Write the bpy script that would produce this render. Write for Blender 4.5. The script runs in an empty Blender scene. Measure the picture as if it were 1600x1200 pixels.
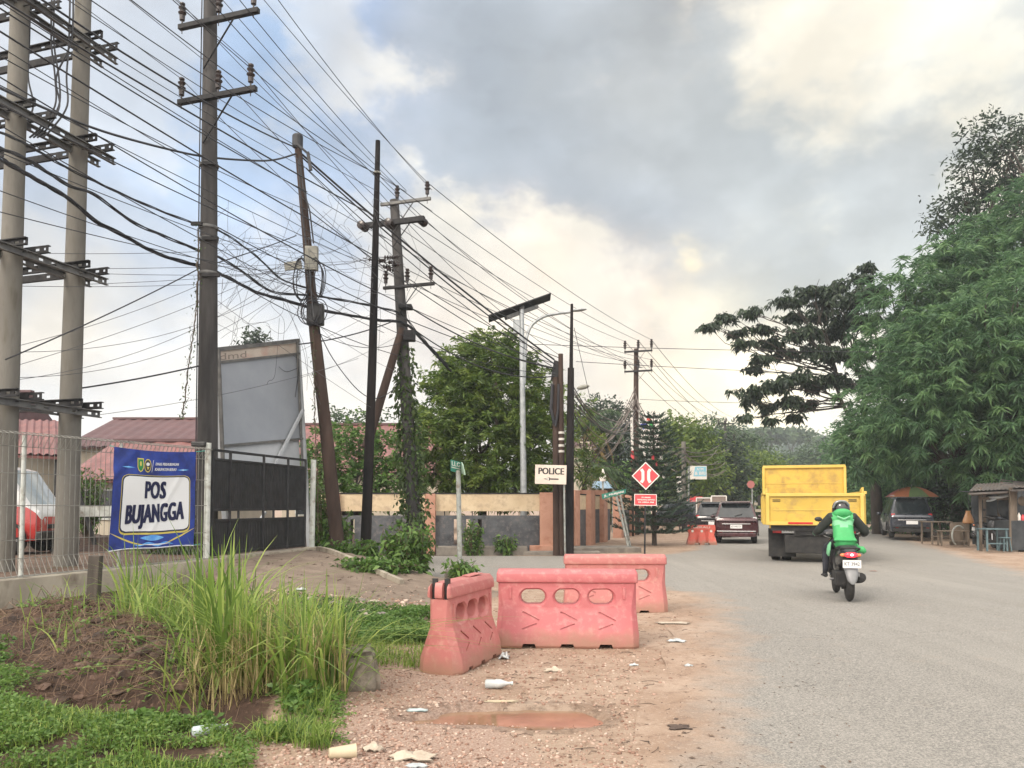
import bpy, bmesh, math, random
import numpy as np
from mathutils import Vector, Matrix
scene = bpy.context.scene
R = math.radians
# ------------------------------------------------------------------ camera
F = 1200.0; PITCH = R(2.5); CH = 1.55; CY = 790.0 - F*math.tan(PITCH)
cam_d = bpy.data.cameras.new('camera'); cam = bpy.data.objects.new('camera', cam_d)
scene.collection.objects.link(cam); scene.camera = cam
cam_d.sensor_width = 36.0; cam_d.lens = F/1600*36; cam_d.shift_y = (CY-600)/1600
cam_d.clip_end = 3000; cam_d.clip_start = 0.05
cam.location = (0, 0, CH); cam.rotation_euler = (R(90)+PITCH, 0, 0)
FW = Vector((0, math.cos(PITCH), math.sin(PITCH))); UP = Vector((0, -math.sin(PITCH), math.cos(PITCH)))
def ray(px, py):
    return Vector(((px-800)/F, 0, 0)) + UP*((CY-py)/F) + FW
def P(px, py, Y):                      # a point of the place seen at px, py and standing Y metres ahead
    d = ray(px, py); t = Y/d.y
    return Vector((d.x*t, Y, CH+d.z*t))
def G(px, py, z=0.0):                  # the point of the ground (height z) seen at px, py
    d = ray(px, py); t = (z-CH)/d.z
    return Vector((d.x*t, d.y*t, z))
# ------------------------------------------------------------------ world: evening overcast sky
SUN_EL, SUN_AZ = R(38), R(218)         # azimuth clockwise from +Y: behind the camera, to the left
scene.view_settings.view_transform = 'Standard'; scene.view_settings.look = 'None'
scene.view_settings.exposure = 0.60; scene.view_settings.gamma = 1
scene.cycles.use_denoising = True
scene.cycles.max_bounces = 6; scene.cycles.transparent_max_bounces = 8
scene.cycles.volume_bounces = 1
def lin(c):
    return tuple(((v/255)/12.92 if v/255 <= .04045 else (((v/255)+.055)/1.055)**2.4) for v in c[:3])
def S(r, g, b): return lin((r, g, b))+(1.0,)
world = bpy.data.worlds.new('World'); scene.world = world; world.use_nodes = True
def build_world():
    nt = world.node_tree; N = nt.nodes; L = nt.links; N.clear()
    out = N.new('ShaderNodeOutputWorld'); bg = N.new('ShaderNodeBackground')
    L.new(bg.outputs[0], out.inputs[0]); bg.inputs[1].default_value = 0.1
    tc = N.new('ShaderNodeTexCoord')
    def math_(op, a, b=None, c=None, clamp=False):
        n = N.new('ShaderNodeMath'); n.operation = op; n.use_clamp = clamp
        for i, v in enumerate((a, b, c)):
            if v is None: continue
            if isinstance(v, (int, float)): n.inputs[i].default_value = v
            else: L.new(v, n.inputs[i])
        return n.outputs[0]
    def vmath(op, a, b=None):
        n = N.new('ShaderNodeVectorMath'); n.operation = op
        for i, v in enumerate((a, b)):
            if v is None: continue
            if isinstance(v, (tuple, Vector)): n.inputs[i].default_value = tuple(v)
            else: L.new(v, n.inputs[i])
        return n
    def noise_(vec, sc, det=5, rough=.55, dist=0):
        n = N.new('ShaderNodeTexNoise'); n.inputs['Scale'].default_value = sc
        n.inputs['Detail'].default_value = det; n.inputs['Roughness'].default_value = rough
        n.inputs['Distortion'].default_value = dist; L.new(vec, n.inputs['Vector']); return n
    d = vmath('NORMALIZE', tc.outputs['Generated']).outputs[0]
    # flatten the noise towards the horizon, as cloud layers look
    st = vmath('MULTIPLY', d, (1.0, 1.0, 1.55)).outputs[0]
    w1 = noise_(st, 2.6, 7, .58).outputs['Color']
    w = vmath('SUBTRACT', w1, (.5, .5, .5)).outputs[0]
    w = vmath('MULTIPLY', w, (.42, .42, .30)).outputs[0]
    wd = vmath('NORMALIZE', vmath('ADD', d, w).outputs[0]).outputs[0]
    sky = N.new('ShaderNodeTexSky'); sky.sky_type = 'NISHITA'; sky.sun_disc = False
    sky.sun_elevation = SUN_EL; sky.sun_rotation = SUN_AZ; sky.dust_density = 2.0; sky.air_density = 1.2
    def mixc(f, a, b):
        n = N.new('ShaderNodeMix'); n.data_type = 'RGBA'
        if isinstance(f, (int, float)): n.inputs[0].default_value = f
        else: L.new(f, n.inputs[0])
        for i, v in ((6, a), (7, b)):
            if isinstance(v, tuple): n.inputs[i].default_value = v
            else: L.new(v, n.inputs[i])
        return n.outputs[2]
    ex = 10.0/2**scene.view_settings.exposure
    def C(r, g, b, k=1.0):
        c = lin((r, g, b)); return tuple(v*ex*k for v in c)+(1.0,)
    col = mixc(.84, sky.outputs[0], C(200, 212, 226, 1.05))
    # big brighter deck overhead and behind the camera (unseen, added to brighten the ground)
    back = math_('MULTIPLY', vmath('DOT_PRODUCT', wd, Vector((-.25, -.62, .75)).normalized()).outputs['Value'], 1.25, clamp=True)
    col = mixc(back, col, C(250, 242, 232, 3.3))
    lobes = [
     (150, 100, 330, (176, 186, 206), .9), (430, 120, 170, (178, 209, 248), .9), (250, 300, 200, (168, 204, 247), .85),
     (620, 50, 140, (150, 178, 222), .85), (120, 400, 150, (205, 220, 240), .8), (90, 510, 90, (255, 240, 214, 1.1), .9),
     (300, 620, 260, (244, 245, 246, 1.06), .9), (560, 590, 180, (253, 252, 248, 1.12), .95), (560, 330, 150, (172, 196, 230), .8),
     (760, 130, 180, (192, 198, 208), .8), (880, 320, 220, (172, 182, 194), .85), (1060, 455, 210, (140, 160, 182), .95),
     (1330, 400, 190, (178, 194, 204), .9), (1020, 130, 180, (222, 220, 214), .8), (1370, 90, 270, (254, 250, 236, 1.12), .95),
     (1560, 60, 220, (252, 248, 232, 1.1), .85), (1120, -40, 130, (146, 147, 152), .9), (1240, 270, 170, (208, 212, 210), .7),
     (1480, 300, 150, (222, 224, 220), .6), (850, 425, 55, (252, 212, 192, 1.05), .9), (1083, 396, 20, (255, 244, 214), .95),
     (720, 530, 110, (250, 228, 214, 1.05), .85), (1000, 590, 150, (253, 228, 206, 1.1), .9), (1130, 600, 140, (255, 238, 204, 1.35), .95),
     (1220, 640, 185, (255, 243, 208, 1.7), 1.0), (760, 640, 200, (255, 246, 228, 1.1), .8)]
    for (px, py, rad, c, s) in lobes:
        c0 = ray(px, py).normalized(); c1 = ray(px+rad, py).normalized()
        k = 1.0/(1-c0.dot(c1))
        dt = vmath('DOT_PRODUCT', wd, c0).outputs['Value']
        f = math_('EXPONENT', math_('MULTIPLY', math_('SUBTRACT', dt, 1.0), k*.9))
        f = math_('MULTIPLY', f, s)
        col = mixc(f, col, C(c[0], c[1], c[2], c[3] if len(c) > 3 else 1.0))
    # billowing bright cloud edges and grey-blue bellies, strongest in the upper right
    def lobe(px, py, rad):
        c0 = ray(px, py).normalized(); c1 = ray(px+rad, py).normalized(); k = 1.0/(1-c0.dot(c1))
        return math_('EXPONENT', math_('MULTIPLY', math_('SUBTRACT', vmath('DOT_PRODUCT', wd, c0).outputs['Value'], 1.0), k*.8))
    def smooth(x, a, b):
        r = N.new('ShaderNodeMapRange'); r.interpolation_type = 'SMOOTHSTEP'; r.inputs[1].default_value = a; r.inputs[2].default_value = b; L.new(x, r.inputs[0]); return r.outputs[0]
    bl = noise_(st, 3.1, 9, .56, 0).outputs[0]
    ur = math_('MAXIMUM', lobe(1350, 160, 430), lobe(900, 200, 260)); allm = math_('MULTIPLY_ADD', ur, .6, .32)
    col = mixc(math_('MULTIPLY', math_('MULTIPLY', smooth(bl, .505, .43), allm), .50), col, C(166, 180, 194))
    col = mixc(math_('MULTIPLY', math_('MULTIPLY', smooth(bl, .475, .56), allm), .95), col, C(254, 246, 228, 1.12))
    # cloud texture: billowy light and dark
    n2 = noise_(st, 4.2, 8, .52, 0).outputs[0]
    r2 = N.new('ShaderNodeMapRange'); r2.inputs[1].default_value = .36; r2.inputs[2].default_value = .64
    r2.inputs[3].default_value = .90; r2.inputs[4].default_value = 1.22; L.new(n2, r2.inputs[0])
    n3 = noise_(st, 7.5, 6, .5, 0).outputs[0]
    r3 = N.new('ShaderNodeMapRange'); r3.interpolation_type = 'SMOOTHSTEP'
    r3.inputs[1].default_value = .47; r3.inputs[2].default_value = .58
    r3.inputs[3].default_value = .97; r3.inputs[4].default_value = 1.06; L.new(n3, r3.inputs[0])
    mul = math_('MULTIPLY', r2.outputs[0], r3.outputs[0])
    sc = N.new('ShaderNodeVectorMath'); sc.operation = 'SCALE'
    L.new(col, sc.inputs[0]); L.new(mul, sc.inputs['Scale'])
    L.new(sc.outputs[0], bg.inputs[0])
build_world()
sun_d = bpy.data.lights.new('sun', 'SUN'); sun = bpy.data.objects.new('sun', sun_d); scene.collection.objects.link(sun)
sun_d.energy = 1.5; sun_d.angle = R(14); sun_d.color = (1.0, .9, .78)
sd = Vector((math.sin(SUN_AZ)*math.cos(SUN_EL), math.cos(SUN_AZ)*math.cos(SUN_EL), math.sin(SUN_EL)))
sun.rotation_euler = (-sd).to_track_quat('-Z', 'Y').to_euler()
# ------------------------------------------------------------------ helpers
COL = scene.collection
def tag(o, label=None, cat=None, group=None, kind=None):
    if label: o['label'] = label
    if cat: o['category'] = cat
    if group: o['group'] = group
    if kind: o['kind'] = kind
    return o
def thing(name, label, cat, loc=(0, 0, 0), rz=0, group=None):
    o = bpy.data.objects.new(name, None); COL.objects.link(o); o.empty_display_size = .2
    o.location = loc; o.rotation_euler = (0, 0, rz)
    return tag(o, label, cat, group)
def rotz(a): return Matrix.Rotation(a, 3, 'Z')
class MB:
    def __init__(s): s.v = []; s.f = []; s.m = []
    def add(s, vs, fs, mi=0):
        b = len(s.v); s.v += [tuple(v) for v in vs]
        for f in fs: s.f.append(tuple(b+i for i in f)); s.m.append(mi)
        return s
    def box(s, c, size, rot=None, mi=0):
        h = [x/2 for x in size]; c = Vector(c); vs = []
        for x in (-1, 1):
            for y in (-1, 1):
                for z in (-1, 1):
                    p = Vector((x*h[0], y*h[1], z*h[2]))
                    vs.append(c+(rot @ p if rot else p))
        return s.add(vs, [(0,1,3,2),(4,6,7,5),(0,4,5,1),(2,3,7,6),(0,2,6,4),(1,5,7,3)], mi)
    def bar(s, p0, p1, w, h=None, up=(0, 0, 1), mi=0):
        p0 = Vector(p0); p1 = Vector(p1); h = h or w; d = (p1-p0).normalized(); up = Vector(up)
        if abs(d.dot(up)) > .98: up = Vector((1, 0, 0))
        x = d.cross(up).normalized(); y = x.cross(d).normalized(); vs = []
        for p in (p0, p1):
            for a, b in ((-1,-1),(1,-1),(1,1),(-1,1)): vs.append(p+x*(a*w/2)+y*(b*h/2))
        return s.add(vs, [(0,1,2,3),(7,6,5,4),(0,4,5,1),(1,5,6,2),(2,6,7,3),(3,7,4,0)], mi)
    def tube(s, pts, r, n=8, caps=True, mi=0, tw=0):
        pts = [Vector(p) for p in pts]; k = len(pts)
        rs = r if isinstance(r, (list, tuple)) else [r]*k
        vs = []; fs = []; prev = None
        for i, p in enumerate(pts):
            d = (pts[min(i+1, k-1)]-pts[max(i-1, 0)])
            d = d.normalized() if d.length > 1e-9 else Vector((0, 0, 1))
            if prev is None:
                a = Vector((0, 0, 1)) if abs(d.z) < .9 else Vector((1, 0, 0))
                x = d.cross(a).normalized()
            else:
                x = prev-d*prev.dot(d)
                x = x.normalized() if x.length > 1e-6 else d.orthogonal().normalized()
            prev = x; y = d.cross(x)
            for j in range(n):
                t = 2*math.pi*j/n+tw; vs.append(p+(x*math.cos(t)+y*math.sin(t))*rs[i])
        for i in range(k-1):
            for j in range(n):
                fs.append((i*n+j, i*n+(j+1) % n, (i+1)*n+(j+1) % n, (i+1)*n+j))
        if caps and n > 2: fs.append(tuple(range(n-1, -1, -1))); fs.append(tuple((k-1)*n+j for j in range(n)))
        return s.add(vs, fs, mi)
    def lathe(s, base, prof, n=12, axis=(0, 0, 1), mi=0):
        ax = Vector(axis).normalized(); b = Vector(base)
        x = ax.orthogonal().normalized(); y = ax.cross(x); vs = []; fs = []
        for (r, z) in prof:
            for j in range(n):
                t = 2*math.pi*j/n; vs.append(b+ax*z+(x*math.cos(t)+y*math.sin(t))*max(r, 1e-4))
        for i in range(len(prof)-1):
            for j in range(n): fs.append((i*n+j, i*n+(j+1) % n, (i+1)*n+(j+1) % n, (i+1)*n+j))
        fs.append(tuple(range(n-1, -1, -1))); fs.append(tuple((len(prof)-1)*n+j for j in range(n)))
        return s.add(vs, fs, mi)
    def ball(s, c, r, nu=12, nv=8, rot=None, mi=0):
        if isinstance(r, (int, float)): r = (r, r, r)
        c = Vector(c); vs = []; fs = []
        for i in range(nv+1):
            th = math.pi*i/nv
            for j in range(nu):
                ph = 2*math.pi*j/nu
                p = Vector((r[0]*math.sin(th)*math.cos(ph), r[1]*math.sin(th)*math.sin(ph), r[2]*math.cos(th)))
                vs.append(c+(rot @ p if rot else p))
        for i in range(nv):
            for j in range(nu): fs.append((i*nu+j, (i+1)*nu+j, (i+1)*nu+(j+1) % nu, i*nu+(j+1) % nu))
        return s.add(vs, fs, mi)
    def prism(s, pts, vec, mi=0):
        pts = [Vector(p) for p in pts]; vec = Vector(vec); n = len(pts)
        fs = [tuple(range(n-1, -1, -1)), tuple(range(n, 2*n))]+[(i, (i+1) % n, n+(i+1) % n, n+i) for i in range(n)]
        return s.add(pts+[p+vec for p in pts], fs, mi)
    def loft(s, rings, mi=0, caps=True):
        n = len(rings[0]); vs = [p for r_ in rings for p in r_]; fs = []
        for i in range(len(rings)-1):
            for j in range(n): fs.append((i*n+j, i*n+(j+1) % n, (i+1)*n+(j+1) % n, (i+1)*n+j))
        if caps: fs.append(tuple(range(n-1, -1, -1))); fs.append(tuple((len(rings)-1)*n+j for j in range(n)))
        return s.add(vs, fs, mi)
    def quad(s, a, b, c, d, mi=0): return s.add([a, b, c, d], [(0, 1, 2, 3)], mi)
    def build(s, name, mats, parent=None, smooth=False, bevel=0, world=False, seg=2, auto=None):
        off = Vector(parent.location) if (parent is not None and world) else Vector((0, 0, 0))
        if parent is not None and world and parent.parent is not None: off = off+Vector(parent.parent.location)
        me = bpy.data.meshes.new(name)
        vs = [(v[0]-off.x, v[1]-off.y, v[2]-off.z) for v in s.v]
        me.from_pydata(vs, [], s.f)
        if not isinstance(mats, (list, tuple)): mats = [mats]
        for m in mats: me.materials.append(m)
        if len(mats) > 1:
            for p, i in zip(me.polygons, s.m): p.material_index = i
        bm = bmesh.new(); bm.from_mesh(me)
        if bevel:
            bmesh.ops.remove_doubles(bm, verts=bm.verts, dist=1e-5)
        bmesh.ops.recalc_face_normals(bm, faces=bm.faces)
        if bevel:
            es = [e for e in bm.edges if len(e.link_faces) == 2 and e.calc_face_angle(0) > R(25)]
            bmesh.ops.bevel(bm, geom=es, offset=bevel, segments=seg, profile=.6, affect='EDGES', clamp_overlap=True)
        bm.to_mesh(me); bm.free()
        if smooth or auto:
            for p in me.polygons: p.use_smooth = True
            me.set_sharp_from_angle(angle=R(auto or 40)) if hasattr(me, 'set_sharp_from_angle') else None
        o = bpy.data.objects.new(name, me); COL.objects.link(o)
        if parent is not None: o.parent = parent
        return o
def mesh_np(name, V, Fq, mat, parent=None, rnd=None, off=None):
    V = np.asarray(V, dtype=np.float32).reshape(-1, 3); Fq = np.asarray(Fq, dtype=np.int32)
    if off is not None: V = V-np.array(off, dtype=np.float32)
    n, k = Fq.shape
    me = bpy.data.meshes.new(name)
    me.vertices.add(len(V)); me.vertices.foreach_set('co', V.ravel())
    me.loops.add(n*k); me.loops.foreach_set('vertex_index', Fq.ravel())
    me.polygons.add(n); me.polygons.foreach_set('loop_start', np.arange(0, n*k, k, dtype=np.int32))
    if rnd is not None:
        a = me.attributes.new('rnd', 'FLOAT', 'POINT'); a.data.foreach_set('value', np.asarray(rnd, dtype=np.float32).ravel())
    me.update(calc_edges=True); me.validate(verbose=False)
    me.materials.append(mat)
    o = bpy.data.objects.new(name, me); COL.objects.link(o)
    if parent is not None: o.parent = parent
    return o
def copy_tree(o, parent=None):
    c = o.copy(); COL.objects.link(c)
    if parent is not None: c.parent = parent
    for ch in [x for x in bpy.data.objects if x.parent == o]: copy_tree(ch, c)
    return c
# ------------------------------------------------------------------ materials
def pm(name, c1, c2=None, scale=3.0, rough=.7, metal=0, bump=0, bscale=None, detail=5, lo=.35, hi=.65, c3=None, s3=20,
       coat=0, stretch=None, spec=None, emit=None, estr=0, trans=0, alpha=None, sub=0):
    m = bpy.data.materials.new(name); m.use_nodes = True; nt = m.node_tree; N = nt.nodes; L = nt.links
    b = N['Principled BSDF']; b.inputs['Roughness'].default_value = rough; b.inputs['Metallic'].default_value = metal
    if coat: b.inputs['Coat Weight'].default_value = coat
    if spec is not None: b.inputs['Specular IOR Level'].default_value = spec
    if trans: b.inputs['Transmission Weight'].default_value = trans
    if emit: b.inputs['Emission Color'].default_value = emit; b.inputs['Emission Strength'].default_value = estr
    tc = N.new('ShaderNodeTexCoord'); vec = tc.outputs['Object']
    if stretch:
        mp = N.new('ShaderNodeMapping'); mp.inputs['Scale'].default_value = stretch; L.new(vec, mp.inputs[0]); vec = mp.outputs[0]
    def nz(sc, det=detail):
        n = N.new('ShaderNodeTexNoise'); n.inputs['Scale'].default_value = sc; n.inputs['Detail'].default_value = det
        n.inputs['Roughness'].default_value = .6; L.new(vec, n.inputs['Vector']); return n.outputs[0]
    def rng(x, lo_, hi_):
        r = N.new('ShaderNodeMapRange'); r.inputs[1].default_value = lo_; r.inputs[2].default_value = hi_; L.new(x, r.inputs[0]); return r.outputs[0]
    def mix(f, a, c):
        n = N.new('ShaderNodeMix'); n.data_type = 'RGBA'; L.new(f, n.inputs[0])
        for i, v in ((6, a), (7, c)):
            if isinstance(v, tuple): n.inputs[i].default_value = v
            else: L.new(v, n.inputs[i])
        return n.outputs[2]
    if c2:
        col = mix(rng(nz(scale), lo, hi), c1, c2)
        if c3: col = mix(rng(nz(s3, 3), .5, .72), col, c3)
        L.new(col, b.inputs['Base Color'])
        r = N.new('ShaderNodeMapRange'); L.new(nz(scale*2.3), r.inputs[0])
        r.inputs[3].default_value = max(0, rough-.12); r.inputs[4].default_value = min(1, rough+.12); L.new(r.outputs[0], b.inputs['Roughness'])
    else: b.inputs['Base Color'].default_value = c1
    if bump:
        bn = N.new('ShaderNodeBump'); bn.inputs['Strength'].default_value = min(1, bump); bn.inputs['Distance'].default_value = .02*max(1, bump)
        L.new(nz(bscale or scale*4, 6), bn.inputs['Height']); L.new(bn.outputs[0], b.inputs['Normal'])
    return m
def leafmat(name, dark, mid, light, rough=.55, trans=.3):
    m = bpy.data.materials.new(name); m.use_nodes = True; nt = m.node_tree; N = nt.nodes; L = nt.links
    b = N['Principled BSDF']; b.inputs['Roughness'].default_value = rough
    at = N.new('ShaderNodeAttribute'); at.attribute_name = 'rnd'
    rp = N.new('ShaderNodeValToRGB'); e = rp.color_ramp.elements
    e[0].position = 0; e[0].color = dark; e[1].position = 1; e[1].color = light
    x = e.new(.5); x.color = mid
    L.new(at.outputs['Fac'], rp.inputs[0]); L.new(rp.outputs[0], b.inputs['Base Color'])
    tr = N.new('ShaderNodeBsdfTranslucent'); L.new(rp.outputs[0], tr.inputs[0])
    mx = N.new('ShaderNodeMixShader'); mx.inputs[0].default_value = trans
    L.new(b.outputs[0], mx.inputs[1]); L.new(tr.outputs[0], mx.inputs[2]); L.new(mx.outputs[0], N['Material Output'].inputs[0])
    return m
def leaves(C, D, ln, wd, rng, droop=.3, rnd=None):
    """C: (n,3) leaf bases, D: (n,3) directions -> verts, quads, rnd; one folded leaf-shaped quad pair each"""
    n = len(C); C = np.asarray(C, float); D = np.asarray(D, float)
    D = D/np.maximum(np.linalg.norm(D, axis=1, keepdims=True), 1e-6)
    ln = ln*(.6+.8*rng.random(n)); wd = wd*(.7+.6*rng.random(n))
    A = rng.normal(size=(n, 3)); Sd = np.cross(D, A); Sd /= np.maximum(np.linalg.norm(Sd, axis=1, keepdims=True), 1e-6)
    mid = C+D*(ln*.5)[:, None]; mid[:, 2] -= ln*droop*.12
    tip = C+D*ln[:, None]; tip[:, 2] -= ln*droop*.55
    a = mid+Sd*(wd*.5)[:, None]; b = mid-Sd*(wd*.5)[:, None]
    V = np.stack([C, a, tip, b], 1).reshape(-1, 3)
    Fq = np.arange(4*n).reshape(-1, 4)
    if rnd is None: rnd = rng.random(n)
    return V, Fq, np.repeat(rnd, 4)
def crown_pts(lumps, dens, rng, shell=.55):
    """cluster centres through the volume of squashed balls, thicker near the surface"""
    out = []; dirs = []; lid = []
    for k, (c, r) in enumerate(lumps):
        r = np.array(r if not isinstance(r, (int, float)) else (r, r, r), float)
        m = max(8, int(dens*(r[0]*r[1]*r[2])**(2/3)))
        d = rng.normal(size=(m, 3)); d /= np.linalg.norm(d, axis=1, keepdims=True)
        q = shell+(1-shell)*rng.random(m)**.6
        q *= 1+.14*np.sin(d[:, 0]*5+k)*np.sin(d[:, 1]*4.3+k*2)+.1*rng.normal(size=m)
        out.append(np.array(c)+d*r*q[:, None]); dirs.append(d); lid.append(np.full(m, k))
    return np.concatenate(out), np.concatenate(dirs), np.concatenate(lid)
def foliage(lumps, dens, per, cl_r, ln, wd, seed, droop=.4, shell=.55, tuft=False, flat=.7):
    rng = np.random.default_rng(seed)
    c, d, lid = crown_pts(lumps, dens, rng, shell)
    n = len(c); cr = rng.random(n)
    C = np.repeat(c, per, 0); Dn = np.repeat(d, per, 0)
    r = rng.normal(size=C.shape)
    if tuft:                            # leaves radiating from a twig end and hanging
        D = r*[1, 1, .5]+Dn*.5+[0, 0, .1]; Cc = C+rng.normal(size=C.shape)*cl_r*.35
    else:
        D = r*[1, 1, flat]+Dn*.7; Cc = C+rng.normal(size=C.shape)*cl_r*[1, 1, .7]
    rn = np.clip(np.repeat(cr, per)*.6+rng.random(len(C))*.4, 0, 1)
    return leaves(Cc, D, ln, wd, rng, droop, rn)
def limb(mb, p0, p1, r0, r1, rng, bend=.12, n=6, seg=6):
    p0 = Vector(p0); p1 = Vector(p1); L_ = (p1-p0).length; pts = []; rs = []
    o = Vector((rng.normal(), rng.normal(), rng.normal()*.6))*bend*L_
    for i in range(seg+1):
        t = i/seg; q = p0.lerp(p1, t)+o*math.sin(math.pi*t)+Vector((rng.normal(), rng.normal(), rng.normal()))*bend*.12*L_*(0 < i < seg)
        pts.append(q); rs.append(r0+(r1-r0)*t)
    mb.tube(pts, rs, n, caps=False); return pts
def txt(s, size=1.0, bold=0.0, shear=0.0, sx=1.0, align='CENTER', space=1.0):
    """letters of a word as flat 2-D vertices and faces"""
    cu = bpy.data.curves.new('t', 'FONT'); cu.body = s; cu.size = size; cu.offset = bold; cu.shear = shear
    cu.align_x = align; cu.align_y = 'CENTER'; cu.space_character = space; cu.resolution_u = 3
    o = bpy.data.objects.new('t', cu); COL.objects.link(o); bpy.context.view_layer.update()
    me = bpy.data.meshes.new_from_object(o.evaluated_get(bpy.context.evaluated_depsgraph_get()))
    vs = [(v.co.x*sx, v.co.y) for v in me.vertices]; fs = [tuple(p.vertices) for p in me.polygons]
    bpy.data.objects.remove(o); bpy.data.curves.remove(cu); bpy.data.meshes.remove(me)
    return vs, fs
def put_text(mb, t, fn, mi=0):
    vs, fs = t; mb.add([fn(x, y) for x, y in vs], fs, mi)
# ------------------------------------------------------------------ terrain
def sst(x, a, b):
    t = np.clip((np.asarray(x, float)-a)/(b-a), 0, 1); return t*t*(3-2*t)
_rs = np.random.default_rng(5)
_W = [(_rs.uniform(0, 2*math.pi), _rs.uniform(0, 6.28), _rs.uniform(.6, 1.7)) for _ in range(14)]
def wob(x, y, k):                       # smooth pseudo-noise, about -1..1
    s = 0
    for a, p, f in _W: s = s+np.sin((np.cos(a)*x+np.sin(a)*y)*f*k+p+1.3*np.sin((np.sin(a)*x-np.cos(a)*y)*f*k*.6+2*p))
    return s/6
FA = Vector((-7.27, 10.9)); FB = Vector((-5.64, 14.3)); FC = Vector((-4.78, 17.8))
F0 = FA-(FB-FA).normalized()*6.2
def fence_x(y): return np.interp(y, [F0.y, FA.y, FB.y, FC.y, 60], [F0.x, FA.x, FB.x, FC.x, FC.x+1])
def road_l(y): return .325*y-2.85
def road_r(y): return .345*y+6.1
def blob(x, y, cx, cy, rx, ry, a=0, p=1.0):
    ca, sa = math.cos(a), math.sin(a); u = ((x-cx)*ca+(y-cy)*sa)/rx; v = (-(x-cx)*sa+(y-cy)*ca)/ry
    return np.exp(-(u*u+v*v)**p)
def ramp_w(x, y):
    gx, gy = -5.15, 16.0; ax, ay = .72, -.694
    t = (x-gx)*ax+(y-gy)*ay; l = -(x-gx)*ay+(y-gy)*ax
    wl = sst(l, -1.9-.22*t.clip(0), -1.25-.1*t.clip(0))*(1-sst(l, 1.75, 2.15))
    return t, l, wl
def pud(x, y):
    e = .10*wob(x, y, 5.5)+.05*wob(x, y, 14.)
    a = ((x+.05)/.56)**2+((y-5.76)/.25)**2
    b = ((x-.28)/.34)**2+((y-5.72)/.27)**2
    c = ((x+.52)/.26)**2+((y-5.62)/.12)**2
    return np.minimum(np.minimum(a, b), c)+e*5
def hz(x, y):
    x = np.asarray(x, float); y = np.asarray(y, float)
    h = .012*wob(x, y, .9)
    lf = sst(-x, .4, 2.2)*(1-sst(y, 15, 17))
    h = h+lf*(.05*wob(x, y, 1.1)+.05)
    h = h+.15*sst(y, 9, 14)*sst(-x, 2.2, 4.4)*(1-sst(y, 19.8, 20.4))
    t, l, wl = ramp_w(x, y)
    rz = .53*(1-sst(t, -.1, 5.6))
    h = h*(1-wl)+np.maximum(rz, h)*wl
    # bank with the poles beyond the ramp
    bk = sst(-x, 1.7, 3.4)*sst(y, 14.0, 16)*(1-sst(y, 19.6, 20.5)); h = np.maximum(h, .30*bk+.03*wob(x, y, 2.0)*bk)
    m = .36*blob(x, y, -5.0, 8.6, 1.5, .75, -.75, 1.4)+.30*blob(x, y, -3.45, 7.2, 1.0, .5, -.75, 1.3)
    h = h+m*(1+.22*wob(x, y, 2.6)+.15*wob(x, y, 6.0)+.09*wob(x, y, 13.0))
    dt = .50*blob(x, y, -2.60, 5.72, 1.05, .42, -.40, 1.5)
    h = h-dt*(1+.2*wob(x, y, 4))
    h = h+.10*blob(x, y, -3.6, 4.9, 1.2, .6, 0)+.05*blob(x, y, -1.9, 5.2, .7, .5, 0)
    # raised yard inside the fence
    ins = sst(fence_x(y)-x, .02, .12)*(1-sst(y, 18.2, 19.4)); h = h*(1-ins)+.46*ins
    # worn verge: small lumps and the puddle hollow
    vg = (1-sst(x-.32*y, 0, 1.2))*sst(x, -2.6, -1.4)*(1-sst(y, 15, 17))
    h = h+vg*(.010*wob(x, y, 3.1)+.006*wob(x, y, 9.0))
    pd = pud(x, y); h = h-.05*(1-sst(pd, .6, 1.35))*(np.abs(x) < 2)*(np.abs(y-5.8) < 1.2)+.012*np.exp(-((pd-1.6)/.5)**2)*(np.abs(x) < 2)*(np.abs(y-5.8) < 1.2)
    # under the asphalt
    ry = (x > road_edge(y)+.15) & (x < road_r(y)-.15)
    h = np.where(ry, -.03, h)
    sd_ = (y > np.interp(x, [-30, -6, -3, -1.2, .5, 3], [21.1, 20.5, 17.8, 16.15, 15.85, 15.3])) & (y < 23.65) & (x < 3.4)
    h = np.where(sd_, -.03, h)
    # the verge on the right rises a little behind the kerb stalls; distant land falls and rises
    h = np.where(x > road_r(y)+.2, h+.25*sst(x-road_r(y), 2.5, 7), h)
    far = sst(y, 150, 420); h = h+far*(2.0)
    return h
REY = [1.0, 2, 4.5, 6.5, 8.9, 11, 13.0, 15.3, 24.2, 26.6, 40, 300]
REX = [.1, .3, .62, 1.15, 1.8, 2.2, 2.5, 2.3, 4.3, 5.9, road_l(40), road_l(300)]
def road_edge(y): return np.interp(y, REY, REX)
def gz(x, y): return float(hz(np.array([x]), np.array([y]))[0])
def axis(lo, hi, step, a, b, g=1.09, cap=40):
    c = list(np.arange(lo, hi+1e-6, step)); s = step
    while c[-1] < b: s = min(s*g, cap); c.append(c[-1]+s)
    s = step; left = []
    x = lo
    while x > a: s = min(s*g, cap); x -= s; left.append(x)
    return np.array(left[::-1]+c)
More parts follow.
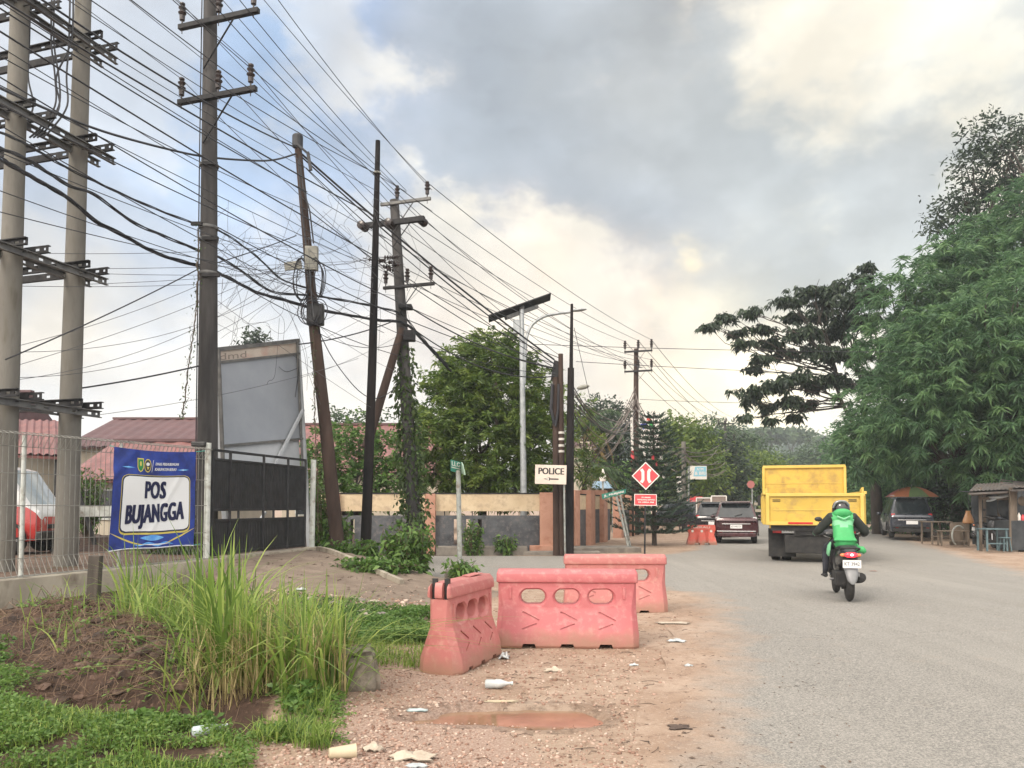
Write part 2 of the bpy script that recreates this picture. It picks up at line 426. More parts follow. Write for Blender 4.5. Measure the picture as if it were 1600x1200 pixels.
def ground_mat():
    m = bpy.data.materials.new('earth'); m.use_nodes = True; nt = m.node_tree; N = nt.nodes; L = nt.links
    b = N['Principled BSDF']; b.inputs['Specular IOR Level'].default_value = .25
    tc = N.new('ShaderNodeTexCoord'); v = tc.outputs['Object']
    at = N.new('ShaderNodeAttribute'); at.attribute_name = 'zone'; sp = N.new('ShaderNodeSeparateColor'); L.new(at.outputs['Color'], sp.inputs[0])
    def nz(sc, det=6, ro=.6, vec=v):
        n = N.new('ShaderNodeTexNoise'); n.inputs['Scale'].default_value = sc; n.inputs['Detail'].default_value = det
        n.inputs['Roughness'].default_value = ro; L.new(vec, n.inputs['Vector']); return n.outputs[0]
    def rg(x, a, c, lo=0, hi=1):
        r = N.new('ShaderNodeMapRange'); r.inputs[1].default_value = a; r.inputs[2].default_value = c
        r.inputs[3].default_value = lo; r.inputs[4].default_value = hi; L.new(x, r.inputs[0]); return r.outputs[0]
    def mix(f, a, c):
        n = N.new('ShaderNodeMix'); n.data_type = 'RGBA'
        L.new(f, n.inputs[0]) if not isinstance(f, float) else setattr(n.inputs[0], 'default_value', f)
        for i, q in ((6, a), (7, c)):
            if isinstance(q, tuple): n.inputs[i].default_value = q
            else: L.new(q, n.inputs[i])
        return n.outputs[2]
    def mth(op, a, c):
        n = N.new('ShaderNodeMath'); n.operation = op; n.use_clamp = True
        for i, q in enumerate((a, c)):
            if isinstance(q, (int, float)): n.inputs[i].default_value = q
            else: L.new(q, n.inputs[i])
        return n.outputs[0]
    dirt = mix(rg(nz(1.3), .38, .62), (.285, .20, .145, 1), (.375, .285, .22, 1))
    dirt = mix(rg(nz(7, 8, .7), .50, .68), dirt, (.20, .13, .09, 1))
    dirt = mix(rg(nz(38, 4, .7), .56, .70), dirt, (.45, .36, .29, 1))
    dirt = mix(rg(nz(75, 3, .7), .60, .70), dirt, (.12, .08, .06, 1))
    grav = mix(rg(nz(55, 4, .8), .42, .62), (.25, .165, .125, 1), (.42, .32, .265, 1))
    soil = mix(rg(nz(5, 7, .7), .35, .65), (.020, .013, .010, 1), (.082, .050, .036, 1))
    soil = mix(rg(nz(28, 5, .7), .55, .7), soil, (.17, .11, .08, 1))
    conc = mix(rg(nz(2.2, 8, .7), .35, .65), (.155, .12, .095, 1), (.25, .20, .16, 1))
    mp = N.new('ShaderNodeMapping'); mp.inputs['Rotation'].default_value = (0, 0, R(44)); mp.inputs['Scale'].default_value = (1.2, 9, 1); L.new(v, mp.inputs[0])
    conc = mix(rg(nz(2.5, 7, .7, mp.outputs[0]), .52, .68), conc, (.12, .085, .065, 1))
    def wz(s): return rg(mth('ADD', s, mth('SUBTRACT', mth('MULTIPLY', nz(9, 6, .7), .9), .45)), .35, .65)
    c = mix(wz(sp.outputs[2]), dirt, grav); c = mix(wz(sp.outputs[0]), c, soil); c = mix(wz(sp.outputs[1]), c, conc)
    L.new(c, b.inputs['Base Color']); b.inputs['Roughness'].default_value = .9
    bp = N.new('ShaderNodeBump'); bp.inputs['Strength'].default_value = .6; bp.inputs['Distance'].default_value = .012
    h = N.new('ShaderNodeMath'); h.operation = 'ADD'; L.new(nz(22, 8, .75), h.inputs[0]); L.new(nz(90, 4, .7), h.inputs[1])
    L.new(h.outputs[0], bp.inputs['Height']); L.new(bp.outputs[0], b.inputs['Normal'])
    return m
def make_ground():
    xs = axis(-8.6, 4.2, .055, -700, 900, 1.12); ys = axis(3.2, 14.5, .055, -60, 1400, 1.11)
    X, Y = np.meshgrid(xs, ys); Z = hz(X, Y)
    V = np.stack([X, Y, Z], -1).reshape(-1, 3); ny, nx = X.shape
    i = np.arange((ny-1)*(nx-1)); r = i//(nx-1); c = i % (nx-1); a = r*nx+c
    o = mesh_np('ground', V, np.stack([a, a+1, a+nx+1, a+nx], 1), ground_mat())
    n = .5*wob(X, Y, 1.7)+.35*wob(X, Y, 5)
    soil = sst(-X-.30*(10-Y).clip(-6, 6)*0-1.55+.35*n, 0, .5)*(1-sst(Y, 30, 40))
    soil = np.maximum(soil, (X > road_r(Y)+3.0)*1.0)
    soil = np.maximum(soil, sst(-X, 4, 5)*(Y < 60))
    inner = (fence_x(Y)-X > .05) & (Y < 18.5); soil = np.where(inner, .55, soil)
    t, l, wl = ramp_w(X, Y); con = wl*(t > -.6)*(1-sst(t, 5.0, 6.2)); soil = soil*(1-con)
    gr = np.exp(-((X+.55+.25*(Y-5))/.75)**2)*(Y < 9.5)*(1-sst(Y, 7.5, 9))*1.0
    wet = ((pud(X, Y) < 2.6)*(np.abs(X) < 2)*(np.abs(Y-5.8) < 1.3))*.42; soil = np.maximum(soil, wet)
    zc = o.data.color_attributes.new('zone', 'FLOAT_COLOR', 'POINT')
    q = np.stack([soil, con, gr, np.ones_like(soil)], -1).reshape(-1, 4).astype(np.float32)
    zc.data.foreach_set('color', q.ravel())
    for p in (o.data,): p.polygons.foreach_set('use_smooth', np.ones(len(p.polygons), dtype=bool))
    tag(o, kind='structure'); return o
make_ground()
def asphalt_mat():
    m = bpy.data.materials.new('asphalt'); m.use_nodes = True; nt = m.node_tree; N = nt.nodes; L = nt.links
    b = N['Principled BSDF']; b.inputs['Roughness'].default_value = .85; b.inputs['Specular IOR Level'].default_value = .3
    tc = N.new('ShaderNodeTexCoord'); v = tc.outputs['Object']
    def nz(sc, det=6, ro=.6, vec=v):
        n = N.new('ShaderNodeTexNoise'); n.inputs['Scale'].default_value = sc; n.inputs['Detail'].default_value = det
        n.inputs['Roughness'].default_value = ro; L.new(vec, n.inputs['Vector']); return n.outputs[0]
    def rg(x, a, c, lo=0, hi=1):
        r = N.new('ShaderNodeMapRange'); r.inputs[1].default_value = a; r.inputs[2].default_value = c
        r.inputs[3].default_value = lo; r.inputs[4].default_value = hi; L.new(x, r.inputs[0]); return r.outputs[0]
    def mix(f, a, c):
        n = N.new('ShaderNodeMix'); n.data_type = 'RGBA'; L.new(f, n.inputs[0])
        for i, q in ((6, a), (7, c)):
            if isinstance(q, tuple): n.inputs[i].default_value = q
            else: L.new(q, n.inputs[i])
        return n.outputs[2]
    mp = N.new('ShaderNodeMapping'); mp.inputs['Rotation'].default_value = (0, 0, R(18)); mp.inputs['Scale'].default_value = (1, .25, 1); L.new(v, mp.inputs[0])
    c = mix(rg(nz(.5, 6, .6, mp.outputs[0]), .35, .65), (.145, .142, .135, 1), (.212, .204, .188, 1))
    mp2 = N.new('ShaderNodeMapping'); mp2.inputs['Rotation'].default_value = (0, 0, R(18)); mp2.inputs['Scale'].default_value = (1.6, .06, 1); L.new(v, mp2.inputs[0])
    c = mix(rg(nz(1.4, 4, .55, mp2.outputs[0]), .47, .66), c, (.152, .148, .138, 1))
    c = mix(rg(nz(1.1, 7, .7), .60, .72), c, (.12, .112, .10, 1))
    nv = N.new('ShaderNodeTexNoise'); nv.inputs['Scale'].default_value = 2.2; nv.inputs['Detail'].default_value = 5; L.new(v, nv.inputs['Vector'])
    va = N.new('ShaderNodeVectorMath'); va.operation = 'MULTIPLY_ADD'; L.new(nv.outputs['Color'], va.inputs[0]); va.inputs[1].default_value = (.5, .5, 0); L.new(v, va.inputs[2])
    vo = N.new('ShaderNodeTexVoronoi'); vo.feature = 'DISTANCE_TO_EDGE'; vo.inputs['Scale'].default_value = .75; L.new(va.outputs[0], vo.inputs['Vector'])
    ck = N.new('ShaderNodeMath'); ck.operation = 'MULTIPLY'; L.new(rg(vo.outputs['Distance'], .010, .002), ck.inputs[0]); L.new(rg(nz(.8, 4, .6), .50, .58), ck.inputs[1])
    c = mix(ck.outputs[0], c, (.075, .072, .068, 1))
    c = mix(rg(nz(60, 3, .8), .40, .66), c, (.38, .355, .32, 1))
    c = mix(rg(nz(95, 2, .8), .55, .7), c, (.07, .068, .066, 1))
    at = N.new('ShaderNodeAttribute'); at.attribute_name = 'rnd'
    a1 = N.new('ShaderNodeMath'); a1.operation = 'ADD'; L.new(at.outputs['Fac'], a1.inputs[0])
    a2 = N.new('ShaderNodeMath'); a2.operation = 'MULTIPLY_ADD'; L.new(nz(1.6, 9, .7), a2.inputs[0]); a2.inputs[1].default_value = 1.3; a2.inputs[2].default_value = -.65
    L.new(a2.outputs[0], a1.inputs[1])
    d = mix(rg(nz(1.3), .38, .62), (.285, .20, .145, 1), (.375, .285, .22, 1))
    d = mix(rg(nz(7, 8, .7), .50, .68), d, (.21, .14, .10, 1))
    d = mix(rg(nz(38, 4, .7), .56, .70), d, (.45, .36, .29, 1))
    d = mix(rg(nz(75, 3, .7), .60, .70), d, (.12, .08, .06, 1))
    c = mix(rg(a1.outputs[0], .25, .85), c, d)
    L.new(c, b.inputs['Base Color'])
    bp = N.new('ShaderNodeBump'); bp.inputs['Strength'].default_value = .7; bp.inputs['Distance'].default_value = .008
    L.new(nz(70, 4, .75), bp.inputs['Height']); L.new(bp.outputs[0], b.inputs['Normal'])
    return m
def make_road():
    # grid following the road, trimmed by ragged edges; one sheet with the side road's mouth
    amat = asphalt_mat(); ys = np.concatenate([np.arange(.5, 16, .14), np.arange(16, 40, .4), np.arange(40, 90, 2), np.arange(90, 640, 12)])
    k = 61; V = []; rn = []
    for y in ys:
        lo = float(road_edge(y))+.10*float(wob(np.array([3.0]), np.array([y]), 2.6)[0])*(y < 30); hi = float(road_r(y))+.12*float(wob(np.array([9.0]), np.array([y]), 1.3)[0])
        for j in range(k):
            x = lo+(hi-lo)*(j/(k-1))**1.4; V.append((x, y, .006+.006*float(np.sin(x*.9)*np.sin(y*.31))))
            e = x-lo; w = max(0, 1.15-e/(.75+.05*y*(y < 14)))
            e2 = hi-x; w2 = max(0, 1-e2/1.2)*.9
            if 15 < y < 24 and True: w *= .55
            rn.append(max(w, w2, .12))
    n = len(ys); a = (np.arange(n-1)[:, None]*k+np.arange(k-1)[None, :]).ravel()
    o = mesh_np('main_road', V, np.stack([a, a+1, a+k+1, a+k], 1), amat, rnd=rn); tag(o, kind='structure')
    # side road to the left
    xs = np.concatenate([np.arange(-34, -6, 2.0), np.arange(-6, 3.61, .15)]); V = []; rn = []; k = 15
    for x in xs:
        lo = float(np.interp(x, [-34, -6, -3, -1.2, .5, 3.6], [21.0, 20.3, 17.6, 15.95, 15.6, 15.2]))+.06*math.sin(x*7)+.05*math.sin(x*17)
        hi = 23.75 if x < 3 else float(np.interp(x, [3, 3.6], [23.75, 22.0]))
        for j in range(k):
            y = lo+(hi-lo)*j/(k-1); V.append((x, y, .002)); rn.append(max(0, .55-(y-lo)*.5, .15))
    n = len(xs); a = (np.arange(n-1)[:, None]*k+np.arange(k-1)[None, :]).ravel()
    o = mesh_np('side_road', V, np.stack([a, a+k, a+k+1, a+1], 1), amat, rnd=rn); tag(o, kind='structure')
make_road()
# puddle water
def make_puddle():
    mb = MB(); xs = np.linspace(-.95, .8, 60); ys = np.linspace(5.3, 6.2, 40)
    mb.quad((-.95, 5.3, -.018), (.8, 5.3, -.018), (.8, 6.2, -.018), (-.95, 6.2, -.018))
    m = pm('muddy_water', (.27, .165, .105, 1), (.18, .115, .075, 1), 3, rough=.06, spec=.6)
    m.node_tree.nodes['Principled BSDF'].inputs['Roughness'].default_value = .05
    for l in list(m.node_tree.links):
        if l.to_socket.name == 'Roughness': m.node_tree.links.remove(l)
    tag(mb.build('puddle_water', m), kind='structure')
make_puddle()
# ------------------------------------------------------------------ poles and wires
M = {}
M['concrete'] = pm('pole_concrete', (.135, .128, .114, 1), (.215, .205, .183, 1), 2.5, .9, spec=.2, bump=.3, bscale=30, c3=(.13, .12, .10, 1), s3=5, stretch=(1, 1, .25))
M['concrete_dark'] = pm('stained_concrete', (.035, .034, .035, 1), (.095, .09, .088, 1), 1.6, .9, spec=.15, bump=.3, bscale=30, stretch=(1.6, 1.6, .22))
M['tar_pole'] = pm('tarred_pole', (.010, .010, .011, 1), (.026, .022, .022, 1), 3, .8, spec=.1, bump=.2, stretch=(1, 1, .2))
M['rust_pole'] = pm('rusty_pole', (.042, .030, .026, 1), (.082, .056, .046, 1), 3, .85, spec=.15, bump=.3, stretch=(1, 1, .2), c3=(.05, .035, .03, 1), s3=4)
M['grey_steel'] = pm('galvanised_steel', (.28, .30, .31, 1), (.42, .44, .45, 1), 6, .45, metal=.5)
M['arm_steel'] = pm('dull_channel_steel', (.10, .10, .10, 1), (.18, .178, .17, 1), 5, .6, metal=.2)
M['arm_dark'] = pm('dark_crossarm', (.02, .02, .022, 1), (.045, .044, .045, 1), 5, .7, spec=.2)
M['porcelain'] = pm('brown_porcelain', (.02, .014, .013, 1), (.045, .03, .028, 1), 8, .3)
M['cable'] = pm('black_cable', (.012, .013, .018, 1), (.03, .03, .036, 1), 4, .55)
M['wire'] = pm('aluminium_wire', (.05, .052, .06, 1), (.09, .09, .10, 1), 4, .5)
M['palecable'] = pm('faded_cable', (.12, .10, .09, 1), (.20, .17, .155, 1), 4, .7)
M['box_grey'] = pm('junction_box', (.20, .20, .17, 1), (.30, .29, .25, 1), 4, .6)
M['black'] = pm('black_plastic', (.012, .012, .013, 1), (.025, .025, .026, 1), 6, .5)
M['vine'] = leafmat('vine_leaf', (.03, .055, .015, 1), (.055, .10, .025, 1), (.10, .14, .04, 1))
M['twig'] = pm('twig', (.07, .05, .035, 1), (.12, .09, .06, 1), 6, .85)
AX = Vector((.31, 1, 0)).normalized()          # along the road
PX = Vector((1, -.31, 0)).normalized()         # across it
def gbase(p): return Vector((p.x, p.y, gz(p.x, p.y)))
def shaft(t, p0, p1, r0, r1, m, n=20, name='shaft', k=10, extra=None):
    mb = MB(); pts = [Vector(p0).lerp(Vector(p1), i/k) for i in range(k+1)]
    mb.tube(pts, [r0+(r1-r0)*i/k for i in range(k+1)], n)
    return mb.build(name, m, t, smooth=True, world=True)
def insulator(mb, b, s=1.0):
    mb.lathe(b, [(.018*s, 0), (.018*s, .10*s), (.055*s, .10*s), (.06*s, .20*s), (.045*s, .21*s), (.085*s, .25*s), (.088*s, .27*s), (.05*s, .29*s), (.05*s, .33*s), (.08*s, .36*s), (.082*s, .38*s), (.04*s, .40*s), (.045*s, .44*s), (.06*s, .45*s), (.058*s, .48*s), (.02*s, .49*s)], 12)
def crossarm(t, c, half_l, half_r, ins, m, w=.10, h=.10, dirv=PX, s=1.0, brace=True, shaft_pt=None, nm='crossarm'):
    """arm centred on the pole at c, reaching half_l left and half_r right; insulators at the offsets in ins"""
    c = Vector(c); mb = MB(); a = c-dirv*half_l; b = c+dirv*half_r
    mb.bar(a, b, w, h)
    arm = mb.build(nm, m, t, bevel=.006, world=True)
    if brace:
        mb = MB(); mb.bar(c+dirv*half_r*.55-Vector((0, 0, h/2)), c-Vector((0, 0, half_r*.75)), .035, .012); mb.build('brace', m, t, world=True)
    out = []
    for k in ins:
        q = c+dirv*k+Vector((0, 0, h/2)); mb = MB(); insulator(mb, q, s); mb.tube([q-Vector((0, 0, h+.09)), q], .010*s, 6)
        mb.build('insulator', M['porcelain'], t, smooth=True, world=True, auto=50); out.append(q+Vector((0, 0, .46*s)))
    return out
def span(p0, p1, sag, n=18):
    p0 = Vector(p0); p1 = Vector(p1)
    return [p0.lerp(p1, i/n)-Vector((0, 0, sag*4*(i/n)*(1-i/n))) for i in range(n+1)]
def smoothpath(pts, k=6):
    pts = [Vector(p) for p in pts]; out = []
    for i in range(len(pts)-1):
        a = pts[max(i-1, 0)]; b = pts[i]; c = pts[i+1]; d = pts[min(i+2, len(pts)-1)]
        for j in range(k):
            t = j/k; out.append(.5*((2*b)+(c-a)*t+(2*a-5*b+4*c-d)*t*t+(3*b-a-3*c+d)*t**3))
    out.append(pts[-1]); return out
def wire(pts, r, label, group, m='cable', name='power_line', n=5, cat='wire'):
    mb = MB(); o = Vector(pts[0]); mb.tube(pts, r, n)
    ob = mb.build(name, M[m], smooth=True); return tag(ob, label, cat, group)
def twisted(pts, r, strands, pitch, label, group, name='cable_bundle', m='cable'):
    pts = smoothpath(pts, 14); mb = MB(); L_ = 0; acc = [0]
    for a, b in zip(pts, pts[1:]): L_ += (b-a).length; acc.append(L_)
    for s_ in range(strands):
        q = []
        for p, l in zip(pts, acc):
            a = 2*math.pi*(l/pitch+s_/strands)
            w = r*(1.15+.5*math.sin(l*2.3+s_*1.9))
            q.append(p+PX*math.cos(a)*w+Vector((0, 0, 1))*math.sin(a)*w)
        mb.tube(q, r*.75, 6)
    return tag(mb.build(name, M[m], smooth=True), label, 'cable', group)

# --- concrete twin-pole frame on the left
def beam(mb, a, b, h=.13, d=.055, slots=True):
    a = Vector(a); b = Vector(b); dr = (b-a).normalized(); L_ = (b-a).length; side = dr.cross(Vector((0, 0, 1))).normalized()
    for z in (-h/2+.008, h/2-.008): mb.bar(a+Vector((0, 0, z))+side*d/2, b+Vector((0, 0, z))+side*d/2, d, .016)
    cuts = [(L_-.10, L_-.05), (L_-.28, L_-.19), (L_-.62, L_-.54), (L_-1.2, L_-1.1), (L_-1.45, L_-1.36)]
    x0 = 0
    for c0, c1 in sorted(cuts):
        if c0 > x0+.01: mb.bar(a+dr*x0, a+dr*c0, .012, h)
        for z in (-h*.33, h*.33): mb.bar(a+dr*c0+Vector((0, 0, z)), a+dr*c1+Vector((0, 0, z)), .011, h*.32)
        x0 = c1
    mb.bar(a+dr*x0, b, .012, h)
H1 = Vector((P(8, 700, 12.8).x, 12.8, .46)); H2 = Vector((P(107, 700, 14.0).x, 14.0, .46))
fr = thing('twin_pole_frame', 'pair of pale concrete poles bolted together by slotted steel beams behind the wire fence', 'utility pole', H1)
shaft(fr, H1, (P(34, 0, 12.8).x-.02, 12.8, 12.2), .188, .132, M['concrete'], name='pole')
shaft(fr, H2, (P(131, 0, 14.0).x, 14.0, 12.6), .198, .130, M['concrete'], name='pole')
hd = (H2-H1); hd.z = 0; hd.normalize(); hs = Vector((hd.y, -hd.x, 0))
for z, e in ((10.05, .40), (8.12, .45), (5.78, .40), (3.27, .38)):
    rr = .15+.07*(1-z/12)
    lean = Vector((.35*(z/12.), 0, 0))
    a0 = H1+Vector((.28*z/12, 0, 0)); b0 = H2+Vector((.30*z/12, 0, 0))
    for sgn in (1, -1):
        mb = MB(); o = hs*sgn*(rr+.01)
        a = a0-hd*2.2+o; b = b0+hd*e+o; a.z = b.z = z-.02
        beam(mb, a, b); mb.build('channel_beam', M['arm_steel'], fr, world=True)
    for c0 in (a0, b0):
        for sgn in (1, -1):
            mb = MB(); o = hd*sgn*(rr+.01)
            a = c0-hs*3.2+o; b = c0+hs*.42+o; a.z = b.z = z+.13
            beam(mb, a, b, d=.05 if sgn < 0 else -.05); mb.build('cross_beam', M['arm_dark'], fr, world=True)
    for c0 in (a0, b0):
        mb = MB()
        for sx in (1, -1): mb.tube([Vector((c0.x, c0.y, z))+hs*.30*sx-hd*.1, Vector((c0.x, c0.y, z))-hs*.30*sx-hd*.1][:2], .012, 6)
        mb.build('bolt', M['arm_steel'], fr, world=True)
# droppers between the upper beams
rg_ = np.random.default_rng(3)
for i, (x0, x1, x2) in enumerate(((80, 86, 62), (84, 92, 68), (112, 88, 74), (108, 104, 82), (46, 44, 36))):
    pts = [P(x0+2, -40, 13.3), P(x0, 60, 13.3), P(x1, 120, 13.3), P((x1+x2)/2+12, 165, 13.2), P(x2, 200, 13.0), P(x2-16, 215, 12.9)]
    wire(smoothpath(pts), .016, 'thick black dropper cable looping down between the beams of the twin concrete poles', 'dropper cables on the twin concrete poles', name='dropper_cable', cat='cable')
# --- P3 tall pole
B3 = Vector((P(326, 700, 15.5).x, 15.5, .46)); T3x = P(328, 0, 15.5).x
t3 = thing('utility_pole', 'tall thick stained concrete pole with two crossarms standing beside the grey billboard', 'utility pole', B3)
shaft(t3, B3, (T3x, 15.5, 12.9), .215, .125, M['concrete_dark'])
p3 = lambda z: Vector((B3.x+(T3x-B3.x)*z/12.9, 15.5, z))
I3a = crossarm(t3, p3(9.86)-AX*.18, .62, 1.25, (-.55, .35, 1.12), M['arm_dark'], s=.95)
I3b = crossarm(t3, p3(11.45)-AX*.18, .62, 1.30, (-.55, .35, 1.18), M['arm_dark'], s=.95)
for z in (6.25, 6.95, 7.2, 8.5): mb = MB(); mb.lathe(p3(z), [(.185, 0), (.19, .01), (.19, .05), (.185, .06)], 20); mb.build('clamp_band', M['arm_steel'], t3, world=True, smooth=True, auto=40)
for z, x in ((8.5, .3), (6.2, .36), (6.95, .33), (7.25, -.22)):
    mb = MB(); mb.bar(p3(z)-AX*.2, p3(z)-AX*.2+Vector((x, 0, 0)), .06, .07); mb.build('hook', M['arm_dark'], t3, world=True)
mb = MB(); mb.tube([p3(12.8)+Vector((-.16, -.02, 0)), p3(9)+Vector((-.19, -.02, 0)), p3(5)+Vector((-.21, -.02, 0)), p3(1)+Vector((-.23, -.02, 0))], .012, 6)
mb.build('conduit', M['cable'], t3, world=True)
# --- P4 leaning brown pole with coils
B4 = P(530, 842, 18.5); T4 = P(465, 222, 18.5); B4.z = gz(B4.x, B4.y)-.05
t4 = thing('utility_pole', 'leaning brown pole hung with coiled cables and two small junction boxes', 'utility pole', B4)
m4 = P(492, 520, 18.5)
mb = MB(); mb.tube([B4, B4.lerp(m4, .5)+Vector((.02, 0, 0)), m4, m4.lerp(T4, .5)+Vector((.01, 0, 0)), T4], [.175, .155, .135, .105, .085], 16)
mb.build('shaft', M['rust_pole'], t4, smooth=True, world=True)
mb = MB(); mb.lathe(T4-Vector((0, 0, .15)), [(.09, 0), (.13, .02), (.13, .30), (.09, .34)], 12); mb.bar(T4+Vector((.02, -.1, -.1)), T4+Vector((.30, -.1, -.35)), .05); mb.bar(T4+Vector((.28, -.1, -.30)), T4+Vector((.36, -.1, -.75)), .07)
mb.build('pole_cap', M['cable'], t4, world=True)
def coil(t, c, rx, rz_, k, seed):
    rg = np.random.default_rng(seed); mb = MB()
    for i in range(k):
        a0 = rg.uniform(-.25, .25); dx = rg.normal()*.05; pts = []
        ax_ = rx*rg.uniform(.75, 1.15); az = rz_*rg.uniform(.8, 1.15)
        for j in range(25):
            a = 2*math.pi*j/24; pts.append(Vector(c)+Vector((dx+ax_*math.cos(a)*math.cos(a0)+az*math.sin(a)*math.sin(a0)*.3, -.16-.02*i+.03*math.sin(3*a), az*math.sin(a))))
        mb.tube(pts, .012, 5, caps=False)
    mb.build('cable_coil', M['cable'], t, world=True, smooth=True)
coil(t4, P(474, 440, 18.5), .20, .52, 4, 1); coil(t4, P(499, 440, 18.5), .17, .50, 4, 2); coil(t4, P(491, 490, 18.4), .22, .30, 5, 3)
mb = MB(); mb.box(P(487, 404, 18.35), (.30, .16, .58)); mb.build('junction_box', M['box_grey'], t4, bevel=.015, world=True)
mb = MB(); mb.box(P(458, 415, 18.35), (.42, .05, .20), rot=Matrix.Rotation(R(-8), 3, 'Y')); mb.build('name_board', M['box_grey'], t4, bevel=.008, world=True)
mb = MB(); mb.box(P(493, 492, 18.35), (.40, .22, .52)); mb.build('splice_closure', M['black'], t4, bevel=.04, world=True)
mb = MB(); mb.tube([T4, T4+Vector((.2, -.2, -1.2)), P(484, 330, 18.3), P(490, 380, 18.3)], .02, 6); mb.tube([P(466, 250, 18.3), P(471, 320, 18.3), P(480, 400, 18.3)], .018, 6)
mb.build('riser_cable', M['cable'], t4, world=True)
# --- P5 plain black pole
B5 = P(570, 872, 19.0); B5.z = gz(B5.x, B5.y)-.05; T5 = P(590.5, 220, 19.0)
t5 = thing('utility_pole', 'plain slim black tarred pole without crossarms right of the leaning brown pole', 'utility pole', B5)
mb = MB(); mb.tube([B5, P(582, 560, 19), P(588, 330, 19), T5], [.135, .105, .075, .06], 14); mb.build('shaft', M['tar_pole'], t5, smooth=True, world=True)
mb = MB(); mb.lathe(P(589, 272, 19), [(.09, 0), (.10, .01), (.10, .04), (.09, .05)], 12); mb.build('clamp_band', M['box_grey'], t5, world=True)
# --- P6 concrete pole with strut, vines
B6 = P(651, 880, 21); B6.z = gz(B6.x, B6.y)-.05; T6 = P(616, 313, 21)
t6 = thing('utility_pole', 'vine covered concrete pole with three crossarms and a slanting strut', 'utility pole', B6)
shaft(t6, B6, T6, .21, .125, M['concrete_dark'])
p6 = lambda py: B6.lerp(T6, (880-py)/(880-313))
I6a = crossarm(t6, p6(321)-AX*.15, .35, 1.15, (.15, 1.05), M['arm_steel'], w=.08, h=.08, s=.9)
I6b = crossarm(t6, p6(352)-AX*.2, 1.0, .95, (), M['arm_dark'], w=.12, h=.14, brace=True)
I6c = crossarm(t6, p6(452)-AX*.15, .42, 1.1, (-.35, .30, 1.0), M['arm_dark'], w=.08, h=.08, s=.9)
for px, py in ((568, 354), (610, 350), (660, 346)):
    mb = MB(); c = P(px, py, 20.8)
    for i in range(4): mb.lathe(c+AX*(i*.09-.2), [(.04, 0), (.11, .02), (.12, .05), (.05, .08)], 12, axis=AX)
    mb.build('strain_insulator', M['porcelain'], t6, world=True, smooth=True, auto=50)
mb = MB(); s0 = P(583, 645, 20.2); mb.tube([P(572, 700, 20.1), P(628, 514, 20.9)], [.125, .10], 14); mb.build('strut', M['rust_pole'], t6, smooth=True, world=True)
mb = MB(); mb.box(P(640, 525, 20.8), (.30, .3, .28)); mb.box(P(634, 480, 20.8), (.36, .36, .10)); mb.build('clamp', M['arm_dark'], t6, bevel=.02, world=True)
# small strain links at the black pole
lk = thing('strain_link_set', 'cluster of small black strain insulators hung between the black pole and the vine pole', 'insulators', P(600, 412, 20))
for i, (px, py) in enumerate(((576, 405), (592, 408), (600, 402), (607, 410), (598, 416), (612, 403), (604, 420), (613, 415))):
    mb = MB(); c = P(px, py, 19.7+.1*(i % 3)); dv = Vector((1, .4*(-1)**i, .1*(i % 3-1))).normalized()
    for j in range(3): mb.lathe(c+dv*(j*.07), [(.02, 0), (.055, .02), (.055, .04), (.02, .06)], 10, axis=dv)
    mb.tube([c-dv*.15, c+dv*.35], .010, 5); mb.build('insulator', M['porcelain'], lk, world=True, smooth=True, auto=50)
# --- P8..P10, cluster by the wall corner
def plain_pole(label, bpx, bpy, tpx, tpy, Y, r0, r1, m, name='utility_pole', cat='utility pole'):
    b = P(bpx, bpy, Y); b.z = gz(b.x, b.y)-.04; t = thing(name, label, cat, b)
    shaft(t, b, P(tpx, tpy, Y), r0, r1, M[m], n=14); return t
t8 = plain_pole('slim tall black pole rising beside the wall corner, thickest at its foot', 889, 866, 893.5, 475, 23.6, .115, .042, 'tar_pole')
mb = MB(); mb.tube([P(892, 575, 23.6), P(889, 866, 23.6)], [.10, .15], 14); mb.build('sleeve', M['tar_pole'], t8, world=True, smooth=True)
t9 = plain_pole('brown pole topped by a dark transformer-like box left of the POLICE sign pole', 870, 866, 868, 590, 24.0, .12, .10, 'rust_pole')
mb = MB(); mb.prism([P(861, 592, 24.05), P(874, 592, 24.05), P(877, 566, 24.05), P(866, 562, 24.05)], (0, .35, 0)); mb.build('splice_closure', M['black'], t9, world=True, bevel=.02)
mb = MB(); mb.tube([P(863, 600, 23.85), P(861, 640, 23.85), P(866, 662, 23.85)], .05, 8); mb.tube([P(873, 600, 23.85), P(872, 640, 23.85), P(868, 666, 23.85)], .04, 8); mb.build('cable_coil', M['cable'], t9, world=True)
t10 = plain_pole('brown pole ringed with white paint bands between two darker poles at the wall corner', 879, 866, 876, 553, 23.9, .10, .075, 'rust_pole')
mb = MB(); white = pm('white_paint', (.55, .52, .48, 1), (.70, .67, .62, 1), 8, .6)
M['white'] = white
for py in (678, 688, 698, 707): mb = MB(); mb.lathe(P(877.3, py, 23.9), [(.094, 0), (.094, .07)], 12); mb.build('paint_band', white, t10, world=True)
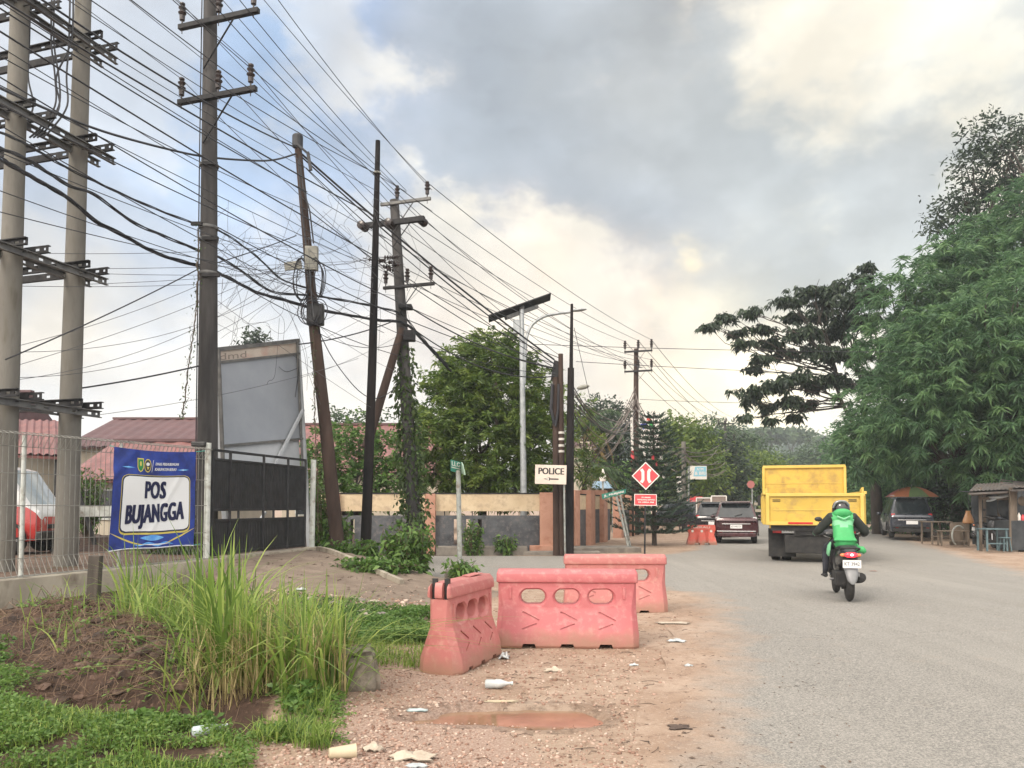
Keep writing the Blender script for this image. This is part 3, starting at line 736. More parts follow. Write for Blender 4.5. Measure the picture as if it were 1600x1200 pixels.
# --- P11 in the distance
def far_pole(label, px, bz, py_top, Y, arms, armw, r, m='rust_pole', white_low=None, g=None):
    b = P(px, 800, Y); b.z = bz; t = thing('utility_pole', label, 'utility pole', b, group=g); tp = P(px+1, py_top, Y)
    shaft(t, b, tp, r*1.25, r*.8, M[m], n=12); out = []
    for py in arms:
        c = P(px, py, Y-.2); out.append(crossarm(t, c, armw*.48, armw*.72, (-armw*.45, armw*.12, armw*.68), M['arm_dark'], w=.10, h=.09, s=1.15))
    return t, out
t11, I11 = far_pole('rust brown pole with two short crossarms beyond the wall corner', 993, 0, 545, 41, (549, 580), 1.25, .15)
t12, I12 = far_pole('small distant pole with crossarms left of the truck', 1132, 0, 657, 77, (662, 688), 1.35, .16, 'concrete_dark')
t13, I13 = far_pole('farthest small pole with crossarms against the blue hill', 1171, 0, 684, 120, (690, 704), 1.6, .16, 'concrete_dark')
t14 = plain_pole('pale concrete pole at the hub of tangled wires beside the blue sign', 1070, 835, 1068, 690, 47, .17, .13, 'concrete')
# --- P7 street lamp with solar panel
B7 = P(819, 860, 27); B7.z = 0
t7 = thing('solar_street_lamp', 'grey street lamp with a long tilted solar panel and a curved arm', 'street lamp', B7)
shaft(t7, B7, P(815, 484, 27), .13, .085, M['grey_steel'], n=14)
mb = MB(); a = P(763, 494, 26.4); b = P(861, 459, 27.2); n_ = Vector((.15, -.75, .35))
mb.prism([a, b, b+Vector((0, .55, -.10)), a+Vector((0, .55, -.10))], (0, .02, .05)); mb.build('solar_panel', M['arm_dark'], t7, world=True, bevel=.005)
mb = MB(); a2 = a.lerp(b, .27)+Vector((0, .35, -.2)); b2 = a.lerp(b, .78)+Vector((0, .35, -.2)); mb.bar(a2, b2, .22, .12); mb.bar(P(815, 486, 27), P(816, 478, 27.05)+Vector((0, 0, .0)), .12); mb.build('panel_bracket', M['arm_steel'], t7, world=True)
mb = MB(); mb.box(P(807, 511, 27), (.24, .2, .50)); mb.build('battery_box', M['grey_steel'], t7, world=True, bevel=.02)
mb = MB(); mb.tube(smoothpath([P(821, 545, 27), P(823, 527, 27), P(831, 508, 27), P(849, 495, 27), P(870, 490, 27), P(893, 487, 27)]), [.055]*31, 10); mb.tube([P(819, 600, 27), P(820.5, 545, 27)], .06, 10); mb.build('curved_arm', M['grey_steel'], t7, world=True, smooth=True)
mb = MB(); mb.ball(P(904, 484.5, 27), (.30, .11, .055), 16, 8, rot=Matrix.Rotation(R(-6), 3, 'Y')); mb.build('lamp_head', M['grey_steel'], t7, world=True, smooth=True)
tl = thing('street_lamp', 'small street lamp head on a thin bent arm, half hidden behind the black pole', 'street lamp', (P(893, 800, 38).x, 38, 0))
mb = MB(); mb.tube([Vector((P(894, 800, 38).x, 38, 0)), P(894, 625, 38)]+smoothpath([P(894, 622, 38), P(899, 613, 38), P(906, 608, 38)]), [.07, .05]+[.035]*13, 8); mb.build('pole', M['grey_steel'], tl, world=True, smooth=True)
mb = MB(); mb.ball(P(911, 605, 38), (.33, .14, .12), 14, 8, rot=Matrix.Rotation(R(-12), 3, 'Y')); mb.build('lamp_head', M['box_grey'], tl, world=True, smooth=True)

# --- power lines on insulators
GH = 'high power lines carried on the insulators along the road'
def back(p, dx=-9.5, dy=-31, dz=.6): return Vector(p)+Vector((dx, dy, dz))
LB = 'high thin power line rising overhead from the insulators of the tall stained pole'
for q in I3a+I3b: wire(span(q, back(q), .25), .007, LB, GH, 'wire')
LC = 'high thin power line from the tall stained pole to the vine covered pole'
for q, e in zip(I3b, [P(598, 318, 21)]+I6a): wire(span(q, e, .10), .008, LC, GH, 'wire')
for q, e in zip(I3a, I6c): wire(span(q, e, .12), .008, LC, GH, 'wire')
LD = 'thin power line from the vine covered pole to the rust brown distant pole'
for q, e in zip([P(598, 318, 21)]+I6a, I11[0]): wire(span(q, e, .35), .011, LD, GH, 'wire')
for q, e in zip(I6c, I11[1]): wire(span(q, e, .35), .011, LD, GH, 'wire')
for (x, y) in ((568, 350), (660, 342), (612, 347)): wire(span(P(x, y, 21), P(985+x*.03, 575, 41), .4), .010, LD, GH, 'wire')
LE = 'faint distant power line sagging from the rust brown pole towards the hill'
for A_, B_ in zip(I11, I12):
    for q, e in zip(A_, B_): wire(span(q, e, .7), .016, LE, GH, 'wire')
for A_, B_ in zip(I12, I13):
    for q, e in zip(A_, B_): wire(span(q, e, .9), .022, LE, GH, 'wire')
# --- lines sweeping in from the top left to the vine pole, the black pole and beyond
GA = 'lines sweeping from the top left over the fence to the far poles'
LA = 'straight black line in the fan sweeping from the top left to the far poles'
fan = [  # px, py, depth at the picture's left or top; then the far end
 (95, 0, 11, 465, 232, 18.5, .018), (170, 0, 11, 590, 272, 19, .009), (230, 0, 11, 635, 300, 21, .009), (42, 12, 10, 610, 350, 21, .016),
 (0, 36, 9.5, 600, 408, 20, .014), (0, 98, 9.5, 640, 480, 21, .010), (0, 70, 9.5, 484, 330, 18.4, .008), (290, 0, 12, 675, 330, 21, .008),
 (340, 0, 12, 660, 346, 21, .008), (385, 0, 13, 635, 298, 21, .008), (446, 0, 14, 675, 297, 21, .008), (0, 150, 9.5, 480, 390, 18.4, .010),
 (0, 178, 9.5, 600, 520, 20, .008), (0, 120, 9.5, 588, 420, 19, .007), (60, 0, 10, 476, 262, 18.4, .007), (0, 225, 9.5, 487, 420, 18.4, .007),
 (0, 55, 9.5, 630, 440, 21, .007), (0, 285, 9.5, 486, 455, 18.4, .007), (0, 318, 9.5, 470, 432, 18.4, .007), (130, 0, 10.5, 592, 300, 19, .007),
 (0, 0, 9.5, 480, 300, 18.4, .012), (15, 0, 9.5, 602, 372, 20, .008)]
for (a, b, c, d, e, f, r) in fan:
    p0 = P(a, b, c); p1 = P(d, e, f); p00 = p0+(p0-p1)*.35
    wire(span(p00, p1, .14+.05*((a+b) % 3)), r, LA, GA)
# pole to pole, lower spans on the right
GB = 'low cables slung between the wooden poles'
LF = 'black low cable running from the leaning brown pole to the wall corner poles'
for (a, b, c, d, e, f, r, s) in [(466, 236, 18.5, 866, 562, 24, .028, .15), (470, 244, 18.5, 868, 570, 24, .020, .2), (478, 262, 18.5, 862, 572, 24, .012, .3),
    (484, 330, 18.4, 866, 580, 24, .013, .25), (340, 355, 15.5, 868, 575, 24, .012, .35), (340, 322, 15.5, 866, 568, 24, .010, .3), (600, 410, 20, 876, 560, 24, .012, .2),
    (640, 480, 21, 868, 576, 24, .020, .25), (590, 272, 19, 893, 515, 23.6, .008, .3), (634, 505, 21, 866, 588, 24, .018, .5), (350, 430, 15.5, 640, 560, 21, .010, .2),
    (486, 452, 18.4, 872, 585, 24, .009, .45), (592, 300, 19, 876, 556, 24, .008, .3), (497, 520, 18.4, 640, 530, 21, .009, .3)]:
    wire(span(P(a, b, c), P(d, e, f), s), r, LF, GB, name='low_cable', cat='cable')
wire(smoothpath([P(-20, 128, 9.5), P(60, 165, 11), P(160, 205, 12.5), P(270, 235, 14.5), P(330, 246, 15.6), P(400, 251, 17), P(432, 249, 17.8), P(463, 240, 18.4)]), .022, 'single black cable sagging across the sky to the head of the leaning brown pole', None, name='sagging_cable', cat='cable')
# crossing lines
GC = 'faint service wires crossing the sky behind the tall pole'
wire(span(P(8, 562, 12), P(314, 418, 15.4), .05), .012, 'black wire climbing from the twin poles up to the clamp of the tall pole', None, name='stay_wire')
wire(span(P(314, 418, 15.4), P(463, 368, 18.4), .03), .012, 'black wire rising from the tall pole to the leaning brown pole', None, name='stay_wire')
wire(span(P(116, 608, 14), P(314, 571, 15.4), .03), .016, 'black cable running low from the twin poles to the tall pole above the red roofs', None, name='service_cable', cat='cable')
wire(span(P(467, 538, 18), P(624, 498, 21), .10), .016, 'black cable rising from the billboard corner to the vine covered pole', None, name='service_cable', cat='cable')
for (a, b, c, d, e, f, s) in [(140, 420, 14, 600, 405, 20, .05), (140, 427, 14, 600, 415, 20, .12), (30, 395, 12.8, 480, 380, 18, .1), (30, 447, 12.8, 500, 430, 18, .1), (140, 444, 14, 580, 405, 19, .1),
        (30, 540, 12.5, 420, 390, 17, .2), (30, 550, 12.5, 480, 420, 18, .5), (30, 570, 12.5, 470, 400, 18, .15), (30, 590, 12.5, 480, 425, 18, .6), (30, 593, 12.5, 470, 405, 18, .5),
        (140, 650, 14, 560, 560, 19, .15), (340, 470, 15.5, 585, 640, 19, .05), (360, 600, 20, 600, 480, 20, .05), (345, 380, 15.5, 640, 590, 21, .3), (470, 590, 18, 630, 520, 21, .1)]:
    wire(span(P(a, b, c), P(d, e, f), s), .005, 'faint thin wire strung low across the pale sky behind the poles', GC, 'wire', name='service_wire')
# thick twisted bundles
GT = 'thick twisted cable bundles sagging at mid height'
twisted([P(-30, 232, 10), P(35, 268, 11.5), P(105, 308, 12.9), P(150, 345, 13.5), P(190, 366, 14), P(250, 398, 14.8), P(314, 417, 15.7), P(352, 432, 16.4), P(400, 456, 17.3), P(450, 470, 18.1), P(492, 482, 18.6), P(545, 492, 19.2), P(590, 500, 19.9), P(632, 506, 20.8), P(660, 532, 22), P(705, 580, 24)], .020, 4, 1.9, 'lowest and thickest twisted black cable bundle, sagging past the poles to the tree', GT)
twisted([P(-30, 222, 10), P(40, 248, 11.5), P(105, 288, 12.9), P(150, 305, 13.4), P(205, 345, 14), P(260, 370, 14.9), P(314, 392, 15.7), P(345, 403, 16.2), P(380, 425, 16.9), P(425, 455, 17.7), P(490, 462, 18.5), P(540, 470, 19.2), P(590, 480, 19.8), P(628, 492, 20.8), P(652, 520, 22), P(700, 572, 24)], .017, 3, 2.3, 'middle twisted black cable bundle just above the thickest one', GT)
twisted([P(-30, 195, 10), P(35, 222, 11.5), P(105, 262, 12.9), P(180, 298, 14), P(240, 325, 14.8), P(300, 348, 15.5), P(345, 362, 16.1), P(400, 400, 17.2), P(440, 436, 18), P(488, 452, 18.5)], .013, 3, 2.0, 'uppermost twisted black bundle, tied to the tall pole above the other two', GT)
wire(smoothpath([P(498, 516, 18.4), P(520, 560, 18.8), P(560, 610, 19), P(590, 622, 20), P(622, 600, 21), P(628, 560, 21)]), .012, 'slack black cable hanging in a deep loop between the brown and vine poles', None, name='slack_cable', cat='cable')
# tangle round the leaning pole
rg_ = np.random.default_rng(17)
for i in range(46):
    x0 = rg_.uniform(345, 620); y0 = rg_.uniform(300, 500); x1 = x0+rg_.normal()*70; y1 = y0+rg_.uniform(20, 190)*(1 if i % 3 else .3)
    x1 = min(max(x1, 345), 640); Y = 18.1+rg_.uniform(-.8, 1.0)
    c = (x0+x1)/2+rg_.normal()*22, (y0+y1)/2+rg_.normal()*22
    d = (x0*.3+x1*.7)+rg_.normal()*14, (y0*.3+y1*.7)+rg_.normal()*14
    wire(smoothpath([P(x0, y0, Y), P(*c, Y), P(*d, Y+.2), P(x1, y1, Y+.3)], 7), .0042, 'loose curly hair-thin wire tangled in the air around the leaning brown pole', 'loose thin wires tangled round the leaning pole', 'wire', n=4, name='loose_wire')
for i in range(22):
    a = rg_.uniform(0, 6.28); x1 = 480+math.cos(a)*rg_.uniform(60, 130); y1 = 405+math.sin(a)*rg_.uniform(30, 100)
    wire(span(P(482, 385+rg_.uniform(-20, 30), 18.3), P(x1, y1, 18.3+rg_.uniform(-2, 2)), rg_.uniform(0, .25), 8), .0045, 'short thin wire fanning out from the junction box of the leaning brown pole', 'thin wires fanning out from the junction box', 'wire', n=4, name='drop_wire')
# wires across the road and distant tangle
for (a, b, c, d, e, f, lb) in [(835, 538, 28, 1660, 548, 34, 'upper thin black line crossing the whole road on the right half of the sky'), (900, 565, 30, 1660, 592, 36, 'middle thin black line crossing the road below the upper one'), (1000, 624, 41, 1400, 628, 45, 'lowest faint line crossing the road near the horizon')]:
    wire(span(P(a, b, c), P(d, e, f), .15), .012, lb, 'lines crossing the road', name='crossing_line')
wire(span(P(897, 512, 23.6), P(926, 640, 24), .0), .009, 'thin stay wire slanting down from the slim black pole', None, name='stay_wire')
GP = 'pale tangled cables around the distant poles'
rg_ = np.random.default_rng(8)
for i in range(16):
    h = rg_.uniform(600, 660); s_ = -1 if i % 2 else 1
    x1 = 993+s_*rg_.uniform(40, 105)*(1 if s_ < 0 else .8); y1 = rg_.uniform(680, 740)
    wire(span(P(993, h, 40.6), P(x1, y1, rg_.uniform(34, 46)), rg_.uniform(.2, 1.0), 10), .022, 'pale faded cable hanging in the tangle around the rust brown distant pole', GP, 'palecable', name='faded_cable', cat='cable')
for i in range(16):
    a = rg_.uniform(-.5, 1.0)*1.3; s_ = -1 if i % 2 else 1
    x1 = 1069+s_*rg_.uniform(40, 75); y1 = 708+rg_.uniform(-20, 30)
    wire(span(P(1069, 706+rg_.uniform(-8, 14), 46.7), P(x1, y1, rg_.uniform(40, 56)), rg_.uniform(.1, .9), 10), .022, 'pale faded cable fanning out from the hub pole by the blue sign', GP+' at the hub', 'palecable', name='faded_cable', cat='cable')
for i in range(9):
    wire(span(P(888+i, 590+i*7, 24), P(993, 640+i*5, 40.6), rg_.uniform(.4, 1.4), 12), .018, 'drooping cable between the wall corner poles and the rust brown pole', GP+' from the wall corner', 'palecable' if i % 2 else 'cable', name='drooping_cable', cat='cable')
# hanging vines
def vine(pts, label, n=90, seed=1, lf=.07, spread=.06):
    rg = np.random.default_rng(seed); pts = smoothpath(pts, 10); t = thing('hanging_vine', label, 'vine', pts[-1])
    mb = MB(); q = [p+Vector(rg.normal(size=3)*.012) for p in pts]; mb.tube(q, .012, 5); mb.tube([p+Vector(rg.normal(size=3)*.03) for p in pts], .006, 4); mb.build('stem', M['twig'], t, world=True)
    idx = (rg.random(n)**.8*(len(pts)-1)).astype(int); C = np.array([pts[i] for i in idx])+rg.normal(size=(n, 3))*spread
    V, Fq, r = leaves(C, rg.normal(size=(n, 3))+[0, 0, -.6], lf, lf*.6, rg, .6)
    mesh_np('foliage', V, Fq, M['vine'], t, r, off=t.location); return t
vine([P(311, 360, 15.3), P(309, 430, 15.3), P(305, 500, 15.3), P(296, 560, 15.3), P(289, 620, 15.3), P(285, 655, 15.3)], 'dry stringy vine dangling left of the tall stained pole', 160, 1, .05, .05)
vine([P(489, 505, 18.3), P(491, 570, 18.3), P(492, 640, 18.3), P(494, 700, 18.3), P(496, 760, 18.3), P(497, 830, 18.3)], 'thin leafy vine hanging straight down beside the leaning brown pole', 130, 2, .06, .05)
def clad(t, fn, y0, y1, n, seed, rad=.26, lf=.13):
    rg = np.random.default_rng(seed); u = rg.random(n)**.75; C = []
    for k in u:
        p = fn(y0+(y1-y0)*k); a = rg.uniform(math.pi*.8, math.pi*2.3); w = rad*(.8+.9*rg.random()**3*(.5+k)); C.append((p.x+math.cos(a)*w, p.y+math.sin(a)*w*.8, p.z))
    V, Fq, r = leaves(C, rg.normal(size=(n, 3))+[0, 0, -.7], lf, lf*.7, rg, .6)
    tag(mesh_np('climbing_vine', V, Fq, M['vine'], t, r, off=t.location), 'climbing vine leaves up the lower shaft')
clad(t6, p6, 540, 850, 1500, 4)
# ------------------------------------------------------------------ fence, gate, banner, walls, houses
M['mesh_wire'] = pm('galvanised_mesh', (.17, .17, .155, 1), (.28, .275, .25, 1), 8, .5, metal=.3)
M['ret_wall'] = pm('retaining_concrete', (.26, .23, .185, 1), (.40, .36, .29, 1), 1.3, .9, bump=.4, bscale=25, c3=(.16, .13, .10, 1), s3=4, stretch=(1, 1, .5))
M['gate_black'] = pm('gate_black_paint', (.010, .011, .014, 1), (.028, .029, .033, 1), 5, .45)
M['post_white'] = pm('post_off_white', (.42, .45, .42, 1), (.58, .60, .57, 1), 5, .6, c3=(.28, .26, .22, 1), s3=7)
zf = 2.63
def low(p): return Vector((p[0], p[1]))
def make_fence():
    t = thing('wire_mesh_fence', 'grey welded wire mesh fence with folded top and bottom rolls on a low concrete wall', 'fence', (FA.x, FA.y, .4))
    d = (FB-FA).normalized(); a = FA-d*5.0; L_ = (FB-a).length; nrm = Vector((d.y, -d.x))
    def q(s, off, z): p = a+d*s+nrm*off; return Vector((p.x, p.y, z))
    zb = lambda s: .43+.12*(s/L_)
    mb = MB(); rr = .0045; n = int(L_/.085); s_last = L_-.05
    for i in range(n+1):
        s = i*L_/n
        if s > s_last: continue
        z0 = zb(s)
        # one bent wire: bottom triangular roll, straight run, top roll
        pts = [q(s, .0, z0+.28), q(s, .16, z0+.03), q(s, .0, z0+.03), q(s, 0, z0+.28), q(s, 0, zf-.22), q(s, .13, zf-.05), q(s, 0, zf-.01), q(s, 0, zf-.22)]
        for p0, p1 in zip(pts, pts[1:]): mb.tube([p0, p1], rr, 4, caps=False)
    for (off, z, r) in ((0, None, .005), (.16, 'b', .006), (0, 'm', .005), (0, 1.05, .005), (0, 1.55, .006), (0, 2.02, .005), (0, 2.41, .005), (.13, 2.58, .006), (0, 2.62, .005)):
        pts = []
        for i in range(13):
            s = s_last*i/12; zz = zb(s)+.03 if z in (None, 'b') else (zb(s)+.28 if z == 'm' else z)
            pts.append(q(s, off, zz))
        mb.tube(pts, r, 4)
    mb.build('mesh_panel', M['mesh_wire'], t, world=True)
    for s in (2.0, 5.35, 6.95, L_):
        big = s == L_; mb = MB(); r = .055 if big else .028
        mb.tube([q(s, -.04, .1 if big else zb(s)), q(s, -.04, zf+(.09 if big else -.05))], r, 12)
        mb.build('post', M['post_white'], t, world=True, smooth=True)
    w = thing('retaining_wall', 'low stained concrete retaining wall under the wire mesh fence', 'wall', (FA.x, FA.y, 0))
    mb = MB(); k = 24
    for i in range(k):
        s0 = L_*i/k; s1 = L_*(i+1)/k
        for p in ((s0, s1),):
            pr = [q(s0, .20, -.3), q(s0, .20, zb(s0)), q(s0, -.12, zb(s0)), q(s0, -.12, -.3)]
        if i == 0: rings = [pr]
        rings.append([q(s1, .20, -.3), q(s1, .20, zb(s1)), q(s1, -.12, zb(s1)), q(s1, -.12, -.3)])
    mb.loft(rings); mb.build('wall_body', M['ret_wall'], w, world=True)
    mb = MB(); mb.box((FB.x+.02, FB.y+.05, .2), (.5, .5, .74), rot=rotz(-.4)); mb.build('end_block', M['ret_wall'], w, world=True, bevel=.01)
    # small cable box on the end post
    b = MB(); b.box(P(311, 694, 14.25), (.26, .12, .09)); o = b.build('cable_box', M['black'], bevel=.02); tag(o, 'small black box tied on top of the fence end post', 'box')
    return a, d, L_, q
fa, fd, fL, fq = make_fence()
def make_gate():
    t = thing('slatted_gate', 'tall black steel gate of dense upright slats in two tiers', 'gate', (FB.x, FB.y, .5))
    A = Vector((P(332, 700, 14.45).x, 14.45)); B = Vector((P(477, 700, 17.75).x, 17.75)); L_ = (B-A).length; d = (B-A)/L_
    zt = lambda s: 2.62; zb = .60
    def g(s, z, o=0): p = A+d*s; return Vector((p.x+d.y*o, p.y-d.x*o, z))
    mb = MB()
    for z, h in ((2.60, .05), (2.43, .045), (1.47, .05), (1.27, .05), (.64, .06)): mb.bar(g(0, z), g(L_, z), .05, h)
    for s in (0, L_*.16, L_*.5, L_*.78, L_): mb.bar(g(s, .6, .012), g(s, 2.62, .012), .045, .05, up=(0, 1, 0))
    for s in (L_*.25, L_*.62, L_*.9): mb.bar(g(s, 1.27), g(s, 1.47), .04, .04, up=(0, 1, 0))
    mb.build('gate_frame', M['gate_black'], t, world=True, bevel=.004)
    for z0, z1, nm in ((1.49, 2.43, 'upper_slats'), (.66, 1.27, 'lower_slats')):
        mb = MB(); n = 58
        for i in range(n):
            s = L_*(i+.5)/n; mb.bar(g(s, z0), g(s, z1), .049, .012, up=(d.y, -d.x, 0))
        mb.build(nm, M['gate_black'], t, world=True)
    pb = P(487, 866, 17.9); pt = thing('gate_post', 'off-white steel post on a concrete block at the far end of the black gate', 'post', (pb.x, pb.y, .42))
    mb = MB(); mb.tube([Vector((pb.x, pb.y, .5)), Vector((pb.x+.02, pb.y, 2.62))], .062, 14); mb.build('shaft', M['post_white'], pt, world=True, smooth=True)
    mb = MB(); mb.box((pb.x, pb.y, .42), (.34, .4, .34)); mb.build('footing', M['ret_wall'], pt, world=True, bevel=.015)
    s = thing('gate_sill', 'grey concrete sill running under the black slatted gate', 'sill', (A.x, A.y, .4))
    mb = MB(); mb.bar(g(-.1, .44, -.02), g(L_+.1, .44, -.02), .34, .26); mb.build('sill_body', M['ret_wall'], s, world=True, bevel=.01)
make_gate()
def make_banner():
    # hung on the outside of the fence, slightly slack
    d = fd; a2 = Vector((P(172, 700, 12.62).x, 12.62)); b2 = Vector((P(303, 700, 13.95).x, 13.95))
    W = 1.0; tl = P(175, 698, 12.22); tr = P(303, 706, 13.70); bl = P(166, 861, 12.18); br = P(299, 852, 13.66)
    nrm = (tr-tl).cross(bl-tl).normalized(); nrm = -nrm if nrm.y > 0 else nrm
    def f(u, v, o=0.0):                 # u 0..1 across, v 0..1 down
        top = tl.lerp(tr, u)-Vector((0, 0, .035*math.sin(math.pi*u))); bot = bl.lerp(br, u)+Vector((0, 0, .02*math.sin(math.pi*u)+.010*math.sin(9*u)))
        p = top.lerp(bot, v)
        w = .018*math.sin(5.1*u+3.2*v)*math.sin(math.pi*v)+.016*math.sin(11*(u-v*.55)+1)*math.sin(math.pi*u)+.05
        w += .020*math.exp(-((u+v*.9-.25)/.04)**2)+.020*math.exp(-(((1-u)+v*.8-.22)/.04)**2)+.016*math.exp(-((u-.45*v-.42)/.03)**2)+.012*math.exp(-(((1-u)-.6*v-.05)/.03)**2)
        return p+nrm*(w+o)
    t = thing('banner', 'blue printed banner reading POS BUJANGGA tied to the wire mesh fence', 'banner', bl)
    def sheet(u0, v0, u1, v1, o, nu=26, nv=26, mb=None, rad=0):
        mb = mb or MB(); vs = []
        for j in range(nv+1):
            v = v0+(v1-v0)*j/nv; cut = 0
            if rad:
                e = min(v-v0, v1-v); cut = rad-math.sqrt(max(0, rad*rad-(rad-e)**2)) if e < rad else 0
            for i in range(nu+1): vs.append(f(u0+cut+(u1-u0-2*cut)*i/nu, v, o))
        mb.add(vs, [(j*(nu+1)+i, j*(nu+1)+i+1, (j+1)*(nu+1)+i+1, (j+1)*(nu+1)+i) for j in range(nv) for i in range(nu)]); return mb
    blue = pm('banner_blue', (.010, .020, .13, 1), (.020, .055, .34, 1), 2.6, .4)
    pw = pm('print_white', (.72, .74, .76, 1), None, rough=.45); nv_ = pm('print_navy', (.006, .010, .055, 1), None, rough=.45); gold = pm('print_gold', (.62, .52, .12, 1), None, rough=.45)
    lb_ = pm('print_light_blue', (.05, .25, .75, 1), (.20, .50, .85, 1), 6, .4); grn = pm('print_green', (.02, .22, .06, 1), None, rough=.45); dk = pm('print_dark', (.03, .03, .04, 1), None, rough=.5)
    mb = sheet(0, 0, 1, 1, 0, 40, 40); o = mb.build('cloth', blue, t, world=True, smooth=True)
    mb = sheet(.095, .255, .935, .865, .004, 40, 40, rad=.07); mb.build('gold_border', gold, t, world=True, smooth=True)
    mb = sheet(.10, .260, .925, .845, .008, 40, 40, rad=.065); mb.build('navy_border', nv_, t, world=True, smooth=True)
    mb = sheet(.112, .272, .915, .83, .012, 40, 40, rad=.06); mb.build('white_panel', pw, t, world=True, smooth=True)
    asp = (bl-tl).length/(tr-tl).length
    def T(s, cu, cv, h, mat, bold, sx=1, shear=0, nm='lettering', rot=0):
        vs, fs = txt(s, 1.0, bold, shear, 1.0, space=1.06); w = max(v[0] for v in vs)-min(v[0] for v in vs)
        k = h/.72; ww = sx
        mb = MB(); st_ = h*.075; n_ = 0
        for ox in ((-1, -.33, .33, 1) if h > .1 else (-.7, .7)):
            for oy in ((-.5, .5) if h > .1 else (0,)):
                vv = []; n_ += 1
                for x, y in vs: u = cu+x/w*ww+ox*st_*.62; v = cv-y*k+rot*(u-cu)+oy*st_*.6; vv.append(f(u, v, .017+.0005*n_))
                mb.add(vv, fs)
        mb.build(nm, mat, t, world=True)
    T('POS', .49, .415, .178, nv_, .0, .25, .04); T('BUJANGGA', .50, .655, .19, nv_, .0, .68, .04, rot=-.05)
    T('DINAS PERHUBUNGAN', .62, .135, .030, pw, .0, .29, .12); T('KABUPATEN BERAU', .605, .190, .030, pw, .0, .26, .12)
    # emblems: yellow and green shield, round dark badge
    def poly(pts, m, o, nm='emblem'):
        mb = MB(); n = len(pts); mb.add([f(x, y, o) for x, y in pts], [tuple(range(n))]); mb.build(nm, m, t, world=True)
    def shield(cx, cy, w, h): return [(cx-w, cy-h), (cx+w, cy-h), (cx+w, cy+h*.35), (cx+w*.6, cy+h*.8), (cx, cy+h), (cx-w*.6, cy+h*.8), (cx-w, cy+h*.35)]
    def ell(cx, cy, w, h, n=20, p=0): return [(cx+w*math.cos(2*math.pi*i/n), cy+h*math.sin(2*math.pi*i/n)) for i in range(n)]
    poly(shield(.305, .155, .040, .072), gold, .005); poly(shield(.305, .155, .031, .060), grn, .007); poly(ell(.305, .14, .012, .026), gold, .009)
    poly(ell(.395, .155, .043, .070), gold, .005); poly(ell(.395, .155, .036, .060), dk, .007); poly(ell(.395, .14, .022, .018), pw, .009); poly([(.38, .165), (.415, .17), (.395, .20)], gold, .009)
    mb = MB(); mb.add([f(.452, .095, .006), f(.456, .095, .006), f(.45, .22, .006), (f(.446, .22, .006))], [(0, 1, 2, 3)]); mb.build('divider', pw, t, world=True)
    for cx, cy, w in ((.16, .185, .08), (.83, .195, .08)):
        poly([(cx-w, cy), (cx, cy-.010), (cx+w, cy), (cx, cy+.010)], lb_, .005, 'glint'); poly([(cx-.03, cy), (cx, cy-.005), (cx+.03, cy), (cx, cy+.005)], pw, .007, 'glint')
    def arc(pts, w, m, nm='swoosh', o=.004):
        mb = MB(); vs = []; n = len(pts)
        for i, (x, y) in enumerate(pts):
            k = w*math.sin(math.pi*(i+.5)/n); vs += [f(x, y-k, o), f(x, y+k, o)]
        mb.add(vs, [(2*i, 2*i+1, 2*i+3, 2*i+2) for i in range(n-1)]); mb.build(nm, m, t, world=True)
    arc([(i/14*.40, .83+.14*math.sin(i/14*1.5)) for i in range(15)], .009, gold); arc([(.62+i/14*.38, .965-.15*(i/14)**1.3) for i in range(15)], .009, gold)
    arc([(.28+i/14*.46, .965+.012*math.sin(i)) for i in range(15)], .014, lb_, o=.003); arc([(.35+i/14*.33, .968) for i in range(15)], .006, pw, o=.005)
    arc([(.35+i/14*.26, .90) for i in range(15)], .03, lb_, o=.003)
    mb = MB()
    for u, v, du in ((0, 0, -.10), (1, 0, .14), (0, 1, -.05), (1, 1, .10)): mb.tube([f(u, v), f(u, v)+Vector((du, .05, .02))], .006, 5)
    mb.build('tie', pm('tie_teal', (.05, .30, .25, 1), None), t, world=True)
    mb = MB(); mb.tube([f(i/20, 1.0, -.0)+Vector((0, 0, -.006)) for i in range(21)], .008, 5); mb.build('hem', pw, t, world=True)
make_banner()
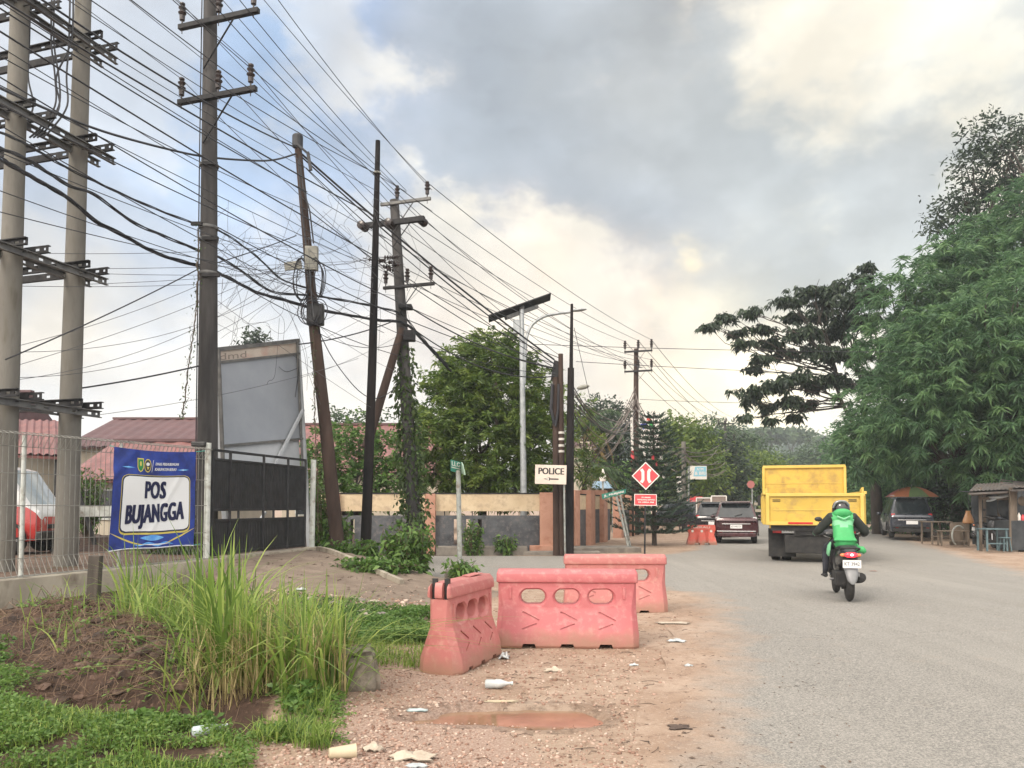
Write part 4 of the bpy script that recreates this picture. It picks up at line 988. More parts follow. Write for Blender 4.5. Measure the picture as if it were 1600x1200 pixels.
# --- police station wall
M['cream'] = pm('cream_plaster', (.52, .40, .26, 1), (.62, .50, .34, 1), 1.2, .85, c3=(.42, .32, .22, 1), s3=5)
M['salmon'] = pm('salmon_plaster', (.42, .22, .155, 1), (.50, .28, .20, 1), 1.4, .85, c3=(.36, .17, .11, 1), s3=4)
M['slate'] = pm('slate_cladding', (.045, .048, .055, 1), (.10, .105, .115, 1), 2.2, .7, bump=.4, bscale=12, c3=(.14, .13, .13, 1), s3=9)
M['kerb'] = pm('old_kerb', (.13, .115, .10, 1), (.24, .215, .185, 1), 2.5, .9, bump=.3)
def wall_run(name, label, p0, p1, pillars, zt=1.93, slots=(), band=.55, gap=True, group=None, base=.28):
    """masonry wall: cream band on top, open strip, slate panels below, salmon pillars at the fractions listed"""
    p0 = Vector(p0); p1 = Vector(p1); L_ = (p1-p0).length; d = (p1-p0)/L_; n = Vector((d.y, -d.x))
    t = thing(name, label, 'wall', (p0.x, p0.y, 0), group=group)
    def g(s, z, o=0): p = p0+d*s+n*o; return Vector((p.x, p.y, z))
    mb = MB(); mb.bar(g(0, zt-band/2), g(L_, zt-band/2), .16, band); mb.build('top_band', M['cream'], t, world=True)
    mb = MB(); mb.bar(g(0, zt+.025), g(L_, zt+.025), .20, .04); mb.build('coping', M['arm_dark'], t, world=True)
    mb = MB(); zs = zt-band-(.14 if gap else 0); ps = sorted(slots); x = 0
    for s, w in ps: mb.bar(g(x, (zs+base-.4)/2), g(s, (zs+base-.4)/2), .14, zs-base+.4+.0); x = s+w
    for s, w in ps:
        mb.bar(g(s, base-.2), g(s+w, base-.2), .14, .40); mb.bar(g(s, zs-.06), g(s+w, zs-.06), .14, .12)
    mb.bar(g(x, (zs+base-.4)/2), g(L_, (zs+base-.4)/2), .14, zs-base+.4); mb.build('slate_panel', M['slate'], t, world=True)
    for s, w, h in pillars:
        mb = MB(); mb.box(g(s, (h-.1)/2, .05), (w, .42, h+.1), rot=rotz(math.atan2(d.y, d.x))); mb.build('pillar', M['salmon'], t, world=True, bevel=.008)
    if gap:
        mb = MB()
        for i in range(int(L_/.9)): mb.bar(g(.45+i*.9, zs), g(.45+i*.9, zt-band), .03)
        mb.build('gap_bar', M['arm_dark'], t, world=True)
    return t
X_ = lambda px, Y: P(px, 800, Y).x
wall_run('station_wall', 'long salmon, cream and slate yard wall facing the side road', (X_(500, 25), 25), (X_(846, 25), 25),
    [(X_(522, 25)-X_(500, 25), .42, 1.93), (X_(673, 25)-X_(500, 25), .33, 1.93)], slots=((4.35, .14), (4.75, .12), (5.13, .13), (1.0, .14), (1.4, .12)), zt=1.92)
cw = X_(857, 25)
ct = thing('corner_pillar', 'wide salmon corner pillar behind the POLICE sign', 'pillar', (cw, 25, 0))
mb = MB(); mb.box((cw, 25.0, .98), (.58, .62, 1.98)); mb.box((cw-.12, 24.95, .12), (1.0, .75, .30)); mb.build('masonry', M['salmon'], ct, world=True, bevel=.01)
wall_run('station_wall', 'receding salmon and slate wall running away beside the main road', (cw+.15, 25.1), (X_(951, 35), 35),
    [(2.6, .8, 2.1), (5.4, .95, 2.15), (8.2, .9, 2.2)], zt=1.95, gap=False)
wall_run('station_wall', 'farther short salmon wall with a slatted gate gap, behind the green street sign', (X_(963, 37), 37), (X_(1002, 43), 43), [(.2, .5, 2.1), (3, .5, 2.1), (6, .5, 2.1)], zt=1.9, gap=False)
mb = MB(); t = thing('kerb_block', 'low grey stone kerb bed in front of the yard wall', 'kerb', (X_(685, 24.2), 24.2, 0))
mb.box(((X_(683, 24.3)+X_(824, 24.3))/2, 24.32, .12), (X_(824, 24.3)-X_(683, 24.3), .62, .30)); mb.build('kerb_body', M['kerb'], t, world=True, bevel=.03)
t = thing('kerb_block', 'thin kerb strip at the foot of the pole cluster', 'kerb', (X_(870, 23.9), 23.9, 0))
mb = MB(); mb.box((X_(877, 24.2), 24.25, .05), (2.4, .5, .14)); mb.box((X_(935, 25.5), 25.8, .08), (2.6, 1.4, .2), rot=rotz(.15)); mb.build('kerb_body', M['kerb'], t, world=True, bevel=.03)
# --- ramp edge strip (drain edging beside the ramp)
t = thing('concrete_edging', 'narrow pale concrete edging along the right side of the ramp', 'edging', G(497, 866, .45))
mb = MB(); pts = [P(497, 868, 17.6), P(530, 880, 16.2), P(575, 894, 15.0), P(628, 911, 13.9)]
pts = [Vector((p.x, p.y, gz(p.x, p.y)+.045)) for p in smoothpath(pts, 5)]
for a, b in zip(pts, pts[1:]): mb.bar(a, b, .09, .09)
mb.build('edging_body', M['ret_wall'], t, world=True)
# --- billboard behind the gate
def billboard():
    Y = 17.6; t = thing('billboard', 'large blank grey-backed billboard with a beige header strip, standing behind the black gate', 'billboard', (P(345, 800, 16.4).x, 16.4, .46))
    tl = P(341, 546, 16.6); tr = P(466, 532, 18.9); bl = P(347, 695, 16.6); br = P(472, 684, 18.9)
    n = (tr-tl).cross(bl-tl).normalized(); n = n if n.y < 0 else -n
    def f(u, v, o=0): return tl.lerp(tr, u).lerp(bl.lerp(br, u), v)+n*o
    m1 = pm('board_grey', (.26, .285, .325, 1), (.32, .345, .385, 1), .8, .5); m2 = pm('board_light', (.40, .43, .46, 1), (.50, .52, .55, 1), 1.5, .5)
    m3 = pm('board_header', (.40, .34, .29, 1), (.50, .44, .38, 1), 2, .6, c3=(.45, .30, .25, 1), s3=3)
    def panel(u0, v0, u1, v1, o, m, nm, th=.05):
        mb = MB(); mb.prism([f(u0, v0, o), f(u1, v0, o), f(u1, v1, o), f(u0, v1, o)], -n*th); return mb.build(nm, m, t, world=True, bevel=.004)
    panel(0, .135, .97, 1.0, 0, m1, 'main_panel'); panel(.0, .02, .97, .130, .01, m3, 'header_strip'); panel(0, 1.02, .97, 1.42, -.03, m2, 'lower_panel')
    mb = MB()
    for v, w in ((.0, .09), (.135, .05), (1.01, .05)): mb.bar(f(-.02, v, .02), f(1.0, v, .02), .06, w)
    mb.bar(f(.972, 0, .03), f(.975, 1.4, .03), .05, .05, up=(0, 1, 0)); mb.bar(f(-.01, 0, .03), f(-.01, 1.4, .03), .07, .06, up=(0, 1, 0)); mb.build('frame', M['arm_steel'], t, world=True)
    mb = MB(); mb.bar(f(1.01, 0, -.05), P(484, 862, 18.9), .11, .11, up=(0, 1, 0)); mb.build('post', m2, t, world=True)
    mb = MB(); mb.bar(P(355, 862, 16.6), f(-.0, .2, -.12), .1, .1, up=(0, 1, 0)); mb.build('post', m2, t, world=True)
    mb = MB(); mb.bar(P(474, 640, 18.8), P(412, 760, 17.6), .06, .06); mb.bar(P(415, 800, 17.7), P(380, 850, 17), .05); mb.build('brace', m2, t, world=True)
    vs, fs = txt('dmd', .42, .0); mb = MB(); put_text(mb, (vs, fs), lambda x, y: f(.16+x/2.3, .085-y/4.2, .016)); mb.build('lettering', pm('faded_print', (.22, .19, .17, 1), None), t, world=True)
    mb = MB(); mb.tube(smoothpath([f(.97, .2, .06), f(.96, .33, .06), f(.93, .45, .06), f(.90, .58, .06)]), .008, 4); mb.tube(smoothpath([f(.70, .25, .05), f(.8, .31, .05), f(.97, .28, .05)]), .006, 4); mb.build('loose_cord', M['cable'], t, world=True)
billboard()
# --- houses behind
M['roof_dark'] = pm('maroon_roof', (.075, .034, .036, 1), (.11, .05, .05, 1), 2, .6, stretch=(.4, 1, 1))
M['roof_red'] = pm('red_roof', (.14, .058, .055, 1), (.20, .092, .085, 1), 1.5, .55, c3=(.22, .08, .07, 1), s3=3)
M['house_wall'] = pm('house_wall', (.40, .35, .27, 1), (.5, .44, .35, 1), 1, .85)
M['window_dark'] = pm('dark_window', (.02, .025, .03, 1), (.05, .055, .06, 1), 2, .2)
def corr_roof(mb, a, b, c, d, ribs=30, amp=.04):
    """ribbed sheet from ridge a-b to eave d-c"""
    a, b, c, d = map(Vector, (a, b, c, d)); n = (b-a).cross(d-a).normalized(); n = n if n.z > 0 else -n; vs = []
    k = ribs*4
    for i in range(k+1):
        o = amp if (i % 4) in (1, 2) else 0
        u = i/k; vs += [a.lerp(b, u)+n*o, d.lerp(c, u)+n*o]
    mb.add(vs, [(2*i, 2*i+2, 2*i+3, 2*i+1) for i in range(k)])
    mb.prism([a-n*.05, b-n*.05, c-n*.05, d-n*.05], -n*.06)
def house(label, x0, x1, y0, y1, ze, zr, roofm, wallm, name='house', ridge='x', win=3, over=.6, hip=.0):
    t = thing(name, label, 'house', ((x0+x1)/2, y0, .2))
    mb = MB(); mb.box(((x0+x1)/2, (y0+y1)/2, ze/2), (x1-x0, y1-y0, ze)); mb.build('wall', M[wallm], t, world=True)
    ym = (y0+y1)/2; mb = MB(); h = hip
    corr_roof(mb, (x0-over+h, ym, zr), (x1+over-h, ym, zr), (x1+over, y0-over, ze-.15), (x0-over, y0-over, ze-.15), int((x1-x0)*1.6))
    corr_roof(mb, (x0-over+h, ym, zr), (x1+over-h, ym, zr), (x1+over, y1+over, ze-.15), (x0-over, y1+over, ze-.15), int((x1-x0)*1.6))
    mb.add([(x0-over+.01, y0-over, ze-.16), (x0-over+h, ym, zr-.01), (x0-over+.01, y1+over, ze-.16)], [(0, 1, 2)]); mb.add([(x1+over-.01, y0-over, ze-.16), (x1+over-h, ym, zr-.01), (x1+over-.01, y1+over, ze-.16)], [(0, 1, 2)])
    mb.build('roof', M[roofm], t, world=True)
    mb = MB(); mb.bar((x0-over+h, ym, zr+.05), (x1+over-h, ym, zr+.05), .35, .12); mb.build('ridge_cap', M['roof_dark'], t, world=True)
    for i in range(win):
        x = x0+(x1-x0)*(i+.5)/win
        fr_ = MB(); fr_.box((x, y0-.03, 1.6), (1.3, .08, 1.2)); f_ = fr_.build('window', M['post_white'], t, world=True)
        pn = MB(); pn.box((x, y0-.08, 1.6), (1.15, .02, 1.05)); pn.build('pane', M['window_dark'], f_, world=False)
        for v in f_.children: v.location = (-t.location.x, -t.location.y, -t.location.z)
    return t
def z_at(py, Y): return P(800, py, Y).z
house('long low house with a bright red ribbed roof behind the fence', X_(128, 30), X_(325, 30), 30, 37, z_at(745, 30), z_at(690, 33.5), 'roof_red', 'house_wall', win=4)
house('long house with a dark maroon roof ridge rising behind the red roof', X_(120, 44), X_(345, 44), 44, 54, z_at(695, 44), z_at(655, 49), 'roof_dark', 'house_wall', win=3)
house('house with a maroon gabled roof at the left edge behind the twin poles', X_(-260, 38), X_(80, 45), 38, 46, z_at(690, 38), z_at(613, 42), 'roof_dark', 'house_wall', win=2)
house('house with a faded red roof behind the bushes right of the billboard', X_(440, 42), X_(680, 42), 42, 52, z_at(735, 42), z_at(664, 47), 'roof_red', 'house_wall', win=3)
house('low grey outbuilding seen between the receding wall and the palm', X_(905, 48), X_(925, 48), 48, 60, z_at(690, 48), z_at(686, 52), 'roof_dark', 'house_wall', name='outbuilding', win=0, over=.1)
# low porch: dark posts and pale railing inside the yard
t = thing('yard_railing', 'pale horizontal railing board inside the yard behind the fence', 'railing', (X_(100, 19), 19, .46))
mb = MB(); mb.bar((X_(60, 19), 19, z_at(800, 19)), (X_(330, 20), 20, z_at(797, 20)), .06, .26); mb.build('board', M['post_white'], t, world=True)
for px in (80, 180, 280):
    mb = MB(); mb.bar((X_(px, 19.2), 19.3, .4), (X_(px, 19.2), 19.3, 1.5), .1); mb.build('post', M['arm_dark'], t, world=True)
t = thing('porch', 'open porch with a reddish canopy left of the red roof', 'porch', (X_(60, 21), 21, .46))
mb = MB(); corr_roof(mb, (X_(-60, 23), 23.4, z_at(655, 23.4)), (X_(88, 23.4), 23.4, z_at(658, 23.4)), (X_(92, 20.5), 20.5, z_at(712, 20.5)), (X_(-60, 20.5), 20.5, z_at(705, 20.5)), 12); mb.build('roof', M['roof_red'], t, world=True)
for px in (20, 90):
    mb = MB(); mb.bar((X_(px, 20.8), 20.8, .4), (X_(px, 20.8), 20.8, z_at(715, 20.8)), .14); mb.build('post', M['arm_dark'], t, world=True)
mb = MB(); mb.bar((X_(88, 20.6), 20.6, z_at(735, 20.6)), (X_(122, 20.6), 20.6, .5), .10); mb.bar((X_(122, 20.9), 20.6, z_at(742, 20.6)), (X_(150, 20.6), 20.6, .5), .09); mb.build('brace', M['arm_dark'], t, world=True)
# ------------------------------------------------------------------ barriers and signs
def boolean(o, cutters, op='DIFFERENCE'):
    for c in cutters:
        m = o.modifiers.new('b', 'BOOLEAN'); m.operation = op; m.object = c; m.solver = 'EXACT'
    bpy.context.view_layer.update()
    me = bpy.data.meshes.new_from_object(o.evaluated_get(bpy.context.evaluated_depsgraph_get()))
    o.modifiers.clear(); old = o.data; o.data = me; me.name = o.name; bpy.data.meshes.remove(old)
    for c in cutters: bpy.data.objects.remove(c)
def plastic(name, c1, c2, dirt):
    m = pm(name, c1, c2, 2.2, .5, bump=.12, bscale=9, lo=.2, hi=.8, c3=dirt, s3=14); nt = m.node_tree; N = nt.nodes; L = nt.links
    b = N['Principled BSDF']; src = b.inputs['Base Color'].links[0].from_socket
    tc = N.new('ShaderNodeTexCoord'); sp = N.new('ShaderNodeSeparateXYZ'); L.new(tc.outputs['Object'], sp.inputs[0])
    n = N.new('ShaderNodeTexNoise'); n.inputs['Scale'].default_value = 6; n.inputs['Detail'].default_value = 6; L.new(tc.outputs['Object'], n.inputs['Vector'])
    a = N.new('ShaderNodeMath'); a.operation = 'MULTIPLY_ADD'; L.new(n.outputs[0], a.inputs[0]); a.inputs[1].default_value = -.35; L.new(sp.outputs[2], a.inputs[2])
    r = N.new('ShaderNodeMapRange'); r.inputs[1].default_value = .06; r.inputs[2].default_value = -.14; r.inputs[4].default_value = .85; L.new(a.outputs[0], r.inputs[0])
    x = N.new('ShaderNodeMix'); x.data_type = 'RGBA'; L.new(r.outputs[0], x.inputs[0]); L.new(src, x.inputs[6]); x.inputs[7].default_value = (.30, .17, .12, 1)
    L.new(x.outputs[2], b.inputs['Base Color']); return m
PKA = plastic('faded_red_plastic', (.41, .105, .115, 1), (.46, .14, .145, 1), (.50, .20, .195, 1))
PKB = plastic('bleached_pink_plastic', (.39, .125, .12, 1), (.45, .165, .15, 1), (.47, .22, .19, 1))
PKC = plastic('bright_orange_plastic', (.55, .085, .06, 1), (.62, .12, .085, 1), (.5, .14, .1, 1))
def barrier(label, loc, rz, L_=1.5, m=PKA, broken=False, far=False, tilt=0, group='red plastic water barriers beside the road', letters=None, sag=.0):
    t = thing('water_barrier', label, 'barrier', loc, rz, group); t.rotation_euler = (tilt, 0, rz)
    hx = L_/2; k = L_/1.5
    rings = []
    for z, dx, hy in ((0, 0, .205), (.03, .0, .222), (.15, 0, .212), (.43, -.022, .118), (.70, -.022, .100), (.706, -.004, .118), (.73, -.002, .122), (.80, -.004, .114), (.845, -.02, .08)):
        x = hx+dx*1.0; c = min(.07, hy*.5) if z < .5 else .02
        rings.append([Vector(p) for p in ((-x, -hy+c, z), (-x+c, -hy, z), (x-c, -hy, z), (x, -hy+c, z), (x, hy-c, z), (x-c, hy, z), (-x+c, hy, z), (-x, hy-c, z))])
    mb = MB(); mb.loft(rings); body = mb.build('body', m, t, bevel=.006)
    cut = []
    def cutter(mb): o = mb.build('cut', M['black']); o.location = (0, 0, 0); o.data.transform(Matrix.Identity(4)); return o
    bpy.context.view_layer.update()
    W = Matrix.Translation(Vector(loc)) @ t.rotation_euler.to_matrix().to_4x4()
    def addcut(mb, mat_=None):
        o = mb.build('cut', mat_ or m); o.matrix_world = W; cut.append(o)
    for x in (-.36*k, 0, .36*k):
        mb = MB(); rr = []
        for y, s in ((-.2, 1.75), (-.118, 1.38), (-.085, 1.05), (-.04, 1.0), (.04, 1.0), (.085, 1.05), (.118, 1.38), (.2, 1.75)):
            r = .080*s; w = .050*k+ (r-.080)*.15; ring = []
            for i in range(24):
                a = 2*math.pi*i/24; cx = w if math.cos(a) > 0 else -w
                ring.append(Vector((x+cx+math.cos(a)*r, y, .545+math.sin(a)*r)))
            rr.append(ring)
        mb.loft(rr); addcut(mb)
    for x in (-.40*k, 0, .40*k):
        mb = MB(); mb.prism([(x-.085*k, -.5, -.02), (x+.085*k, -.5, -.02), (x+.06*k, -.5, .052), (x-.06*k, -.5, .052)], (0, 1, 0)); addcut(mb)
    sl = Vector((0, .094, .28)).normalized()
    if not far:
        for sg in (-1, 1):
            for x in (-.38*k, .02*k, .42*k):
                f = lambda x_, z: Vector((x_, sg*(.212-(z-.15)*.336), z))
                mb = MB(); mb.bar(f(x-.09*k, .385), f(x+.085*k, .295), .022, .034, up=(0, sg, .33)); mb.bar(f(x+.06*k, .262), f(x-.09*k, .205), .018, .026, up=(0, sg, .33)); addcut(mb)
    if broken:
        for y in (-.062, .062):
            mb = MB(); mb.box((-hx+.02, y, .79), (.16, .050, .20)); addcut(mb, M['black'])
    boolean(body, cut)
    for p in body.data.polygons: p.use_smooth = True
    body.data.set_sharp_from_angle(angle=R(18))
    body['label'] = 'hollow plastic body with three oval holes'
    for x in (-.60*k, .60*k):
        for sg in (-1, 1):
            mb = MB(); mb.bar((x, sg*.108, .52), (x, sg*.108, .655), .032, .022, up=(0, 1, 0)); mb.build('moulded_lug', m, t, bevel=.006)
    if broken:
        mb = MB(); mb.box((-hx+.07, -.062, .785), (.03, .047, .19)); mb.build('painted_slot_shade', M['black'], t)  # black blocks painted in as the shade inside the torn slots
        mb = MB(); mb.box((-hx+.07, .062, .785), (.03, .047, .19)); mb.build('painted_slot_shade', M['black'], t)
        mb = MB(); mb.prism([(.05, -.05, .85), (.35, -.07, .862), (.40, .05, .857), (.12, .06, .852)], (0, 0, .006)); mb.build('torn_flap', PKB, t)
    if letters:
        vs, fs = txt(letters, .10, .0); mb = MB(); put_text(mb, (vs, fs), lambda x, y: Vector((x*1.35, -.137, .768+y*.8))); mb.build('lettering', M['white'], t)
    return t
def gp(px, py): p = G(px, py, 0); return Vector((p.x, p.y, gz(p.x, p.y)+.002))
n1 = Vector((-.69, 7.08)); dn = Vector((.36, 1)).normalized(); c1 = n1+dn*.60
barrier('bleached pink plastic barrier with a broken open end, the nearest one, turned end-on', (c1.x, c1.y, gz(c1.x, c1.y)-.005), math.atan2(dn.y, dn.x), 1.14, PKB, broken=True)
barrier('deep pink-red plastic barrier seen full side with three oval holes, in the middle', (.61, 8.60, gz(.61, 8.60)-.01), R(-3.0), 1.56, PKA)
barrier('pink plastic barrier farther back, half hidden behind the full-side one, near the asphalt', (1.51, 11.35, gz(1.51, 11.35)-.005), R(-1), 1.5, PKB)
# the small orange one far off: three wavy feet
def small_barrier():
    loc = Vector((P(1096, 850, 30.6).x, 30.6, .0)); t = thing('water_barrier', 'small bright orange-red barrier with lettering on its top bar, beside the maroon car', 'barrier', loc, R(-6))
    mb = MB(); rings = []
    for z, x, y in ((.0, .58, .20), (.10, .57, .20), (.34, .50, .10), (.46, .50, .09), (.60, .54, .11), (.78, .53, .10)): rings.append([Vector(p) for p in ((-x, -y, z), (x, -y, z), (x, y, z), (-x, y, z))])
    mb.loft(rings); b = mb.build('body', PKC, t, bevel=.012); W = Matrix.Translation(loc) @ Matrix.Rotation(R(-6), 4, 'Z'); cut = []
    bpy.context.view_layer.update()
    for x in (-.19, .19):
        for z0, z1, w in ((.06, .58, .055), (-.05, .07, .12)):
            mb = MB(); mb.prism([(x-w, -.5, z0), (x+w, -.5, z0), (x+w*.8, -.5, z1), (x-w*.8, -.5, z1)], (0, .42, 0) if z1 > .1 else (0, 1, 0)); o = mb.build('cut', PKC); o.matrix_world = W; cut.append(o)
    for s in (-1, 1):
        mb = MB(); mb.box((s*.58, 0, .42), (.14, .5, .14), rot=Matrix.Rotation(R(45), 3, 'Y')); o = mb.build('cut', PKC); o.matrix_world = W; cut.append(o)
    boolean(b, cut)
    for i, x in enumerate((-.36, 0, .36)):
        mb = MB(); mb.prism([(x-.10, -.13, .50), (x+.10, -.13, .50), (x+.12, -.20, .08), (x-.12, -.20, .08)], (0, .03, 0)); mb.build('rib', PKC, t, bevel=.01)
        mb = MB(); mb.lathe((x, -.135, .54), [(.05, 0), (.05, .01)], 12, axis=(0, -1, 0)); mb.build('reflector', M['white'], t)
    vs, fs = txt('BERAU', .13, .0); mb = MB(); put_text(mb, (vs, fs), lambda x, y: Vector((x*1.7, -.125, .69+y*.9))); mb.build('lettering', M['white'], t)
small_barrier()
# --- signs
M['sign_green'] = pm('sign_green', (.03, .20, .15, 1), (.06, .28, .20, 1), 3, .5)
M['sign_red'] = pm('sign_red', (.55, .045, .06, 1), (.62, .08, .09, 1), 4, .45)
M['print_white'] = pm('sign_white', (.70, .66, .62, 1), (.78, .75, .70, 1), 5, .5)
M['print_black'] = pm('sign_black', (.02, .02, .022, 1), None, rough=.5)
M['post_grey'] = pm('post_grey', (.22, .24, .23, 1), (.34, .36, .34, 1), 6, .6, c3=(.16, .14, .12, 1), s3=8)
def board(mb, c, w, h, yaw, th=.012, roll=0):
    mb.box(c, (w, th, h), rot=rotz(yaw) @ Matrix.Rotation(roll, 3, 'Y'))
def face(c, yaw, roll=0, o=.009):
    r = rotz(yaw) @ Matrix.Rotation(roll, 3, 'Y'); c = Vector(c)
    return lambda x, y, k=0: c+r @ Vector((x, -o-k, y))
def word(t, s, f, cx, cy, h, w, mat, name='lettering', bold=.0):
    vs, fs = txt(s, 1.0, bold); ww = max(v[0] for v in vs)-min(v[0] for v in vs); mb = MB()
    copies = ((0, 0), (.028, 0), (0, .02), (.028, .02)) if bold == 0 else ((0, 0),)
    for j, (ox, oy) in enumerate(copies): put_text(mb, (vs, fs), lambda x, y: f(cx+(x/ww+ox-.014)*w, cy+(y/.72+oy)*h, .0004*j))
    mb.build(name, mat, t, world=True)
def police():
    c = P(860.5, 741.5, 23.2); t = thing('direction_sign', 'cream rectangular sign reading POLICE over an arrow pointing left', 'sign', (c.x, c.y, 0)); w = 49/1200*23.2; h = 30/1200*23.2
    mb = MB(); board(mb, c, w, h, R(-2), .02, R(1.5)); mb.build('plate', pm('sign_cream', (.66, .55, .47, 1), (.74, .63, .55, 1), 3, .55), t, world=True, bevel=.006)
    f = face(c, R(-2), R(1.5), .012); word(t, 'POLICE', f, .01, .09, .20, .76, M['print_black'])
    mb = MB(); mb.add([f(*p) for p in ((-.22, -.135), (-.02, -.085), (-.02, -.185))], [(0, 1, 2)]); mb.add([f(*p) for p in ((-.02, -.115), (.24, -.115), (.24, -.155), (-.02, -.155))], [(0, 1, 2, 3)])
    mb.build('arrow', M['print_black'], t, world=True)
    mb = MB(); mb.add([f(*p, .001) for p in ((-.17, -.135), (-.05, -.105), (-.05, -.165))], [(0, 1, 2)]); mb.build('arrow_inset', M['print_white'], t, world=True)
    mb = MB(); p0 = P(883, 868, 23.3); mb.tube([(p0.x, p0.y, 0), (p0.x-.03, p0.y, 2.7)], .028, 8); mb.build('post', M['post_grey'], t, world=True)
police()
def street_sign():
    b = G(719, 902, .02); D = b.y; t = thing('street_name_sign', 'small green street name sign with a folded side plate on a grey pole', 'sign', (b.x, b.y, 0))
    tp = P(716, 735, D); mb = MB(); mb.tube([(b.x, b.y, -.1), tp], .052, 12); mb.build('post', M['post_grey'], t, world=True, smooth=True)
    mb = MB(); a = P(704, 718, D-.1); a2 = P(720, 722, D+.35); b1 = P(704, 736, D-.1); b2 = P(720, 740, D+.35)
    mb.prism([a, a2, b2, b1], (.0, .02, 0)); mb.build('name_plate', M['sign_green'], t, world=True, bevel=.004)
    mb = MB(); c1 = P(723, 727, D-.3); c2 = P(726, 742, D-.3); mb.prism([a2+Vector((.01, 0, 0)), c1, c2, b2+Vector((.01, 0, 0))], (.02, .0, 0)); mb.build('side_plate', pm('pale_green', (.30, .42, .33, 1), None), t, world=True)
    n = (a2-a).cross(b1-a).normalized(); n = n if n.y < 0 else -n; f = lambda x, y, k=0: a.lerp(a2, x).lerp(b1.lerp(b2, x), y)+n*(.006+k)
    word(t, 'LLG', f, .5, .32, -.40, .8, M['print_white']); mb = MB(); mb.add([f(0.05, .60), f(.97, .60), f(.97, .68), f(.05, .68)], [(0, 1, 2, 3)]); mb.build('rule', M['print_white'], t, world=True)
    mb = MB(); mb.box((b.x-.05, b.y+.1, .07), (.55, .5, .22)); mb.build('footing', M['kerb'], t, world=True, bevel=.05)
street_sign()
def street_sign2():
    D = 25.5; t = thing('street_name_sign', 'green street name board on two leaning legs in front of the receding wall', 'sign', (X_(986, D), D, 0))
    c = P(959, 771.5, D); mb = MB(); a = P(940, 772, D-.3); a2 = P(978, 764, D+.3); b1 = P(941, 780, D-.3); b2 = P(978, 771, D+.3)
    mb.prism([a, a2, b2, b1], (0, .02, 0)); mb.build('name_plate', M['sign_green'], t, world=True)
    mb = MB(); mb.tube([P(963, 775, D), (X_(984, D), D, -.05)], .04, 8); mb.build('leg', M['post_grey'], t, world=True, smooth=True)
    mb = MB(); mb.tube([P(969, 774, D), (X_(988, D), D+.2, -.05)], .035, 8); mb.build('leg', M['post_grey'], t, world=True, smooth=True)
    n = (a2-a).cross(b1-a).normalized(); n = n if n.y < 0 else -n; f = lambda x, y, k=0: a.lerp(a2, x).lerp(b1.lerp(b2, x), y)+n*(.006+k)
    word(t, 'JL. MURJANI', f, .5, .5, -.42, .82, M['print_white'])
street_sign2()
def warning():
    D = 24.3; c = P(1009, 743.5, D); t = thing('warning_sign', 'red diamond sign with a pale road-narrows symbol above a small red notice plate', 'sign', (c.x, c.y, 0)); s = 22/1200*D
    mb = MB(); mb.prism([c+Vector((0, 0, s)), c+Vector((s, 0, 0)), c+Vector((0, 0, -s)), c+Vector((-s, 0, 0))], (0, .012, 0)); mb.build('diamond_border', M['print_white'], t, world=True)
    k = .9; mb = MB(); mb.prism([c+Vector((0, -.004, s*k)), c+Vector((s*k, -.004, 0)), c+Vector((0, -.004, -s*k)), c+Vector((-s*k, -.004, 0))], (0, .003, 0)); mb.build('diamond_face', M['sign_red'], t, world=True)
    for sg in (-1, 1):
        mb = MB(); pts = [(.10, .235), (.045, .14), (.045, -.14), (.10, -.235)]; opt = [(.185, .19), (.135, .11), (.135, -.11), (.185, -.19)]
        out = [(sg*x, z) for x, z in pts]; inn = [(sg*x, z) for x, z in opt]
        vs = [c+Vector((x, -.007, z))*1 for x, z in out]+[c+Vector((x, -.007, z)) for x, z in inn]
        mb.add(vs, [(0, 1, 5, 4), (1, 2, 6, 5), (2, 3, 7, 6)]); mb.build('road_symbol', M['print_white'], t, world=True)
    c2 = P(1008.5, 781, D); w = 35/1200*D; h = 18/1200*D
    mb = MB(); board(mb, c2, w, h, 0, .012, R(1)); mb.build('notice_plate', M['sign_red'], t, world=True)
    f = face(c2, 0, R(1), .008)
    for x0, x1, y0, y1 in ((-w/2, w/2, h/2-.02, h/2), (-w/2, w/2, -h/2, -h/2+.02), (-w/2, -w/2+.02, -h/2+.021, h/2-.021), (w/2-.02, w/2, -h/2+.021, h/2-.021)):
        mb = MB(); mb.add([f(x0, y0), f(x1, y0), f(x1, y1), f(x0, y1)], [(0, 1, 2, 3)]); mb.build('border_strip', M['print_white'], t, world=True)
    for s_, y, ww in (('DI LARANG', .075, .28), ('MEMBUANG SAMPAH', .0, .55), ('DI AREA INI', -.078, .48)): word(t, s_, f, .02, y, .042, ww, M['print_white'])
    mb = MB(); mb.tube([(c.x-.05, c.y+.03, -.1), (c.x, c.y+.03, c.z+.2)], .028, 8); mb.build('post', M['gate_black'], t, world=True, smooth=True)
warning()
